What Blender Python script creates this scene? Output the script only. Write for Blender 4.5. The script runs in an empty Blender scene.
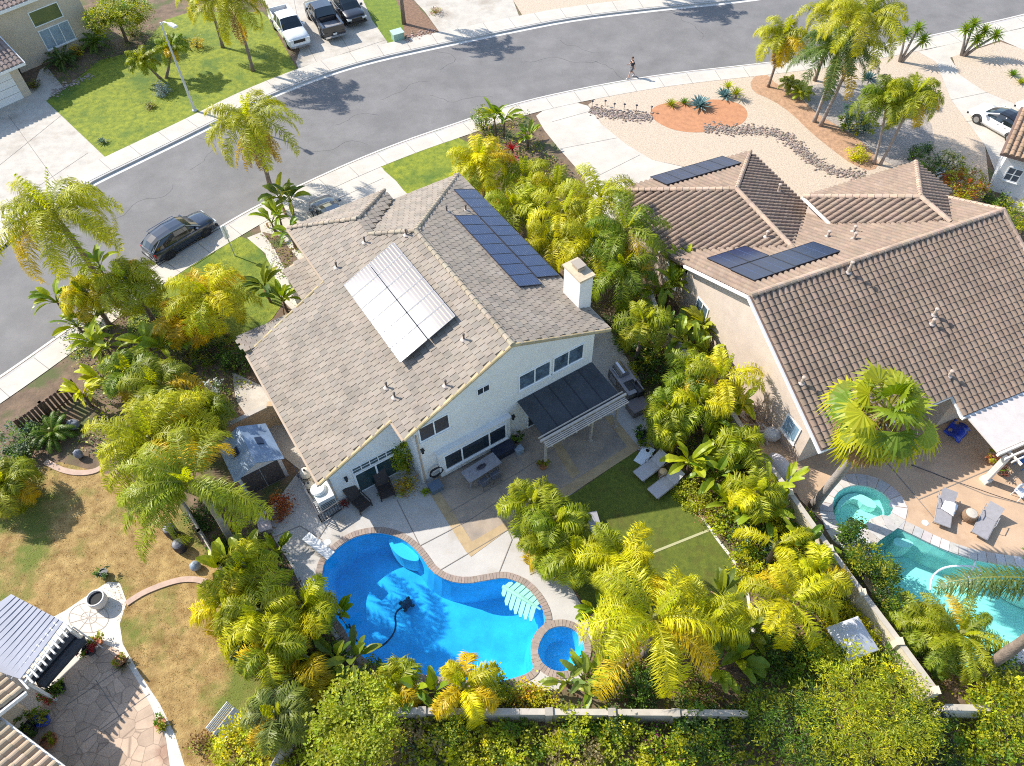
import bpy, bmesh, math, random
from math import sin, cos, pi, radians, sqrt, atan2, hypot
from mathutils import Vector, Matrix
from mathutils.geometry import tessellate_polygon

random.seed(7)
SC = bpy.context.scene
COL = SC.collection

# ------------------------------------------------------------------ camera model (surveyed from the photograph)
FPX, TH, ROLL, CAMH = 747.2, radians(52.34), radians(-1.49), 33.0
_f = Vector((0, cos(TH), -sin(TH))); _r = Vector((1, 0, 0)); _u = _r.cross(_f)
CR = _r * cos(ROLL) + _u * sin(ROLL)
CU = -_r * sin(ROLL) + _u * cos(ROLL)
CF = _f
CAM = Vector((0, 0, CAMH))


def at(x, y, z=0.0):
    """survey point: where the sight line of a photo point meets the height z"""
    d = CR * ((x - 512) / FPX) - CU * ((y - 383) / FPX) + CF
    t = (z - CAMH) / d.z
    return CAM + d * t


def ats(pts, z=0.0):
    return [at(x, y, z) for x, y in pts]


# ------------------------------------------------------------------ object helpers
def tag(o, label=None, cat=None, group=None, kind=None):
    if label: o['label'] = label
    if cat: o['category'] = cat
    if group: o['group'] = group
    if kind: o['kind'] = kind
    return o


def empty(name, loc, rz=0.0, label=None, cat=None, group=None):
    o = bpy.data.objects.new(name, None)
    COL.objects.link(o)
    o.location = loc
    o.rotation_euler = (0, 0, rz)
    o.empty_display_size = 0.2
    return tag(o, label, cat, group)


def copy_tree(o, parent=None):
    c = o.copy()
    COL.objects.link(c)
    if parent: c.parent = parent
    for ch in list(o.children):
        copy_tree(ch, c)
    return c


class MB:
    """collects shapes and links them as one mesh object"""
    def __init__(self):
        self.v = []; self.f = []; self.m = []; self.c = []; self.tint = None

    def add(self, verts, faces, mat=0, tint=None):
        n = len(self.v)
        self.v.extend([tuple(p) for p in verts])
        for f in faces:
            self.f.append(tuple(i + n for i in f)); self.m.append(mat); self.c.append(tint)
        return self

    def quad(self, a, b, c, d, mat=0, tint=None):
        return self.add([a, b, c, d], [(0, 1, 2, 3)], mat, tint)

    def box(self, c, s, rz=0.0, mat=0, tint=None, M=None):
        x, y, z = s[0] / 2, s[1] / 2, s[2] / 2
        P = [Vector(p) for p in ((-x, -y, -z), (x, -y, -z), (x, y, -z), (-x, y, -z), (-x, -y, z), (x, -y, z), (x, y, z), (-x, y, z))]
        R = M if M is not None else Matrix.Rotation(rz, 3, 'Z')
        c = Vector(c)
        return self.add([R @ p + c for p in P], [(0, 3, 2, 1), (4, 5, 6, 7), (0, 1, 5, 4), (1, 2, 6, 5), (2, 3, 7, 6), (3, 0, 4, 7)], mat, tint)

    def bar(self, p, q, w, h=None, mat=0, tint=None, up=(0, 0, 1)):
        p, q = Vector(p), Vector(q); h = h or w
        d = q - p; L = d.length
        if L < 1e-6: return self
        x = d / L; up = Vector(up)
        if abs(x.dot(up)) > .98: up = Vector((1, 0, 0))
        y = up.cross(x).normalized(); z = x.cross(y)
        M = Matrix((x, y, z)).transposed()
        return self.box((p + q) / 2, (L, w, h), M=M, mat=mat, tint=tint)

    def tube(self, pts, r, n=8, mat=0, tint=None, caps=True):
        pts = [Vector(p) for p in pts]; k = len(pts)
        rr = r if isinstance(r, (list, tuple)) else [r] * k
        rings = []; y0 = None
        for i, p in enumerate(pts):
            d = (pts[min(i + 1, k - 1)] - pts[max(i - 1, 0)]).normalized()
            up = y0 if y0 is not None else (Vector((0, 0, 1)) if abs(d.z) < .9 else Vector((1, 0, 0)))
            y = (up - d * up.dot(d))
            if y.length < 1e-5: y = Vector((1, 0, 0)).cross(d)
            y.normalize(); z = d.cross(y); y0 = y
            rings.append([p + (y * cos(2 * pi * j / n) + z * sin(2 * pi * j / n)) * rr[i] for j in range(n)])
        V = [q for R in rings for q in R]; F = []
        for i in range(k - 1):
            for j in range(n):
                F.append((i * n + j, i * n + (j + 1) % n, (i + 1) * n + (j + 1) % n, (i + 1) * n + j))
        if caps:
            F.append(tuple(reversed(range(n)))); F.append(tuple((k - 1) * n + j for j in range(n)))
        return self.add(V, F, mat, tint)

    def lathe(self, c, prof, n=16, mat=0, tint=None, sx=1, sy=1):
        """prof: list of (radius, z)"""
        c = Vector(c); V = []; F = []
        for r, z in prof:
            for j in range(n):
                V.append(c + Vector((r * cos(2 * pi * j / n) * sx, r * sin(2 * pi * j / n) * sy, z)))
        for i in range(len(prof) - 1):
            for j in range(n):
                F.append((i * n + j, i * n + (j + 1) % n, (i + 1) * n + (j + 1) % n, (i + 1) * n + j))
        F.append(tuple(reversed(range(n)))); F.append(tuple((len(prof) - 1) * n + j for j in range(n)))
        return self.add(V, F, mat, tint)

    def sheet(self, outer, holes=(), z=None, mat=0, tint=None):
        """flat polygon with holes"""
        loops = [[Vector((p[0], p[1], z if z is not None else p[2])) for p in L] for L in [outer, *holes]]
        V = [p for L in loops for p in L]
        T = tessellate_polygon(loops)
        F = []
        for t in T:
            a, b, c = (V[i] for i in t)
            n = (b - a).cross(c - a)
            F.append(tuple(t) if n.z >= 0 else tuple(reversed(t)))
        return self.add(V, F, mat, tint)

    def prism(self, outer, z0, z1, holes=(), mat=0, tint=None):
        self.sheet(outer, holes, z1, mat, tint)
        for L in [outer, *holes]:
            n = len(L)
            for i in range(n):
                p, q = L[i], L[(i + 1) % n]
                self.quad((p[0], p[1], z0), (q[0], q[1], z0), (q[0], q[1], z1), (p[0], p[1], z1), mat, tint)
        return self

    def slab(self, pts3, thick, mat=0, tint=None):
        """planar polygon in space thickened downwards"""
        P = [Vector(p) for p in pts3]; n = len(P)
        T = tessellate_polygon([P])
        top = []
        for t in T:
            a, b, c = (P[i] for i in t)
            top.append(tuple(t) if (b - a).cross(c - a).z >= 0 else tuple(reversed(t)))
        Q = [p - Vector((0, 0, thick)) for p in P]
        F = top + [tuple(i + n for i in reversed(t)) for t in top]
        for i in range(n):
            j = (i + 1) % n
            F.append((i, i + n, j + n, j))
        return self.add(P + Q, F, mat, tint)

    def ell(self, c, r, n=10, m=6, mat=0, tint=None):
        r = (r, r, r) if not hasattr(r, '__len__') else r
        prof = [(max(sin(pi * i / m), 1e-3), -cos(pi * i / m)) for i in range(m + 1)]
        c = Vector(c); V = []; F = []
        for rad, z in prof:
            for j in range(n):
                V.append(c + Vector((rad * cos(2 * pi * j / n) * r[0], rad * sin(2 * pi * j / n) * r[1], z * r[2])))
        for i in range(m):
            for j in range(n):
                F.append((i * n + j, i * n + (j + 1) % n, (i + 1) * n + (j + 1) % n, (i + 1) * n + j))
        return self.add(V, F, mat, tint)

    def xform(self, M):
        self.v = [tuple(M @ Vector(p)) for p in self.v]
        return self

    def build(self, name, mats, parent=None, smooth=False, local=None):
        """mats: material or list. Points are in parent space; local=(x,y,z) shifts the origin."""
        me = bpy.data.meshes.new(name)
        v = self.v
        if local is not None:
            lx, ly, lz = local
            v = [(p[0] - lx, p[1] - ly, p[2] - lz) for p in v]
        me.from_pydata(v, [], self.f)
        mats = mats if isinstance(mats, (list, tuple)) else [mats]
        for m in mats: me.materials.append(m)
        if len(mats) > 1: me.polygons.foreach_set('material_index', self.m)
        if any(c is not None for c in self.c):
            at_ = me.attributes.new('tint', 'FLOAT_COLOR', 'FACE')
            flat = []
            for c in self.c:
                c = c if c is not None else (.5, .5, .5)
                flat.extend((c[0], c[1], c[2], 1.0))
            at_.data.foreach_set('color', flat)
        if smooth: me.polygons.foreach_set('use_smooth', [True] * len(me.polygons))
        me.update()
        o = bpy.data.objects.new(name, me)
        COL.objects.link(o)
        if parent: o.parent = parent
        if local is not None: o.location = local
        return o


def smooth_loop(pts, it=2, closed=True):
    """Chaikin corner cutting"""
    P = [Vector(p) for p in pts]
    for _ in range(it):
        Q = []; n = len(P)
        if not closed: Q.append(P[0])
        for i in range(n if closed else n - 1):
            a, b = P[i], P[(i + 1) % n]
            Q.append(a * .75 + b * .25); Q.append(a * .25 + b * .75)
        if not closed: Q.append(P[-1])
        P = Q
    return P


def offset_loop(P, d):
    """move a closed ground loop outwards by d (metres)"""
    n = len(P); A = sum(P[i].x * P[(i + 1) % n].y - P[(i + 1) % n].x * P[i].y for i in range(n))
    s = 1 if A > 0 else -1
    out = []
    for i in range(n):
        a, b, c = P[i - 1], P[i], P[(i + 1) % n]
        t = Vector((c.x - a.x, c.y - a.y, 0))
        if t.length < 1e-6: out.append(b.copy()); continue
        t.normalize()
        out.append(b + Vector((t.y, -t.x, 0)) * d * s)
    return out


def ribbon(P, d0, d1):
    """open ground line -> two offset lines"""
    L = []; R = []
    n = len(P)
    for i in range(n):
        t = P[min(i + 1, n - 1)] - P[max(i - 1, 0)]
        t.z = 0; t.normalize(); nn = Vector((t.y, -t.x, 0))
        L.append(P[i] + nn * d0); R.append(P[i] + nn * d1)
    return L, R


def inside(p, poly):
    x, y = p; r = False; n = len(poly); j = n - 1
    for i in range(n):
        xi, yi = poly[i][0], poly[i][1]; xj, yj = poly[j][0], poly[j][1]
        if (yi > y) != (yj > y) and x < (xj - xi) * (y - yi) / (yj - yi + 1e-12) + xi: r = not r
        j = i
    return r


# ------------------------------------------------------------------ materials
MATS = {}


def _nt(name):
    m = bpy.data.materials.new(name); m.use_nodes = True
    nt = m.node_tree; b = nt.nodes['Principled BSDF']
    MATS[name] = m
    return m, nt, b


def _link(nt, a, b): nt.links.new(a, b)


def mat(name, col, rough=.6, metal=0., spec=.5, var=.0, scale=3., bump=0., bscale=40., col2=None, detail=4., coat=0., patch=None):
    """plain surface with noise-driven colour variation and bump in object space"""
    if name in MATS: return MATS[name]
    m, nt, b = _nt(name)
    b.inputs['Roughness'].default_value = rough
    b.inputs['Metallic'].default_value = metal
    b.inputs['Specular IOR Level'].default_value = spec
    if coat: b.inputs['Coat Weight'].default_value = coat; b.inputs['Coat Roughness'].default_value = .05
    c = tuple(col) + (1,)
    b.inputs['Base Color'].default_value = c
    if var or col2 or bump or patch:
        tc = nt.nodes.new('ShaderNodeNewGeometry')
    if var or col2:
        n = nt.nodes.new('ShaderNodeTexNoise'); n.inputs['Scale'].default_value = scale; n.inputs['Detail'].default_value = detail
        n.inputs['Roughness'].default_value = .65
        _link(nt, tc.outputs['Position'], n.inputs['Vector'])
        r = nt.nodes.new('ShaderNodeValToRGB')
        r.color_ramp.elements[0].position = .32; r.color_ramp.elements[1].position = .68
        ca = tuple(x * (1 - var) for x in col) + (1,); cb = tuple(min(x * (1 + var), 1) for x in (col2 or col)) + (1,)
        r.color_ramp.elements[0].color = ca; r.color_ramp.elements[1].color = cb
        _link(nt, n.outputs['Fac'], r.inputs['Fac'])
        out = r.outputs['Color']
        if patch:
            pc, ps, p0, p1 = patch
            n3 = nt.nodes.new('ShaderNodeTexNoise'); n3.inputs['Scale'].default_value = ps; n3.inputs['Detail'].default_value = 5
            n3.inputs['Roughness'].default_value = .6
            _link(nt, tc.outputs['Position'], n3.inputs['Vector'])
            mr = nt.nodes.new('ShaderNodeMapRange'); mr.inputs['From Min'].default_value = p0; mr.inputs['From Max'].default_value = p1
            _link(nt, n3.outputs['Fac'], mr.inputs['Value'])
            mx = nt.nodes.new('ShaderNodeMix'); mx.data_type = 'RGBA'
            _link(nt, mr.outputs['Result'], mx.inputs[0]); _link(nt, out, mx.inputs[6]); mx.inputs[7].default_value = tuple(pc) + (1,)
            out = mx.outputs[2]
        _link(nt, out, b.inputs['Base Color'])
    if bump:
        n2 = nt.nodes.new('ShaderNodeTexNoise'); n2.inputs['Scale'].default_value = bscale; n2.inputs['Detail'].default_value = 3
        _link(nt, tc.outputs['Position'], n2.inputs['Vector'])
        bp = nt.nodes.new('ShaderNodeBump'); bp.inputs['Strength'].default_value = bump; bp.inputs['Distance'].default_value = .03
        _link(nt, n2.outputs['Fac'], bp.inputs['Height']); _link(nt, bp.outputs['Normal'], b.inputs['Normal'])
    return m


def mat_tint(name, rough=.8, var=.15, scale=2.5, bump=0., bscale=60., spec=.3):
    """colour comes from the per-face 'tint' of each tile or stone"""
    if name in MATS: return MATS[name]
    m, nt, b = _nt(name)
    b.inputs['Roughness'].default_value = rough; b.inputs['Specular IOR Level'].default_value = spec
    a = nt.nodes.new('ShaderNodeAttribute'); a.attribute_name = 'tint'
    g = nt.nodes.new('ShaderNodeNewGeometry')
    n = nt.nodes.new('ShaderNodeTexNoise'); n.inputs['Scale'].default_value = scale; n.inputs['Detail'].default_value = 6; n.inputs['Roughness'].default_value = .7
    _link(nt, g.outputs['Position'], n.inputs['Vector'])
    mr = nt.nodes.new('ShaderNodeMapRange'); mr.inputs['From Min'].default_value = .3; mr.inputs['From Max'].default_value = .7
    mr.inputs['To Min'].default_value = 1 - var; mr.inputs['To Max'].default_value = 1 + var
    _link(nt, n.outputs['Fac'], mr.inputs['Value'])
    mx = nt.nodes.new('ShaderNodeVectorMath'); mx.operation = 'SCALE'
    _link(nt, a.outputs['Color'], mx.inputs[0]); _link(nt, mr.outputs['Result'], mx.inputs['Scale'])
    _link(nt, mx.outputs['Vector'], b.inputs['Base Color'])
    if bump:
        n2 = nt.nodes.new('ShaderNodeTexNoise'); n2.inputs['Scale'].default_value = bscale
        _link(nt, g.outputs['Position'], n2.inputs['Vector'])
        bp = nt.nodes.new('ShaderNodeBump'); bp.inputs['Strength'].default_value = bump; bp.inputs['Distance'].default_value = .02
        _link(nt, n2.outputs['Fac'], bp.inputs['Height']); _link(nt, bp.outputs['Normal'], b.inputs['Normal'])
    return m


def mat_leaf(name, trans=.35, rough=.45, spec=.4):
    """leaf: face tint, diffuse plus light coming through the blade"""
    if name in MATS: return MATS[name]
    m, nt, b = _nt(name)
    b.inputs['Roughness'].default_value = rough; b.inputs['Specular IOR Level'].default_value = spec
    a = nt.nodes.new('ShaderNodeAttribute'); a.attribute_name = 'tint'
    _link(nt, a.outputs['Color'], b.inputs['Base Color'])
    t = nt.nodes.new('ShaderNodeBsdfTranslucent')
    hs = nt.nodes.new('ShaderNodeHueSaturation'); hs.inputs['Value'].default_value = 1.25; hs.inputs['Saturation'].default_value = 1.1
    _link(nt, a.outputs['Color'], hs.inputs['Color']); _link(nt, hs.outputs['Color'], t.inputs['Color'])
    mx = nt.nodes.new('ShaderNodeMixShader'); mx.inputs[0].default_value = trans
    _link(nt, b.outputs[0], mx.inputs[1]); _link(nt, t.outputs[0], mx.inputs[2])
    _link(nt, mx.outputs[0], nt.nodes['Material Output'].inputs['Surface'])
    return m


def mat_water(name, tint, gloss=.02, ripple=.15, scale=3.0):
    """clear tinted water sheet: lets light through, mirrors the sky by Fresnel"""
    m, nt, b = _nt(name)
    nt.nodes.remove(b)
    g = nt.nodes.new('ShaderNodeNewGeometry')
    n = nt.nodes.new('ShaderNodeTexNoise'); n.inputs['Scale'].default_value = scale; n.inputs['Detail'].default_value = 3
    n.inputs['Distortion'].default_value = 1.2
    _link(nt, g.outputs['Position'], n.inputs['Vector'])
    bp = nt.nodes.new('ShaderNodeBump'); bp.inputs['Strength'].default_value = ripple; bp.inputs['Distance'].default_value = .08
    _link(nt, n.outputs['Fac'], bp.inputs['Height'])
    tr = nt.nodes.new('ShaderNodeBsdfTransparent'); tr.inputs['Color'].default_value = tuple(tint) + (1,)
    gl = nt.nodes.new('ShaderNodeBsdfGlossy'); gl.inputs['Roughness'].default_value = gloss
    _link(nt, bp.outputs['Normal'], gl.inputs['Normal'])
    lw = nt.nodes.new('ShaderNodeLayerWeight'); lw.inputs['Blend'].default_value = .5
    _link(nt, bp.outputs['Normal'], lw.inputs['Normal'])
    pw = nt.nodes.new('ShaderNodeMath'); pw.operation = 'POWER'; pw.inputs[1].default_value = 5
    _link(nt, lw.outputs['Facing'], pw.inputs[0])
    fr = nt.nodes.new('ShaderNodeMath'); fr.operation = 'MULTIPLY_ADD'; fr.inputs[1].default_value = .97; fr.inputs[2].default_value = .021
    _link(nt, pw.outputs[0], fr.inputs[0])
    mx = nt.nodes.new('ShaderNodeMixShader')
    _link(nt, fr.outputs[0], mx.inputs[0]); _link(nt, tr.outputs[0], mx.inputs[1]); _link(nt, gl.outputs[0], mx.inputs[2])
    _link(nt, mx.outputs[0], nt.nodes['Material Output'].inputs['Surface'])
    return m


def struct(name, mb, m, label=None, smooth=False):
    o = mb.build(name, m, smooth=smooth)
    o['kind'] = 'structure'
    if label: o['label'] = label
    return o


def jit(c, v, rnd=random):
    k = 1 + rnd.uniform(-v, v)
    return (max(c[0] * k * (1 + rnd.uniform(-v, v) * .35), 0), max(c[1] * k, 0), max(c[2] * k * (1 + rnd.uniform(-v, v) * .35), 0))
# ------------------------------------------------------------------ world, sun, camera
SUN_EL, SUN_AZ = radians(38), radians(152)       # azimuth measured from +x
w = bpy.data.worlds.new('World'); SC.world = w; w.use_nodes = True
wn = w.node_tree; bg = wn.nodes['Background']
sky = wn.nodes.new('ShaderNodeTexSky'); sky.sky_type = 'NISHITA'; sky.sun_disc = False
sky.sun_elevation = SUN_EL; sky.sun_rotation = radians(90) - SUN_AZ
sky.air_density = 1.0; sky.dust_density = .6
wn.links.new(sky.outputs[0], bg.inputs[0]); bg.inputs[1].default_value = .15
sl = bpy.data.lights.new('sun', 'SUN'); sl.energy = 3.85; sl.angle = radians(.5); sl.color = (1, .955, .88)
so = bpy.data.objects.new('sun', sl); COL.objects.link(so)
sd = Vector((cos(SUN_AZ) * cos(SUN_EL), sin(SUN_AZ) * cos(SUN_EL), sin(SUN_EL)))
so.rotation_euler = sd.to_track_quat('Z', 'Y').to_euler(); so.location = sd * 120

cd = bpy.data.cameras.new('camera'); co = bpy.data.objects.new('camera', cd); COL.objects.link(co)
cd.sensor_width = 36; cd.sensor_fit = 'HORIZONTAL'; cd.lens = FPX / 1024 * 36; cd.clip_start = .5; cd.clip_end = 3000
co.matrix_world = Matrix(((CR.x, CU.x, -CF.x, CAM.x), (CR.y, CU.y, -CF.y, CAM.y), (CR.z, CU.z, -CF.z, CAM.z), (0, 0, 0, 1)))
SC.camera = co
SC.view_settings.view_transform = 'Standard'; SC.view_settings.look = 'None'
SC.view_settings.exposure = EXPOSURE = 1.0; SC.view_settings.gamma = 1; SC.view_settings.use_curve_mapping = False
SC.cycles.use_denoising = False; SC.cycles.filter_width = 1.05; SC.cycles.max_bounces = 6; SC.cycles.transparent_max_bounces = 12
SC.cycles.sample_clamp_indirect = 3; SC.cycles.sample_clamp_direct = 0

# ------------------------------------------------------------------ ground materials
M_soil = mat('soil', (.16, .105, .065), .95, var=.35, scale=1.2, bump=.6, bscale=9, patch=((.09, .1, .03), .5, .5, .62))
M_asph = mat('asphalt', (.176, .164, .154), .9, var=.16, scale=.45, bump=.25, bscale=60, detail=9, patch=((.15, .141, .133), .16, .52, .66))
M_conc = mat('concrete', (.5, .45, .378), .85, var=.1, scale=.7, bump=.12, bscale=50, detail=8)
M_conc2 = mat('weathered_concrete', (.46, .412, .345), .85, var=.14, scale=1.1, bump=.15, bscale=45, detail=8, patch=((.34, .29, .23), .45, .52, .7))
M_gutter = mat('gutter_concrete', (.56, .53, .48), .85, var=.08, scale=1.5)
M_kerb = mat('kerb_concrete', (.42, .4, .37), .85, var=.12, scale=1.5)
M_lawn = mat('lawn_turf', (.13, .19, .008), .9, var=.25, scale=2.2, bump=1., bscale=26, detail=9, col2=(.22, .235, .01), patch=((.08, .135, .008), .35, .5, .66))
M_lawn2 = mat('bright_lawn_turf', (.1, .17, .01), .9, var=.2, scale=2.2, bump=1., bscale=26, detail=8, col2=(.16, .2, .01))
M_art = mat('artificial_turf', (.09, .128, .01), .9, var=.2, scale=3.5, bump=1., bscale=45, detail=9, col2=(.12, .14, .012), patch=((.1, .1, .012), 1.1, .5, .68))
M_dry = mat('dry_turf', (.27, .15, .042), .95, var=.3, scale=1.6, bump=1., bscale=20, detail=12, col2=(.34, .23, .085), patch=((.13, .15, .02), .36, .5, .64))
M_gravel = mat('tan_gravel', (.5, .395, .29), .95, var=.2, scale=9, bump=1., bscale=28, detail=6)
M_red = mat('red_earth', (.44, .2, .095), .95, var=.15, scale=2.5, bump=.5, bscale=20)
M_cob = mat_tint('cobble_stone', .8, .15, 8)
M_stamp = mat('stained_concrete', (.36, .28, .205), .75, var=.2, scale=.9, bump=.1, bscale=30, detail=8, patch=((.24, .2, .165), .6, .5, .68))
M_band = mat('tan_band_concrete', (.42, .3, .16), .8, var=.14, scale=2)
M_deck = mat('pool_deck_concrete', (.47, .435, .39), .8, var=.08, scale=.9, bump=.08, bscale=50, detail=7, patch=((.38, .33, .27), .5, .55, .72))
M_peach = mat('peach_patio_concrete', (.5, .34, .215), .8, var=.12, scale=.8, bump=.1, bscale=40, detail=8, patch=((.4, .25, .15), .45, .55, .7))
M_pink = mat('flagstone_concrete', (.52, .38, .27), .85, var=.14, scale=1.6, bump=.15, bscale=25, detail=8, patch=((.36, .22, .15), .3, .53, .6))
_m, _n, _b = None, MATS['flagstone_concrete'].node_tree, MATS['flagstone_concrete'].node_tree.nodes['Principled BSDF']
_src = _b.inputs['Base Color'].links[0].from_socket
_g = _n.nodes.new('ShaderNodeNewGeometry'); _v = _n.nodes.new('ShaderNodeTexVoronoi'); _v.feature = 'DISTANCE_TO_EDGE'; _v.inputs['Scale'].default_value = 1.7
_w = _n.nodes.new('ShaderNodeTexVoronoi'); _w.inputs['Scale'].default_value = 1.7
_n.links.new(_g.outputs['Position'], _v.inputs['Vector']); _n.links.new(_g.outputs['Position'], _w.inputs['Vector'])
_r = _n.nodes.new('ShaderNodeMapRange'); _r.inputs['From Max'].default_value = .035; _r.inputs['To Min'].default_value = .55
_n.links.new(_v.outputs['Distance'], _r.inputs['Value'])
_h = _n.nodes.new('ShaderNodeSeparateColor'); _n.links.new(_w.outputs['Color'], _h.inputs[0])
_k = _n.nodes.new('ShaderNodeMapRange'); _k.inputs['To Min'].default_value = .78; _k.inputs['To Max'].default_value = 1.1; _n.links.new(_h.outputs[0], _k.inputs['Value'])
_p = _n.nodes.new('ShaderNodeMath'); _p.operation = 'MULTIPLY'; _n.links.new(_r.outputs[0], _p.inputs[0]); _n.links.new(_k.outputs[0], _p.inputs[1])
_s = _n.nodes.new('ShaderNodeVectorMath'); _s.operation = 'SCALE'; _n.links.new(_src, _s.inputs[0]); _n.links.new(_p.outputs[0], _s.inputs['Scale']); _n.links.new(_s.outputs[0], _b.inputs['Base Color'])
M_white = mat('pale_walk_concrete', (.62, .56, .48), .85, var=.1, scale=1.2, detail=7)
M_joint = mat('dark_joint', (.22, .19, .16), .95)  # dark grey brown of the joint lines and door grooves
M_brick = mat_tint('coping_brick', .75, .15, 9)
M_flag = mat_tint('pale_flagstone', .75, .12, 4)

# ------------------------------------------------------------------ kerb lines
FAR = [(-420, 420), (-180, 318), (0, 232), (78, 188), (140, 158), (200, 129), (256, 100), (319, 75), (366, 60.5), (436, 45), (512, 29.3), (575, 17), (662, 7), (745, -1), (830, -14), (930, -36), (1040, -70)]
NEAR = [(-420, 640), (-120, 458), (0, 380), (73, 328), (120, 293), (170, 258), (225, 226), (256, 208), (306, 184), (359, 160), (410, 140), (461, 123), (512, 105), (582, 89), (662, 75), (750, 65.6), (830, 56), (916, 40), (1024, 16), (1130, -12), (1240, -45)]
far = smooth_loop(ats(FAR), 2, False); near = smooth_loop(ats(NEAR), 2, False)

gb = MB(); gb.quad((-600, -300, -2.4), (600, -300, -2.4), (600, 900, -2.4), (-600, 900, -2.4))
struct('ground', gb, M_soil)
st = MB()
fl, _ = ribbon(far, 0, 1); nl, _ = ribbon(near, 0, 1)
st.sheet(list(near) + list(reversed(far)), z=-.13)
struct('road', st, M_asph)
rc = random.Random(8); ck = MB()
def crack(x, y, ang, n, wd):
    p = at(x, y, -.128)
    for _ in range(n):
        ang += rc.uniform(-.7, .7); q = p + Vector((cos(ang), sin(ang), 0)) * rc.uniform(.2, .6); nn = Vector((-sin(ang), cos(ang), 0)) * wd * rc.uniform(.5, 1)
        ck.quad(p - nn, q - nn, q + nn, p + nn); p = q
for x, y, a_, n in ((30, 300, .3, 14), (60, 262, 1.9, 8), (335, 125, .6, 12), (430, 95, -.3, 14), (440, 70, 1.5, 10), (520, 62, .2, 16), (300, 150, .5, 14), (560, 40, -1.2, 9), (700, 40, .1, 18), (800, 25, .2, 16), (590, 60, .15, 20), (110, 220, .6, 14), (190, 170, .55, 16), (380, 100, .4, 12)):
    crack(x, y, a_, n, .018)
struct('road_crack', ck, mat('crack_filler', (.075, .07, .068), .9))
# gutters and kerbs
for nm, line, s in (('far', far, 1), ('near', near, -1)):
    a0, a1 = ribbon(line, .02 * s, .42 * s)
    g = MB()
    for i in range(len(line) - 1):
        q = [a0[i], a0[i + 1], a1[i + 1], a1[i]]
        if s < 0: q.reverse()
        g.quad(*[(p.x, p.y, -.126) for p in (q if s < 0 else list(reversed(q)))])
    struct('gutter', g, M_gutter)
    b0, b1 = ribbon(line, .02 * s, -.16 * s)
    k = MB()
    for i in range(len(line) - 1):
        k.quad((b0[i].x, b0[i].y, -.14), (b0[i + 1].x, b0[i + 1].y, -.14), (b0[i + 1].x, b0[i + 1].y, .012), (b0[i].x, b0[i].y, .012))
        k.quad((b0[i].x, b0[i].y, .012), (b0[i + 1].x, b0[i + 1].y, .012), (b1[i + 1].x, b1[i + 1].y, .012), (b1[i].x, b1[i].y, .012))
    struct('kerb', k, M_kerb)

# ------------------------------------------------------------------ pool outlines
POOL = [(321, 575), (324, 561), (335, 549), (351, 537.5), (369, 532.5), (386, 532.5), (404, 539), (416, 549), (424, 559), (431, 570), (446, 580), (466, 583.5), (488, 579.5), (503, 577), (514, 579.5), (527, 586), (539, 600), (545.5, 614), (546, 624), (538, 632), (532, 645), (531.5, 658), (535, 668), (529, 674), (515, 679), (498, 683), (470, 682), (440, 678), (411, 674), (376, 667), (358, 655), (349, 640), (343, 628), (333, 616), (323, 598)]
SPA = [(561 + 24.3 * cos(t * pi / 14), 649 + 23.5 * sin(t * pi / 14)) for t in range(28)]
pool = smooth_loop(ats(POOL), 1); spa = ats(SPA)
POOL2 = [(868, 541), (872, 532), (880, 526), (890, 523.5), (916, 536), (940, 548), (970, 558.5), (1000, 564.5), (1040, 569), (1080, 575), (1090, 610), (1060, 634), (1024, 648), (990, 664), (965, 671), (940, 654), (910, 620), (888, 590), (873, 562)]
SPA2 = [(830, 503), (838, 489), (856, 483.5), (877, 488), (890, 498), (896, 509), (889, 518), (871, 529), (858, 541), (848, 543), (836, 526)]
pool2 = smooth_loop(ats(POOL2), 1); spa2 = smooth_loop(ats(SPA2), 2)

# ------------------------------------------------------------------ lots
nk = ribbon(near, -.1, 0)[0]
fk = ribbon(far, .0, -.1)[1]
lot = MB()
outer = [Vector((-300, -120, 0)), Vector((300, -120, 0)), Vector((300, nk[-1].y, 0))] + list(reversed(nk)) + [Vector((-300, nk[0].y, 0))]
lot.sheet(outer, [offset_loop(pool, .1), offset_loop(spa, .1), offset_loop(pool2, .1), offset_loop(spa2, .1)], z=0)
struct('soil_bed', lot, M_soil)
lot = MB()
lot.sheet([Vector((-300, fk[0].y, 0))] + list(fk) + [Vector((300, fk[-1].y, 0)), Vector((300, 450, 0)), Vector((-300, 450, 0))], z=0)
struct('soil_bed', lot, M_soil)


_SH = [0]
def flat(name, pts, m, lev=1, z=None, sm=0, holes=(), pxl=True):
    _SH[0] += 1
    P = ats(pts) if pxl else [Vector(p) for p in pts]
    if sm: P = smooth_loop(P, sm)
    mb = MB(); mb.sheet(P, holes, z=.004 * lev + _SH[0] * .0006 if z is None else z)
    return struct(name, mb, m)


def seams(lines, wd=.028, lev=2.5, name='paving_joint', m=None):
    """sawn joints and cracks: thin dark strips just above the slab"""
    mb = MB()
    for L in lines:
        P = ats(L)
        for a_, b_ in zip(P[:-1], P[1:]):
            d = (b_ - a_); d.z = 0; d.normalize(); n = Vector((-d.y, d.x, 0)) * wd / 2
            _SH[0] += .01; z = .004 * lev + .004 + _SH[0] * .0006
            mb.quad(*[(p.x, p.y, z) for p in (a_ - n, b_ - n, b_ + n, a_ + n)])
    return struct(name, mb, m or M_joint)


# pavements
p0, p1 = ribbon(near, -.16, -1.75)
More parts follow.
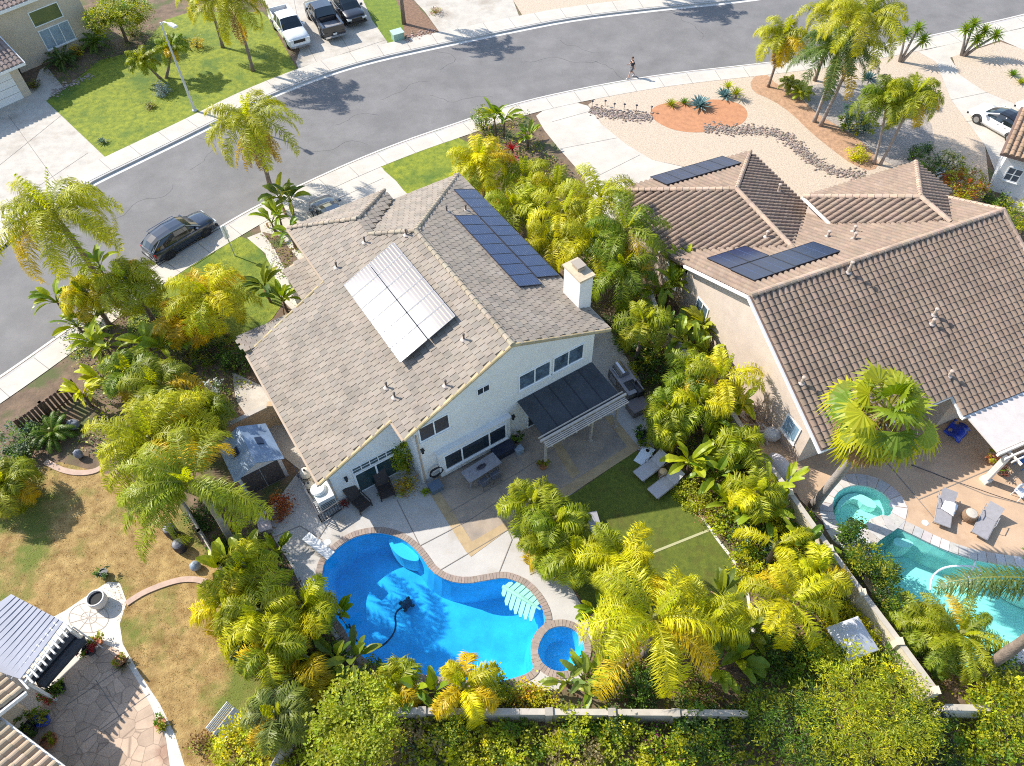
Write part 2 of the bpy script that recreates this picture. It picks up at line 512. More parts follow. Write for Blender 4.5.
# the near inner edge comes down the frame in negative offset direction: check side
def strip(name, A, B, m, lev=1):
    mb = MB(); z = .004 * lev
    for i in range(len(A) - 1):
        q = [(A[i].x, A[i].y, z), (A[i + 1].x, A[i + 1].y, z), (B[i + 1].x, B[i + 1].y, z), (B[i].x, B[i].y, z)]
        a_, b_, c_ = (Vector(k) for k in q[:3])
        if (b_ - a_).cross(c_ - a_).z < 0: q.reverse()
        mb.quad(*q)
    return struct(name, mb, m)


NS = -1 if (ribbon(near, 1, 0)[0][10] - CAM).length > (near[10] - CAM).length else 1
near_in = ribbon(near, NS * 1.65, 0)[0]; near_a = ribbon(near, NS * .16, 0)[0]
strip('pavement', near_a, near_in, M_conc, 7)
FS = -NS
far_in = ribbon(far, FS * 2.0, 0)[0]; far_a = ribbon(far, FS * .16, 0)[0]
strip('pavement', far_a, far_in, M_conc, 7)
# joints across the pavements
mbj = MB()
for A, B in ((near_a, near_in), (far_a, far_in)):
    acc = 0
    for i in range(len(A) - 1):
        L = (A[i + 1] - A[i]).length; k = 0
        while acc < L:
            t = acc / L
            p = A[i].lerp(A[i + 1], t); q = B[i].lerp(B[i + 1], t); d = (A[i + 1] - A[i]).normalized() * .02
            mbj.quad(*[(v.x, v.y, .034) for v in (p - d, p + d, q + d, q - d)]); acc += 2.4
        acc -= L
struct('pavement_joint', mbj, mat('pavement_joint_grime', (.27, .24, .21), .95))

# ------------------------------------------------------------------ driveways and front yards
flat('driveway', [(0, 160), (-60, 120), (-60, 300), (10, 240), (96, 179), (112, 155), (48, 97), (34, 87), (0, 100)], M_conc2, 2)
seams([[(0, 212), (88, 153)], [(0, 165), (62, 115)], [(8, 115), (62, 190)]], lev=3)
flat('driveway', [(263, 0), (258, -40), (378, -60), (384, 22), (388, 47), (300, 73), (296, 62), (300, 50)], M_conc2, 2)
seams([[(296, 69), (386, 40)], [(318, 65), (300, 30), (292, -10)], [(352, 54), (330, 20)]], lev=3)
flat('driveway', [(412, -40), (414, 0), (425, 12), (440, 33), (445, 41), (470, 37), (522, 24), (513, 0), (500, -40)], M_conc2, 2)
flat('lawn', [(46, 101), (68, 86), (100, 60), (140, 50), (165, 20), (190, 12), (262, 12), (268, 18), (300, 74), (263, 92), (200, 119), (106, 158)], M_lawn, 2)
flat('lawn', [(354, -20), (386, -25), (402, 14), (404, 40), (388, 43), (372, 20)], M_lawn2, 2)
flat('flower_bed', [(386, -25), (425, 14), (438, 31), (404, 40), (402, 14)], mat('bark_mulch', (.2, .115, .07), .95, var=.35, scale=5, bump=.8, bscale=14), 2)
flat('gravel_yard', [(513, 0), (522, 15), (530, 19), (560, 11), (640, 0), (640, -40), (500, -60)], M_gravel, 2)
flat('stone_path', [(34, 86), (40, 70), (46, 66), (64, 88), (45, 101)], M_conc2, 3)

flat('driveway', [(258, 219), (262, 236), (275, 300), (420, 260), (430, 205), (404, 190), (396, 180), (385, 168.5), (360, 160), (310, 182)], M_conc, 2)
seams([[(300, 216), (384, 178)], [(330, 200), (352, 232)], [(290, 210), (310, 260)]], lev=3)
flat('lawn', [(384.5, 171), (381, 166), (456, 137), (476, 146), (500, 200), (520, 240), (470, 250), (404, 191), (396, 181)], M_lawn, 3)
flat('lawn', [(146, 293), (156, 284), (236, 235), (252, 241), (264, 253), (272, 268), (279, 290), (283, 310), (240, 345), (150, 352), (120, 330)], M_lawn, 2, sm=1)
flat('path', [(247, 238), (262, 232), (278, 250), (286, 270), (296, 288), (310, 300), (300, 318), (282, 300), (274, 270), (266, 254)], M_conc, 3)
flat('entry_bed', [(262, 232), (280, 236), (300, 262), (312, 285), (296, 290), (284, 268), (274, 248)], M_soil, 4)
seams([[(272, 262), (282, 256)], [(277, 278), (290, 272)]], lev=4)

flat('driveway', [(536, 116), (544, 130), (560, 150), (585, 178), (590, 230), (660, 200), (700, 200), (688, 168), (652, 160), (627, 145), (602, 125), (588, 106), (560, 98)], M_conc, 2)
seams([[(552, 122), (591, 111)], [(560, 149), (617, 138)], [(590, 180), (640, 155)]], lev=3)
flat('gravel_yard', [(588, 105), (596, 99), (660, 82), (752, 73), (830, 63), (920, 47), (936, 58), (951, 100), (985, 146), (990, 190), (960, 230), (830, 240), (720, 220), (690, 168), (652, 160), (627, 145), (602, 125)], M_gravel, 2)
flat('gravel_yard', [(952, 57), (1000, 42), (1040, 55), (1060, 100), (1024, 108), (985, 92), (958, 74)], M_gravel, 4)
flat('driveway', [(918, 52), (952, 44), (1024, 28), (1090, 10), (1090, 60), (1060, 66), (1000, 40), (950, 58), (960, 74), (990, 92), (1024, 107), (1120, 150), (1120, 230), (1010, 210), (985, 146), (951, 100), (936, 62)], M_conc, 3)
seams([[(951, 100), (990, 92)], [(966, 122), (1022, 112)]], lev=4)
flat('earth_mound', [(649, 117), (652, 108), (664, 103), (690, 101), (720, 99), (741, 104), (748, 112), (746, 121), (736, 127), (712, 132), (690, 133), (668, 129)], M_red, 3, sm=2)
flat('earth_bed', [(764, 72), (778, 86), (796, 92), (812, 110), (830, 122), (858, 138), (880, 160), (874, 172), (854, 166), (832, 150), (810, 132), (792, 114), (772, 100), (752, 92), (750, 80)], mat('brown_red_earth', (.4, .235, .135), .95, var=.25, scale=3, bump=.6, bscale=18), 3, sm=1)
flat('slate_bed', [(796, 88), (860, 78), (905, 86), (930, 118), (936, 150), (900, 168), (880, 160), (858, 138), (830, 122), (812, 110)], mat('grey_chip_gravel', (.32, .275, .235), .95, var=.35, scale=8, bump=.8, bscale=20), 3, sm=1)

# ------------------------------------------------------------------ main back yard
hole = [offset_loop(pool, .02), offset_loop(spa, .02)]
DECK = [(268, 512), (300, 470), (300, 420), (262, 386), (280, 360), (420, 300), (610, 330), (640, 380), (652, 440), (655, 452), (635, 450), (572, 494), (545, 512), (552, 545), (572, 588), (585, 612), (592, 636), (590, 656), (580, 680), (556, 690), (520, 692), (440, 689), (405, 687), (368, 677), (345, 660), (334, 636), (318, 612), (302, 588), (288, 560), (272, 536)]
flat('patio', DECK, M_deck, 1, holes=hole)
flat('patio_panel', [(434, 497), (469, 549), (506, 527), (572, 488), (634, 448), (606, 418), (560, 380), (430, 440)], M_stamp, 2)
for q in ([(427, 489), (434, 483), (474, 545), (466, 552)], [(466, 552), (469, 543.5), (506, 522), (572, 482), (632, 443.5), (638, 450), (572, 493.5), (508, 530), (471, 557)],
          [(604, 417), (612, 415), (640, 449), (631, 452)], [(552, 446), (560, 442), (580, 473), (572, 479)]):
    flat('patio_band', q, M_band, 3)
seams([[(397, 500), (425, 556)], [(420, 546), (470, 520), (500, 500)], [(434, 574), (508, 530)], [(497, 578), (512, 540), (508, 530)], [(322, 540), (300, 526), (268, 540)],
       [(560, 560), (530, 575)], [(450, 512), (520, 472), (556, 448)], [(500, 492), (522, 522)], [(340, 506), (318, 540)]], .035, 3.5)
flat('turf_base', [(513, 518), (572, 495), (636, 451), (658, 458), (683, 486), (699, 513), (716, 538), (733, 560), (745, 588), (752, 640), (700, 660), (620, 630), (588, 610), (572, 585), (552, 545)], M_art, 2)
seams([[(640, 557), (712, 528.5)], [(641, 558), (713, 529.3)]], .06, 3.5, 'turf_seam', mat('turf_seam_tape', (.4, .38, .2), .9))
seams([[(683, 486), (699, 513), (716, 538), (733, 560), (747, 592), (754, 640)]], .14, 6, 'turf_edging', M_gutter)
# side yards
flat('path', [(232, 372), (262, 386), (300, 420), (300, 470), (262, 440), (236, 400)], M_conc2, 2)
flat('path', [(640, 270), (668, 330), (720, 385), (770, 425), (800, 470), (820, 500), (790, 492), (740, 432), (690, 380), (650, 330), (632, 290)], M_peach, 2)

# right neighbour
hole2 = [offset_loop(pool2, .02), offset_loop(spa2, .02)]
flat('patio', [(770, 420), (800, 380), (1100, 300), (1120, 600), (1090, 660), (1024, 662), (985, 680), (960, 682), (930, 660), (900, 628), (870, 592), (850, 560), (830, 530), (800, 500), (788, 478)], M_peach, 3, holes=hole2)
seams([[(912, 465), (945, 478), (985, 495), (1024, 505)], [(918, 500), (970, 478), (1024, 455)], [(880, 455), (935, 520)]], .045, 5)

# bottom-left neighbour
flat('dry_lawn', [(-60, 450), (-10, 470), (30, 470), (60, 462), (90, 470), (130, 480), (175, 500), (215, 565), (250, 620), (300, 690), (320, 766), (320, 900), (-200, 900), (-200, 450)], M_dry, 1)
WALK = [(108, 582), (120, 583), (127, 602), (120, 624), (123, 644), (140, 674), (160, 704), (175, 734), (188, 776), (190, 900), (-200, 900), (-200, 640), (0, 640), (40, 624), (65, 611)]
flat('patio', WALK, M_white, 2, sm=0)
flat('flagstone_patio', [(105, 644), (119, 650), (136, 678), (150, 704), (166, 738), (172, 780), (60, 780), (20, 740), (50, 690), (80, 660)], M_pink, 3)
seams([[(66, 706), (128, 664)], [(84, 742), (150, 694)], [(96, 680), (122, 720)]], .03, 4)
edge = MB()
P = smooth_loop(ats([(127, 604), (137, 597), (150, 590), (175, 581), (192, 579), (206, 582)]), 2, False)
l0, l1 = ribbon(P, .14, -.14)
for i in range(len(P) - 1):
    edge.prism([l0[i], l0[i + 1], l1[i + 1], l1[i]][::-1], 0, .08)
struct('lawn_edging', edge, mat('pink_edging_concrete', (.47, .33, .25), .9, var=.12, scale=3))
edge = MB()
P = smooth_loop(ats([(46, 462), (60, 470), (78, 474), (96, 472), (104, 466)]), 2, False)
l0, l1 = ribbon(P, .15, -.15)
for i in range(len(P) - 1):
    edge.prism([l0[i], l0[i + 1], l1[i + 1], l1[i]][::-1], 0, .08)
struct('lawn_edging', edge, MATS['pink_edging_concrete'])
# ------------------------------------------------------------------ pools
def pool_thing(name, loop, label, cat, depth, basin_m, water_m, cop_w, cop_fn, lvl=-.1):
    c = sum(loop, Vector()) / len(loop)
    root = empty(name, (c.x, c.y, 0), 0, label, cat)
    L = [p - c for p in loop]
    b = MB()
    inner = offset_loop(L, .0); n = len(L)
    fl = offset_loop(L, -.35)
    for i in range(n):
        j = (i + 1) % n
        b.quad((inner[j].x, inner[j].y, .0), (inner[i].x, inner[i].y, .0), (fl[i].x, fl[i].y, -depth), (fl[j].x, fl[j].y, -depth))
    b.sheet(fl, z=-depth)
    b.build('basin', basin_m, root)
    k = MB()
    cop_fn(k, L, cop_w)
    k.build('coping', M_brick if cop_fn is brick_coping else M_flag, root)
    # waterline tiles
    t = MB(); w0 = offset_loop(L, -.012)
    for i in range(n):
        j = (i + 1) % n
        t.quad((w0[j].x, w0[j].y, -.01), (w0[i].x, w0[i].y, -.01), (w0[i].x, w0[i].y, -.2), (w0[j].x, w0[j].y, -.2))
    t.build('waterline_tile', mat('waterline_tile', (.05, .12, .3), .3, var=.3, scale=12), root)
    wmb = MB(); wmb.sheet([p for p in loop], z=lvl)
    wo = wmb.build('water', water_m); wo['kind'] = 'structure'
    return root


def resample(L, step):
    out = []; n = len(L); acc = 0.0
    for i in range(n):
        a, b = L[i], L[(i + 1) % n]; d = (b - a).length; t = acc
        while t < d:
            out.append(a.lerp(b, t / d)); t += step
        acc = t - d
    return out


def brick_coping(k, L, wd):
    R = resample(L, .15); O = offset_loop(R, wd); I = offset_loop(R, -.04); n = len(R)
    rnd = random.Random(3)
    for i in range(n):
        j = (i + 1) % n
        a = I[i].lerp(I[j], .04); b = I[i].lerp(I[j], .96); c = O[i].lerp(O[j], .96); d = O[i].lerp(O[j], .04)
        z = .045 + rnd.uniform(0, .004)
        col = jit((.31, .24, .195), .12, rnd)
        k.quad(*[(p.x, p.y, z) for p in (a, d, c, b)], tint=col)
        for p, q in ((a, b), (b, c), (c, d), (d, a)):
            k.quad((p.x, p.y, z - .06), (q.x, q.y, z - .06), (q.x, q.y, z), (p.x, p.y, z), tint=col)


def flag_coping(k, L, wd):
    R = resample(L, .42); O = offset_loop(R, wd); I = offset_loop(R, -.04); n = len(R)
    rnd = random.Random(5)
    for i in range(n):
        j = (i + 1) % n
        a = I[i].lerp(I[j], .03); b = I[i].lerp(I[j], .97); c = O[i].lerp(O[j], .97); d = O[i].lerp(O[j], .03)
        z = .05 + rnd.uniform(0, .006)
        col = jit((.5, .46, .42), .14, rnd)
        k.quad(*[(p.x, p.y, z) for p in (a, d, c, b)], tint=col)
        for p, q in ((a, b), (b, c), (c, d), (d, a)):
            k.quad((p.x, p.y, z - .07), (q.x, q.y, z - .07), (q.x, q.y, z), (p.x, p.y, z), tint=col)


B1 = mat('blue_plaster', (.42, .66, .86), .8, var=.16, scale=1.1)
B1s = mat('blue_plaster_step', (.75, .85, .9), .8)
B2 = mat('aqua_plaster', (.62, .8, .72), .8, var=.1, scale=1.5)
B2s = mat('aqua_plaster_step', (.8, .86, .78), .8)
W1 = mat_water('pool_water_blue', (.21, .73, .96), ripple=.3, scale=2.5)
W1b = mat_water('spa_water_blue', (.24, .74, .95), ripple=.9, scale=5)
W2 = mat_water('pool_water_aqua', (.6, .935, .92), ripple=.3, scale=4)
t = pool_thing('swimming_pool', pool, 'free form swimming pool of deep blue water with brown brick coping', 'swimming pool', 1.6, B1, W1, .27, brick_coping)
pc = t.location
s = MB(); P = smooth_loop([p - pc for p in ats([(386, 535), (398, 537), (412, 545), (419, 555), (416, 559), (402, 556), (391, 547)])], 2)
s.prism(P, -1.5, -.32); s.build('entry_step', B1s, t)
pool_thing('hot_tub', spa, 'round sunken spa with brick ring at the corner of the blue pool', 'hot tub', 1.0, B1, W1b, .27, brick_coping)
t = pool_thing('swimming_pool', pool2, 'turquoise neighbour pool with pale flagstone edge beside the peach patio', 'swimming pool', 1.5, B2, W2, .5, flag_coping)
pc = t.location
s = MB()
for k, z in ((0, -.75), (1, -.5), (2, -.28)):
    P = smooth_loop([p - pc for p in ats([(988 + 12 * k, 560), (1003 + 10 * k, 572 - 1 * k), (1022 + 6 * k, 590 - 4 * k), (1050, 600 - 6 * k), (1080, 590), (1080, 572)])], 2)
    s.prism(P, -1.45, z)
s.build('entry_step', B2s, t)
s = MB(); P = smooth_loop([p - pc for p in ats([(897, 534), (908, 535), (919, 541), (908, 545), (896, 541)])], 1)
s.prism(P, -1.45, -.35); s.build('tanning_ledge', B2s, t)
t = pool_thing('hot_tub', spa2, 'aqua neighbour spa raised on pale flagstone above the turquoise pool', 'hot tub', .9, B2, W2, .62, flag_coping)
pc = t.location
s = MB()
P = smooth_loop([p - pc for p in ats([(848, 497), (858, 494), (868, 502), (880, 505), (878, 497), (862, 489), (848, 490), (839, 500), (841, 508)])], 1)
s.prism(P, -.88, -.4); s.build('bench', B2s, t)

# things floating in or lying under the water
fl = MB(); c = at(521, 598, -.1)
# monstera float: heart outline with slots, built as separate lobes joined to a midrib
ax = (at(541, 611, -.1) - at(500, 586, -.1)).normalized(); ay = Vector((-ax.y, ax.x, 0))
def leafpt(u, v, z): return c + ax * u + ay * v + Vector((0, 0, z))
for sgn in (1, -1):
    for k in range(7):
        u0 = -.95 + k * .26; half = .82 * sqrt(max(0, 1 - ((u0 - .0) / 1.25) ** 2)) * (1 if k > 0 else .75)
        a_ = [(u0, .04), (u0 + .22, .04), (u0 + .2 + .2 * half, .66 * half), (u0 + .17 + .3 * half, .95 * half), (u0 + .08 + .31 * half, half), (u0 + .01 + .2 * half, .8 * half)]
        pts = [leafpt(u, v * sgn, .1) for u, v in a_]
        if sgn < 0: pts.reverse()
        q = [p - Vector((0, 0, .12)) for p in pts]; n_ = len(pts)
        fl.add(pts + q, [tuple(range(n_)), tuple(reversed(range(n_, 2 * n_)))] + [(i_, i_ + n_, (i_ + 1) % n_ + n_, (i_ + 1) % n_) for i_ in range(n_)])
fl.tube([leafpt(-1.0, 0, .06), leafpt(0, 0, .07), leafpt(1.05, 0, .06)], [.1, .12, .05], 8)
# lift the rim of the inflated leaf
fo = fl.build('pool_float', mat('mint_vinyl', (.3, .6, .47), .3, spec=.5))
tag(fo, 'pale mint leaf shaped inflatable float on the blue pool', 'pool float')
cl = empty('pool_cleaner', at(407, 605, -1.55), .6, 'dark robotic cleaner with curved hose on the blue pool floor', 'pool cleaner')
b = MB(); b.ell((0, 0, .14), (.3, .24, .14), 12, 6); b.box((0, .0, .26), (.3, .14, .06)); b.build('body', mat('cleaner_plastic', (.02, .03, .05), .4), cl)
b = MB()
for sx in (-.2, .2):
    for sy in (-.22, .22): b.tube([(sx, sy - .04, .1), (sx, sy + .04, .1)], .1, 10)
b.build('wheel', mat('cleaner_wheel', (.03, .03, .03), .6), cl)
hp = smooth_loop([at(407, 605, -1.3), at(394, 612, -1.0), at(397, 630, -.5), at(383, 647, -.25), at(367, 650, -.13), at(355, 640, -.1), at(349, 624, -.08)], 3, False)
R0 = Matrix.Rotation(-.6, 3, 'Z')
b = MB(); b.tube([R0 @ (p - cl.location) for p in hp], .045, 6); b.build('hose', mat('hose_black', (.012, .02, .045), .5), cl)
# diving board
p0 = at(308, 540, 0); p1 = at(333, 560, 0); d = (p1 - p0); L = d.length; ang = atan2(d.y, d.x)
db = empty('diving_board', p0, ang, 'white diving board on a low stand pointing into the blue pool', 'diving board')
b = MB(); b.box((L / 2, 0, .45), (L, .48, .05)); b.box((L / 2, 0, .478), (L * .96, .38, .008)); b.build('board', mat('white_fibreglass', (.72, .7, .66), .4), db)
b = MB(); b.box((.4, 0, .21), (.5, .3, .42)); b.build('stand', mat('stand_metal', (.6, .6, .58), .4), db)
# skimmer lid
sk = MB(); sk.lathe(at(327.5, 542.5, 0), [(.17, .004), (.17, .02), (.15, .026)], 18)
tag(sk.build('skimmer_lid', MATS['white_fibreglass']), 'round white skimmer lid set in the deck beside the diving board', 'skimmer lid')
# white suction hose of the neighbour pool
hp = smooth_loop([at(x, y, -.08) for x, y in [(930, 590), (932, 575), (946, 566), (972, 566), (982, 570), (978, 578), (966, 582), (976, 562), (974, 558)]], 2, False)
b = MB(); b.tube(hp, .05, 6)
tag(b.build('pool_hose', mat('white_hose', (.75, .78, .75), .4)), 'white vacuum hose looping across the turquoise neighbour pool', 'hose')
# ------------------------------------------------------------------ roof tiles
M_tileA = mat_tint('roof_tile_grey', .85, .2, .8, bump=.3, bscale=30)
M_tileB = mat_tint('roof_tile_brown', .85, .16, .8, bump=.3, bscale=30)
M_wallA = mat('stucco_white', (.7, .685, .65), .9, var=.05, scale=1.5, bump=.25, bscale=60)
M_wallB = mat('stucco_peach', (.56, .455, .37), .9, var=.07, scale=1.2, bump=.3, bscale=50)
M_wallC = mat('stucco_beige', (.55, .45, .33), .9, var=.06, scale=1.2, bump=.3, bscale=50)
M_trim = mat('white_trim', (.74, .72, .68), .5)
M_fas = mat('fascia_tan', (.36, .27, .17), .7, var=.15, scale=4)
M_frame = mat('window_frame_white', (.78, .78, .76), .4)
M_glass = mat('window_glass', (.02, .03, .04), .06, spec=.8)
M_glassb = mat('window_glass_blind', (.075, .11, .15), .1, spec=.8, var=.5, scale=2.2)
M_dark = mat('dark_opening', (.015, .014, .013), .8)
M_pv = None


def pv_material():
    m, nt, b = _nt('solar_cell')
    b.inputs['Roughness'].default_value = .22; b.inputs['Specular IOR Level'].default_value = .5
    uv = nt.nodes.new('ShaderNodeAttribute'); uv.attribute_name = 'tint'
    b.inputs['Base Color'].default_value = (.012, .025, .085, 1)
    return m


M_pv = pv_material()
M_pvdk = mat('solar_cell_dark', (.01, .02, .062), .22)
M_pvline = mat('solar_grid_line', (.07, .11, .22), .4)
M_alu = mat('panel_frame_aluminium', (.6, .62, .65), .35, metal=.8)
M_blk = mat('panel_frame_black', (.02, .02, .025), .4)


class Frame:
    """house axes: a runs away from the street, b along the front, z up (local to the house empty)"""
    def __init__(self, yaw_deg, a0=0., b0=0.):
        y = radians(yaw_deg); self.yaw = y
        self.A = Vector((sin(y), -cos(y), 0)); self.B = Vector((cos(y), sin(y), 0))
        self.o = self.A * a0 + self.B * b0; self.a0 = a0; self.b0 = b0

    def loc(self, a, b, z=0.):
        return Vector((b - self.b0, -(a - self.a0), z))     # local x = b, local y = -a

    def world(self, a, b, z=0.):
        return self.A * a + self.B * b + Vector((0, 0, z))


def plane_fn(p, q, r):
    """z over (a,b) through three (a,b,z) points"""
    (a1, b1, z1), (a2, b2, z2), (a3, b3, z3) = p, q, r
    d = (a2 - a1) * (b3 - b1) - (a3 - a1) * (b2 - b1)
    ka = ((z2 - z1) * (b3 - b1) - (z3 - z1) * (b2 - b1)) / d
    kb = ((a2 - a1) * (z3 - z1) - (a3 - a1) * (z2 - z1)) / d
    return lambda a, b: z1 + ka * (a - a1) + kb * (b - b1), ka, kb


def tile_slope(mb, F, poly, pl, style, base, tw, tl, rnd, vary=.12, hue=None, hole=None):
    """cover the plan polygon [(a,b)] of a roof plane with individual tiles"""
    zf, ka, kb = pl
    g = hypot(ka, kb); up = Vector((ka / g, kb / g)); hz = Vector((-up.y, up.x)); sl = sqrt(1 + g * g)
    us = [Vector(p).dot(hz) for p in poly]; vs = [Vector(p).dot(up) for p in poly]
    run = tl / sl
    v = min(vs); row = 0
    def pt(u, vv, h):
        ab = hz * u + up * vv
        p = F.loc(ab.x, ab.y, zf(ab.x, ab.y))
        nrm = (Vector((-kb, ka, 1))).normalized()
        return p + nrm * h
    while v < max(vs):
        off = (row % 2) * tw * .5 if style == 'flat' else 0
        u = min(us) + off - tw
        while u < max(us):
            cu, cv = u + tw / 2, v + run / 2
            ab = hz * cu + up * cv
            if inside((ab.x, ab.y), poly) and not (hole and inside((ab.x, ab.y), hole)):
                col = jit(base, vary, rnd)
                if hue and rnd.random() < hue[1]: col = jit(hue[0], vary, rnd)
                v1 = v + run * 1.02
                if style == 'flat':
                    e = .016
                    h0 = .07 + rnd.uniform(-.008, .012); h1 = .012
                    A_, B_, C_, D_ = pt(u + e, v, h0), pt(u + tw - e, v, h0), pt(u + tw - e, v1, h1), pt(u + e, v1, h1)
                    A0, B0 = pt(u + e, v, .0), pt(u + tw - e, v, .0); C0, D0 = pt(u + tw - e, v1, 0), pt(u + e, v1, 0)
                    mb.add([A_, B_, C_, D_, A0, B0, C0, D0], [(0, 1, 2, 3), (4, 5, 1, 0), (5, 6, 2, 1), (7, 4, 0, 3)], 0, col)
                else:
                    # barrel and pan
                    prof = [(.0, .012), (.16, .012), (.26, .07), (.42, .115), (.6, .125), (.78, .11), (.92, .065), (1.0, .012)]
                    lo = [pt(u + tw * s, v, h + .035) for s, h in prof]; hi = [pt(u + tw * s, v1, h) for s, h in prof]
                    b0 = [pt(u + tw * s, v, -.01) for s, h in prof]
                    n = len(prof); V = lo + hi + b0
                    Fc = [(i, i + 1, n + i + 1, n + i) for i in range(n - 1)] + [(2 * n + i, 2 * n + i + 1, i + 1, i) for i in range(n - 1)]
                    mb.add(V, Fc, 0, col)
            u += tw
        v += run; row += 1


def caps(mb, F, p, q, base, rnd, r=.13, step=.36, lift=.05):
    """ridge and hip caps between two (a,b,z) points"""
    P, Q = F.loc(*p), F.loc(*q); L = (Q - P).length; n = max(1, int(L / step))
    d = (Q - P) / L; y = Vector((0, 0, 1)).cross(d).normalized(); z = d.cross(y)
    for i in range(n):
        a_ = P + d * (L * i / n); b_ = P + d * (L * (i + 1.06) / n)
        col = jit(base, .14, rnd); V = []
        for c, rr in ((a_, r * 1.12), (b_, r * .92)):
            for k in range(6):
                t = pi * k / 5
                V.append(c + y * cos(t) * rr + z * (sin(t) * rr * .85 + lift - .03))
        Fc = [(k, k + 6, k + 7, k + 1) for k in range(5)] + [(5, 4, 3, 2, 1, 0)]
        mb.add(V, Fc, 0, col)


def wall_with_gable(mb, F, pts, mat_i=0):
    """vertical wall polygon from (a,b,z) points"""
    V = [F.loc(*p) for p in pts]
    mb.add(V, [tuple(range(len(V)))], mat_i)


def pane_window(F, root, a, b, z0, w, h, nrm='a', cols=2, fr=.07, glass=None, name='window', sill=True, depth=.05, rows=1, s=1, label=None, mull=None):
    """window standing proud of a wall. nrm 'a': wall faces +a (s=1); 'b': wall faces b direction times s"""
    m = MB(); g = MB()
    def P(u, z, d):
        return F.loc(a + d * s, b + u, z) if nrm == 'a' else F.loc(a + u, b + d * s, z)
    def bx(mb, u0, u1, za, zb, d0, d1):
        V = [P(u, z, d) for d in (d0, d1) for z in (za, zb) for u in (u0, u1)]
        mb.add(V, [(0, 1, 3, 2), (4, 6, 7, 5), (0, 4, 5, 1), (2, 3, 7, 6), (0, 2, 6, 4), (1, 5, 7, 3)])
    bx(m, -w / 2 - fr, -w / 2, z0 - fr, z0 + h + fr, .002, depth); bx(m, w / 2, w / 2 + fr, z0 - fr, z0 + h + fr, .002, depth)
    bx(m, -w / 2, w / 2, z0 + h, z0 + h + fr, .002, depth); bx(m, -w / 2, w / 2, z0 - fr, z0, .002, depth)
    mull = mull or [w * k / cols - w / 2 for k in range(1, cols)]
    for u in mull: bx(m, u - fr * .45, u + fr * .45, z0, z0 + h, .003, depth * .9)
    for k in range(1, rows): bx(m, -w / 2, w / 2, z0 + h * k / rows - fr * .3, z0 + h * k / rows + fr * .3, .004, depth * .85)
    fo = m.build(name, M_frame, root)
    if label: fo['label'] = label
    bx(g, -w / 2, w / 2, z0, z0 + h, .0035, .02)
    g.build('pane', glass or M_glass, fo)
    if sill:
        k = MB(); bx(k, -w / 2 - fr * 1.5, w / 2 + fr * 1.5, z0 - fr - .06, z0 - fr, .003, depth + .06)
        k.build('sill', M_trim, fo)
    return fo


def vent_pipe(F, root, a, b, z, h=.45, r=.05, lead=True, m=None):
    k = MB(); p = F.loc(a, b, z)
    k.tube([p, p + Vector((0, 0, h))], r, 8)
    k.lathe(p + Vector((0, 0, h)), [(r, 0), (r * 1.5, .02), (r * 1.4, .08), (r * .6, .1)], 8)
    v = k.build('vent_pipe', m or mat('vent_paint', (.1, .08, .07), .7), root)
    if lead:
        f = MB(); f.lathe(p + Vector((0, 0, .03)), [(.18, 0), (.16, .02), (.08, .06)], 10)
        f.build('flashing', mat('vent_flashing', (.42, .35, .3), .6), v)
    return v


def solar_panel(F, root, quad, name='solar_panel', mats=None, nx=6, ny=10, th=.04, lift=.16, gap=.012, label=None, lw=.014):
    """one panel from its four (a,b,z) roof corners; grid lines are thin raised strips"""
    P = [F.loc(*p) for p in quad]
    n = (P[1] - P[0]).cross(P[3] - P[0]).normalized()
    if n.z < 0: n = -n
    P = [p + n * lift for p in P]
    def uv(u, v): return (P[0].lerp(P[1], u)).lerp(P[3].lerp(P[2], u), v)
    cell, frame, line = mats
    m = MB(); g = gap
    V = [uv(g, g), uv(1 - g, g), uv(1 - g, 1 - g), uv(g, 1 - g)]; W = [p - n * th for p in V]
    if (V[1] - V[0]).cross(V[3] - V[0]).dot(n) < 0: V.reverse(); W.reverse()
    m.add(V + W, [(0, 1, 2, 3), (7, 6, 5, 4), (0, 4, 5, 1), (1, 5, 6, 2), (2, 6, 7, 3), (3, 7, 4, 0)], 0)
    o = m.build(name, cell, root)
    if label: o['label'] = label
    fr = MB(); e = .02
    for a_, b_ in ((uv(g, g), uv(1 - g, g)), (uv(1 - g, g), uv(1 - g, 1 - g)), (uv(1 - g, 1 - g), uv(g, 1 - g)), (uv(g, 1 - g), uv(g, g))):
        fr.bar(a_ + n * .002, b_ + n * .002, .035, .012, up=n)
    fr.build('panel_frame', frame, o)
    if ny:
        ln = MB()
        for k in range(1, nx):
            a_, b_ = uv(k / nx, g * 2), uv(k / nx, 1 - g * 2); ln.bar(a_ + n * .001, b_ + n * .001, .014, .004, up=n)
        for k in range(1, ny):
            a_, b_ = uv(g * 2, k / ny), uv(1 - g * 2, k / ny); ln.bar(a_ + n * .001, b_ + n * .001, lw, .004, up=n)
        ln.build('cell_grid', line, o)
    return o


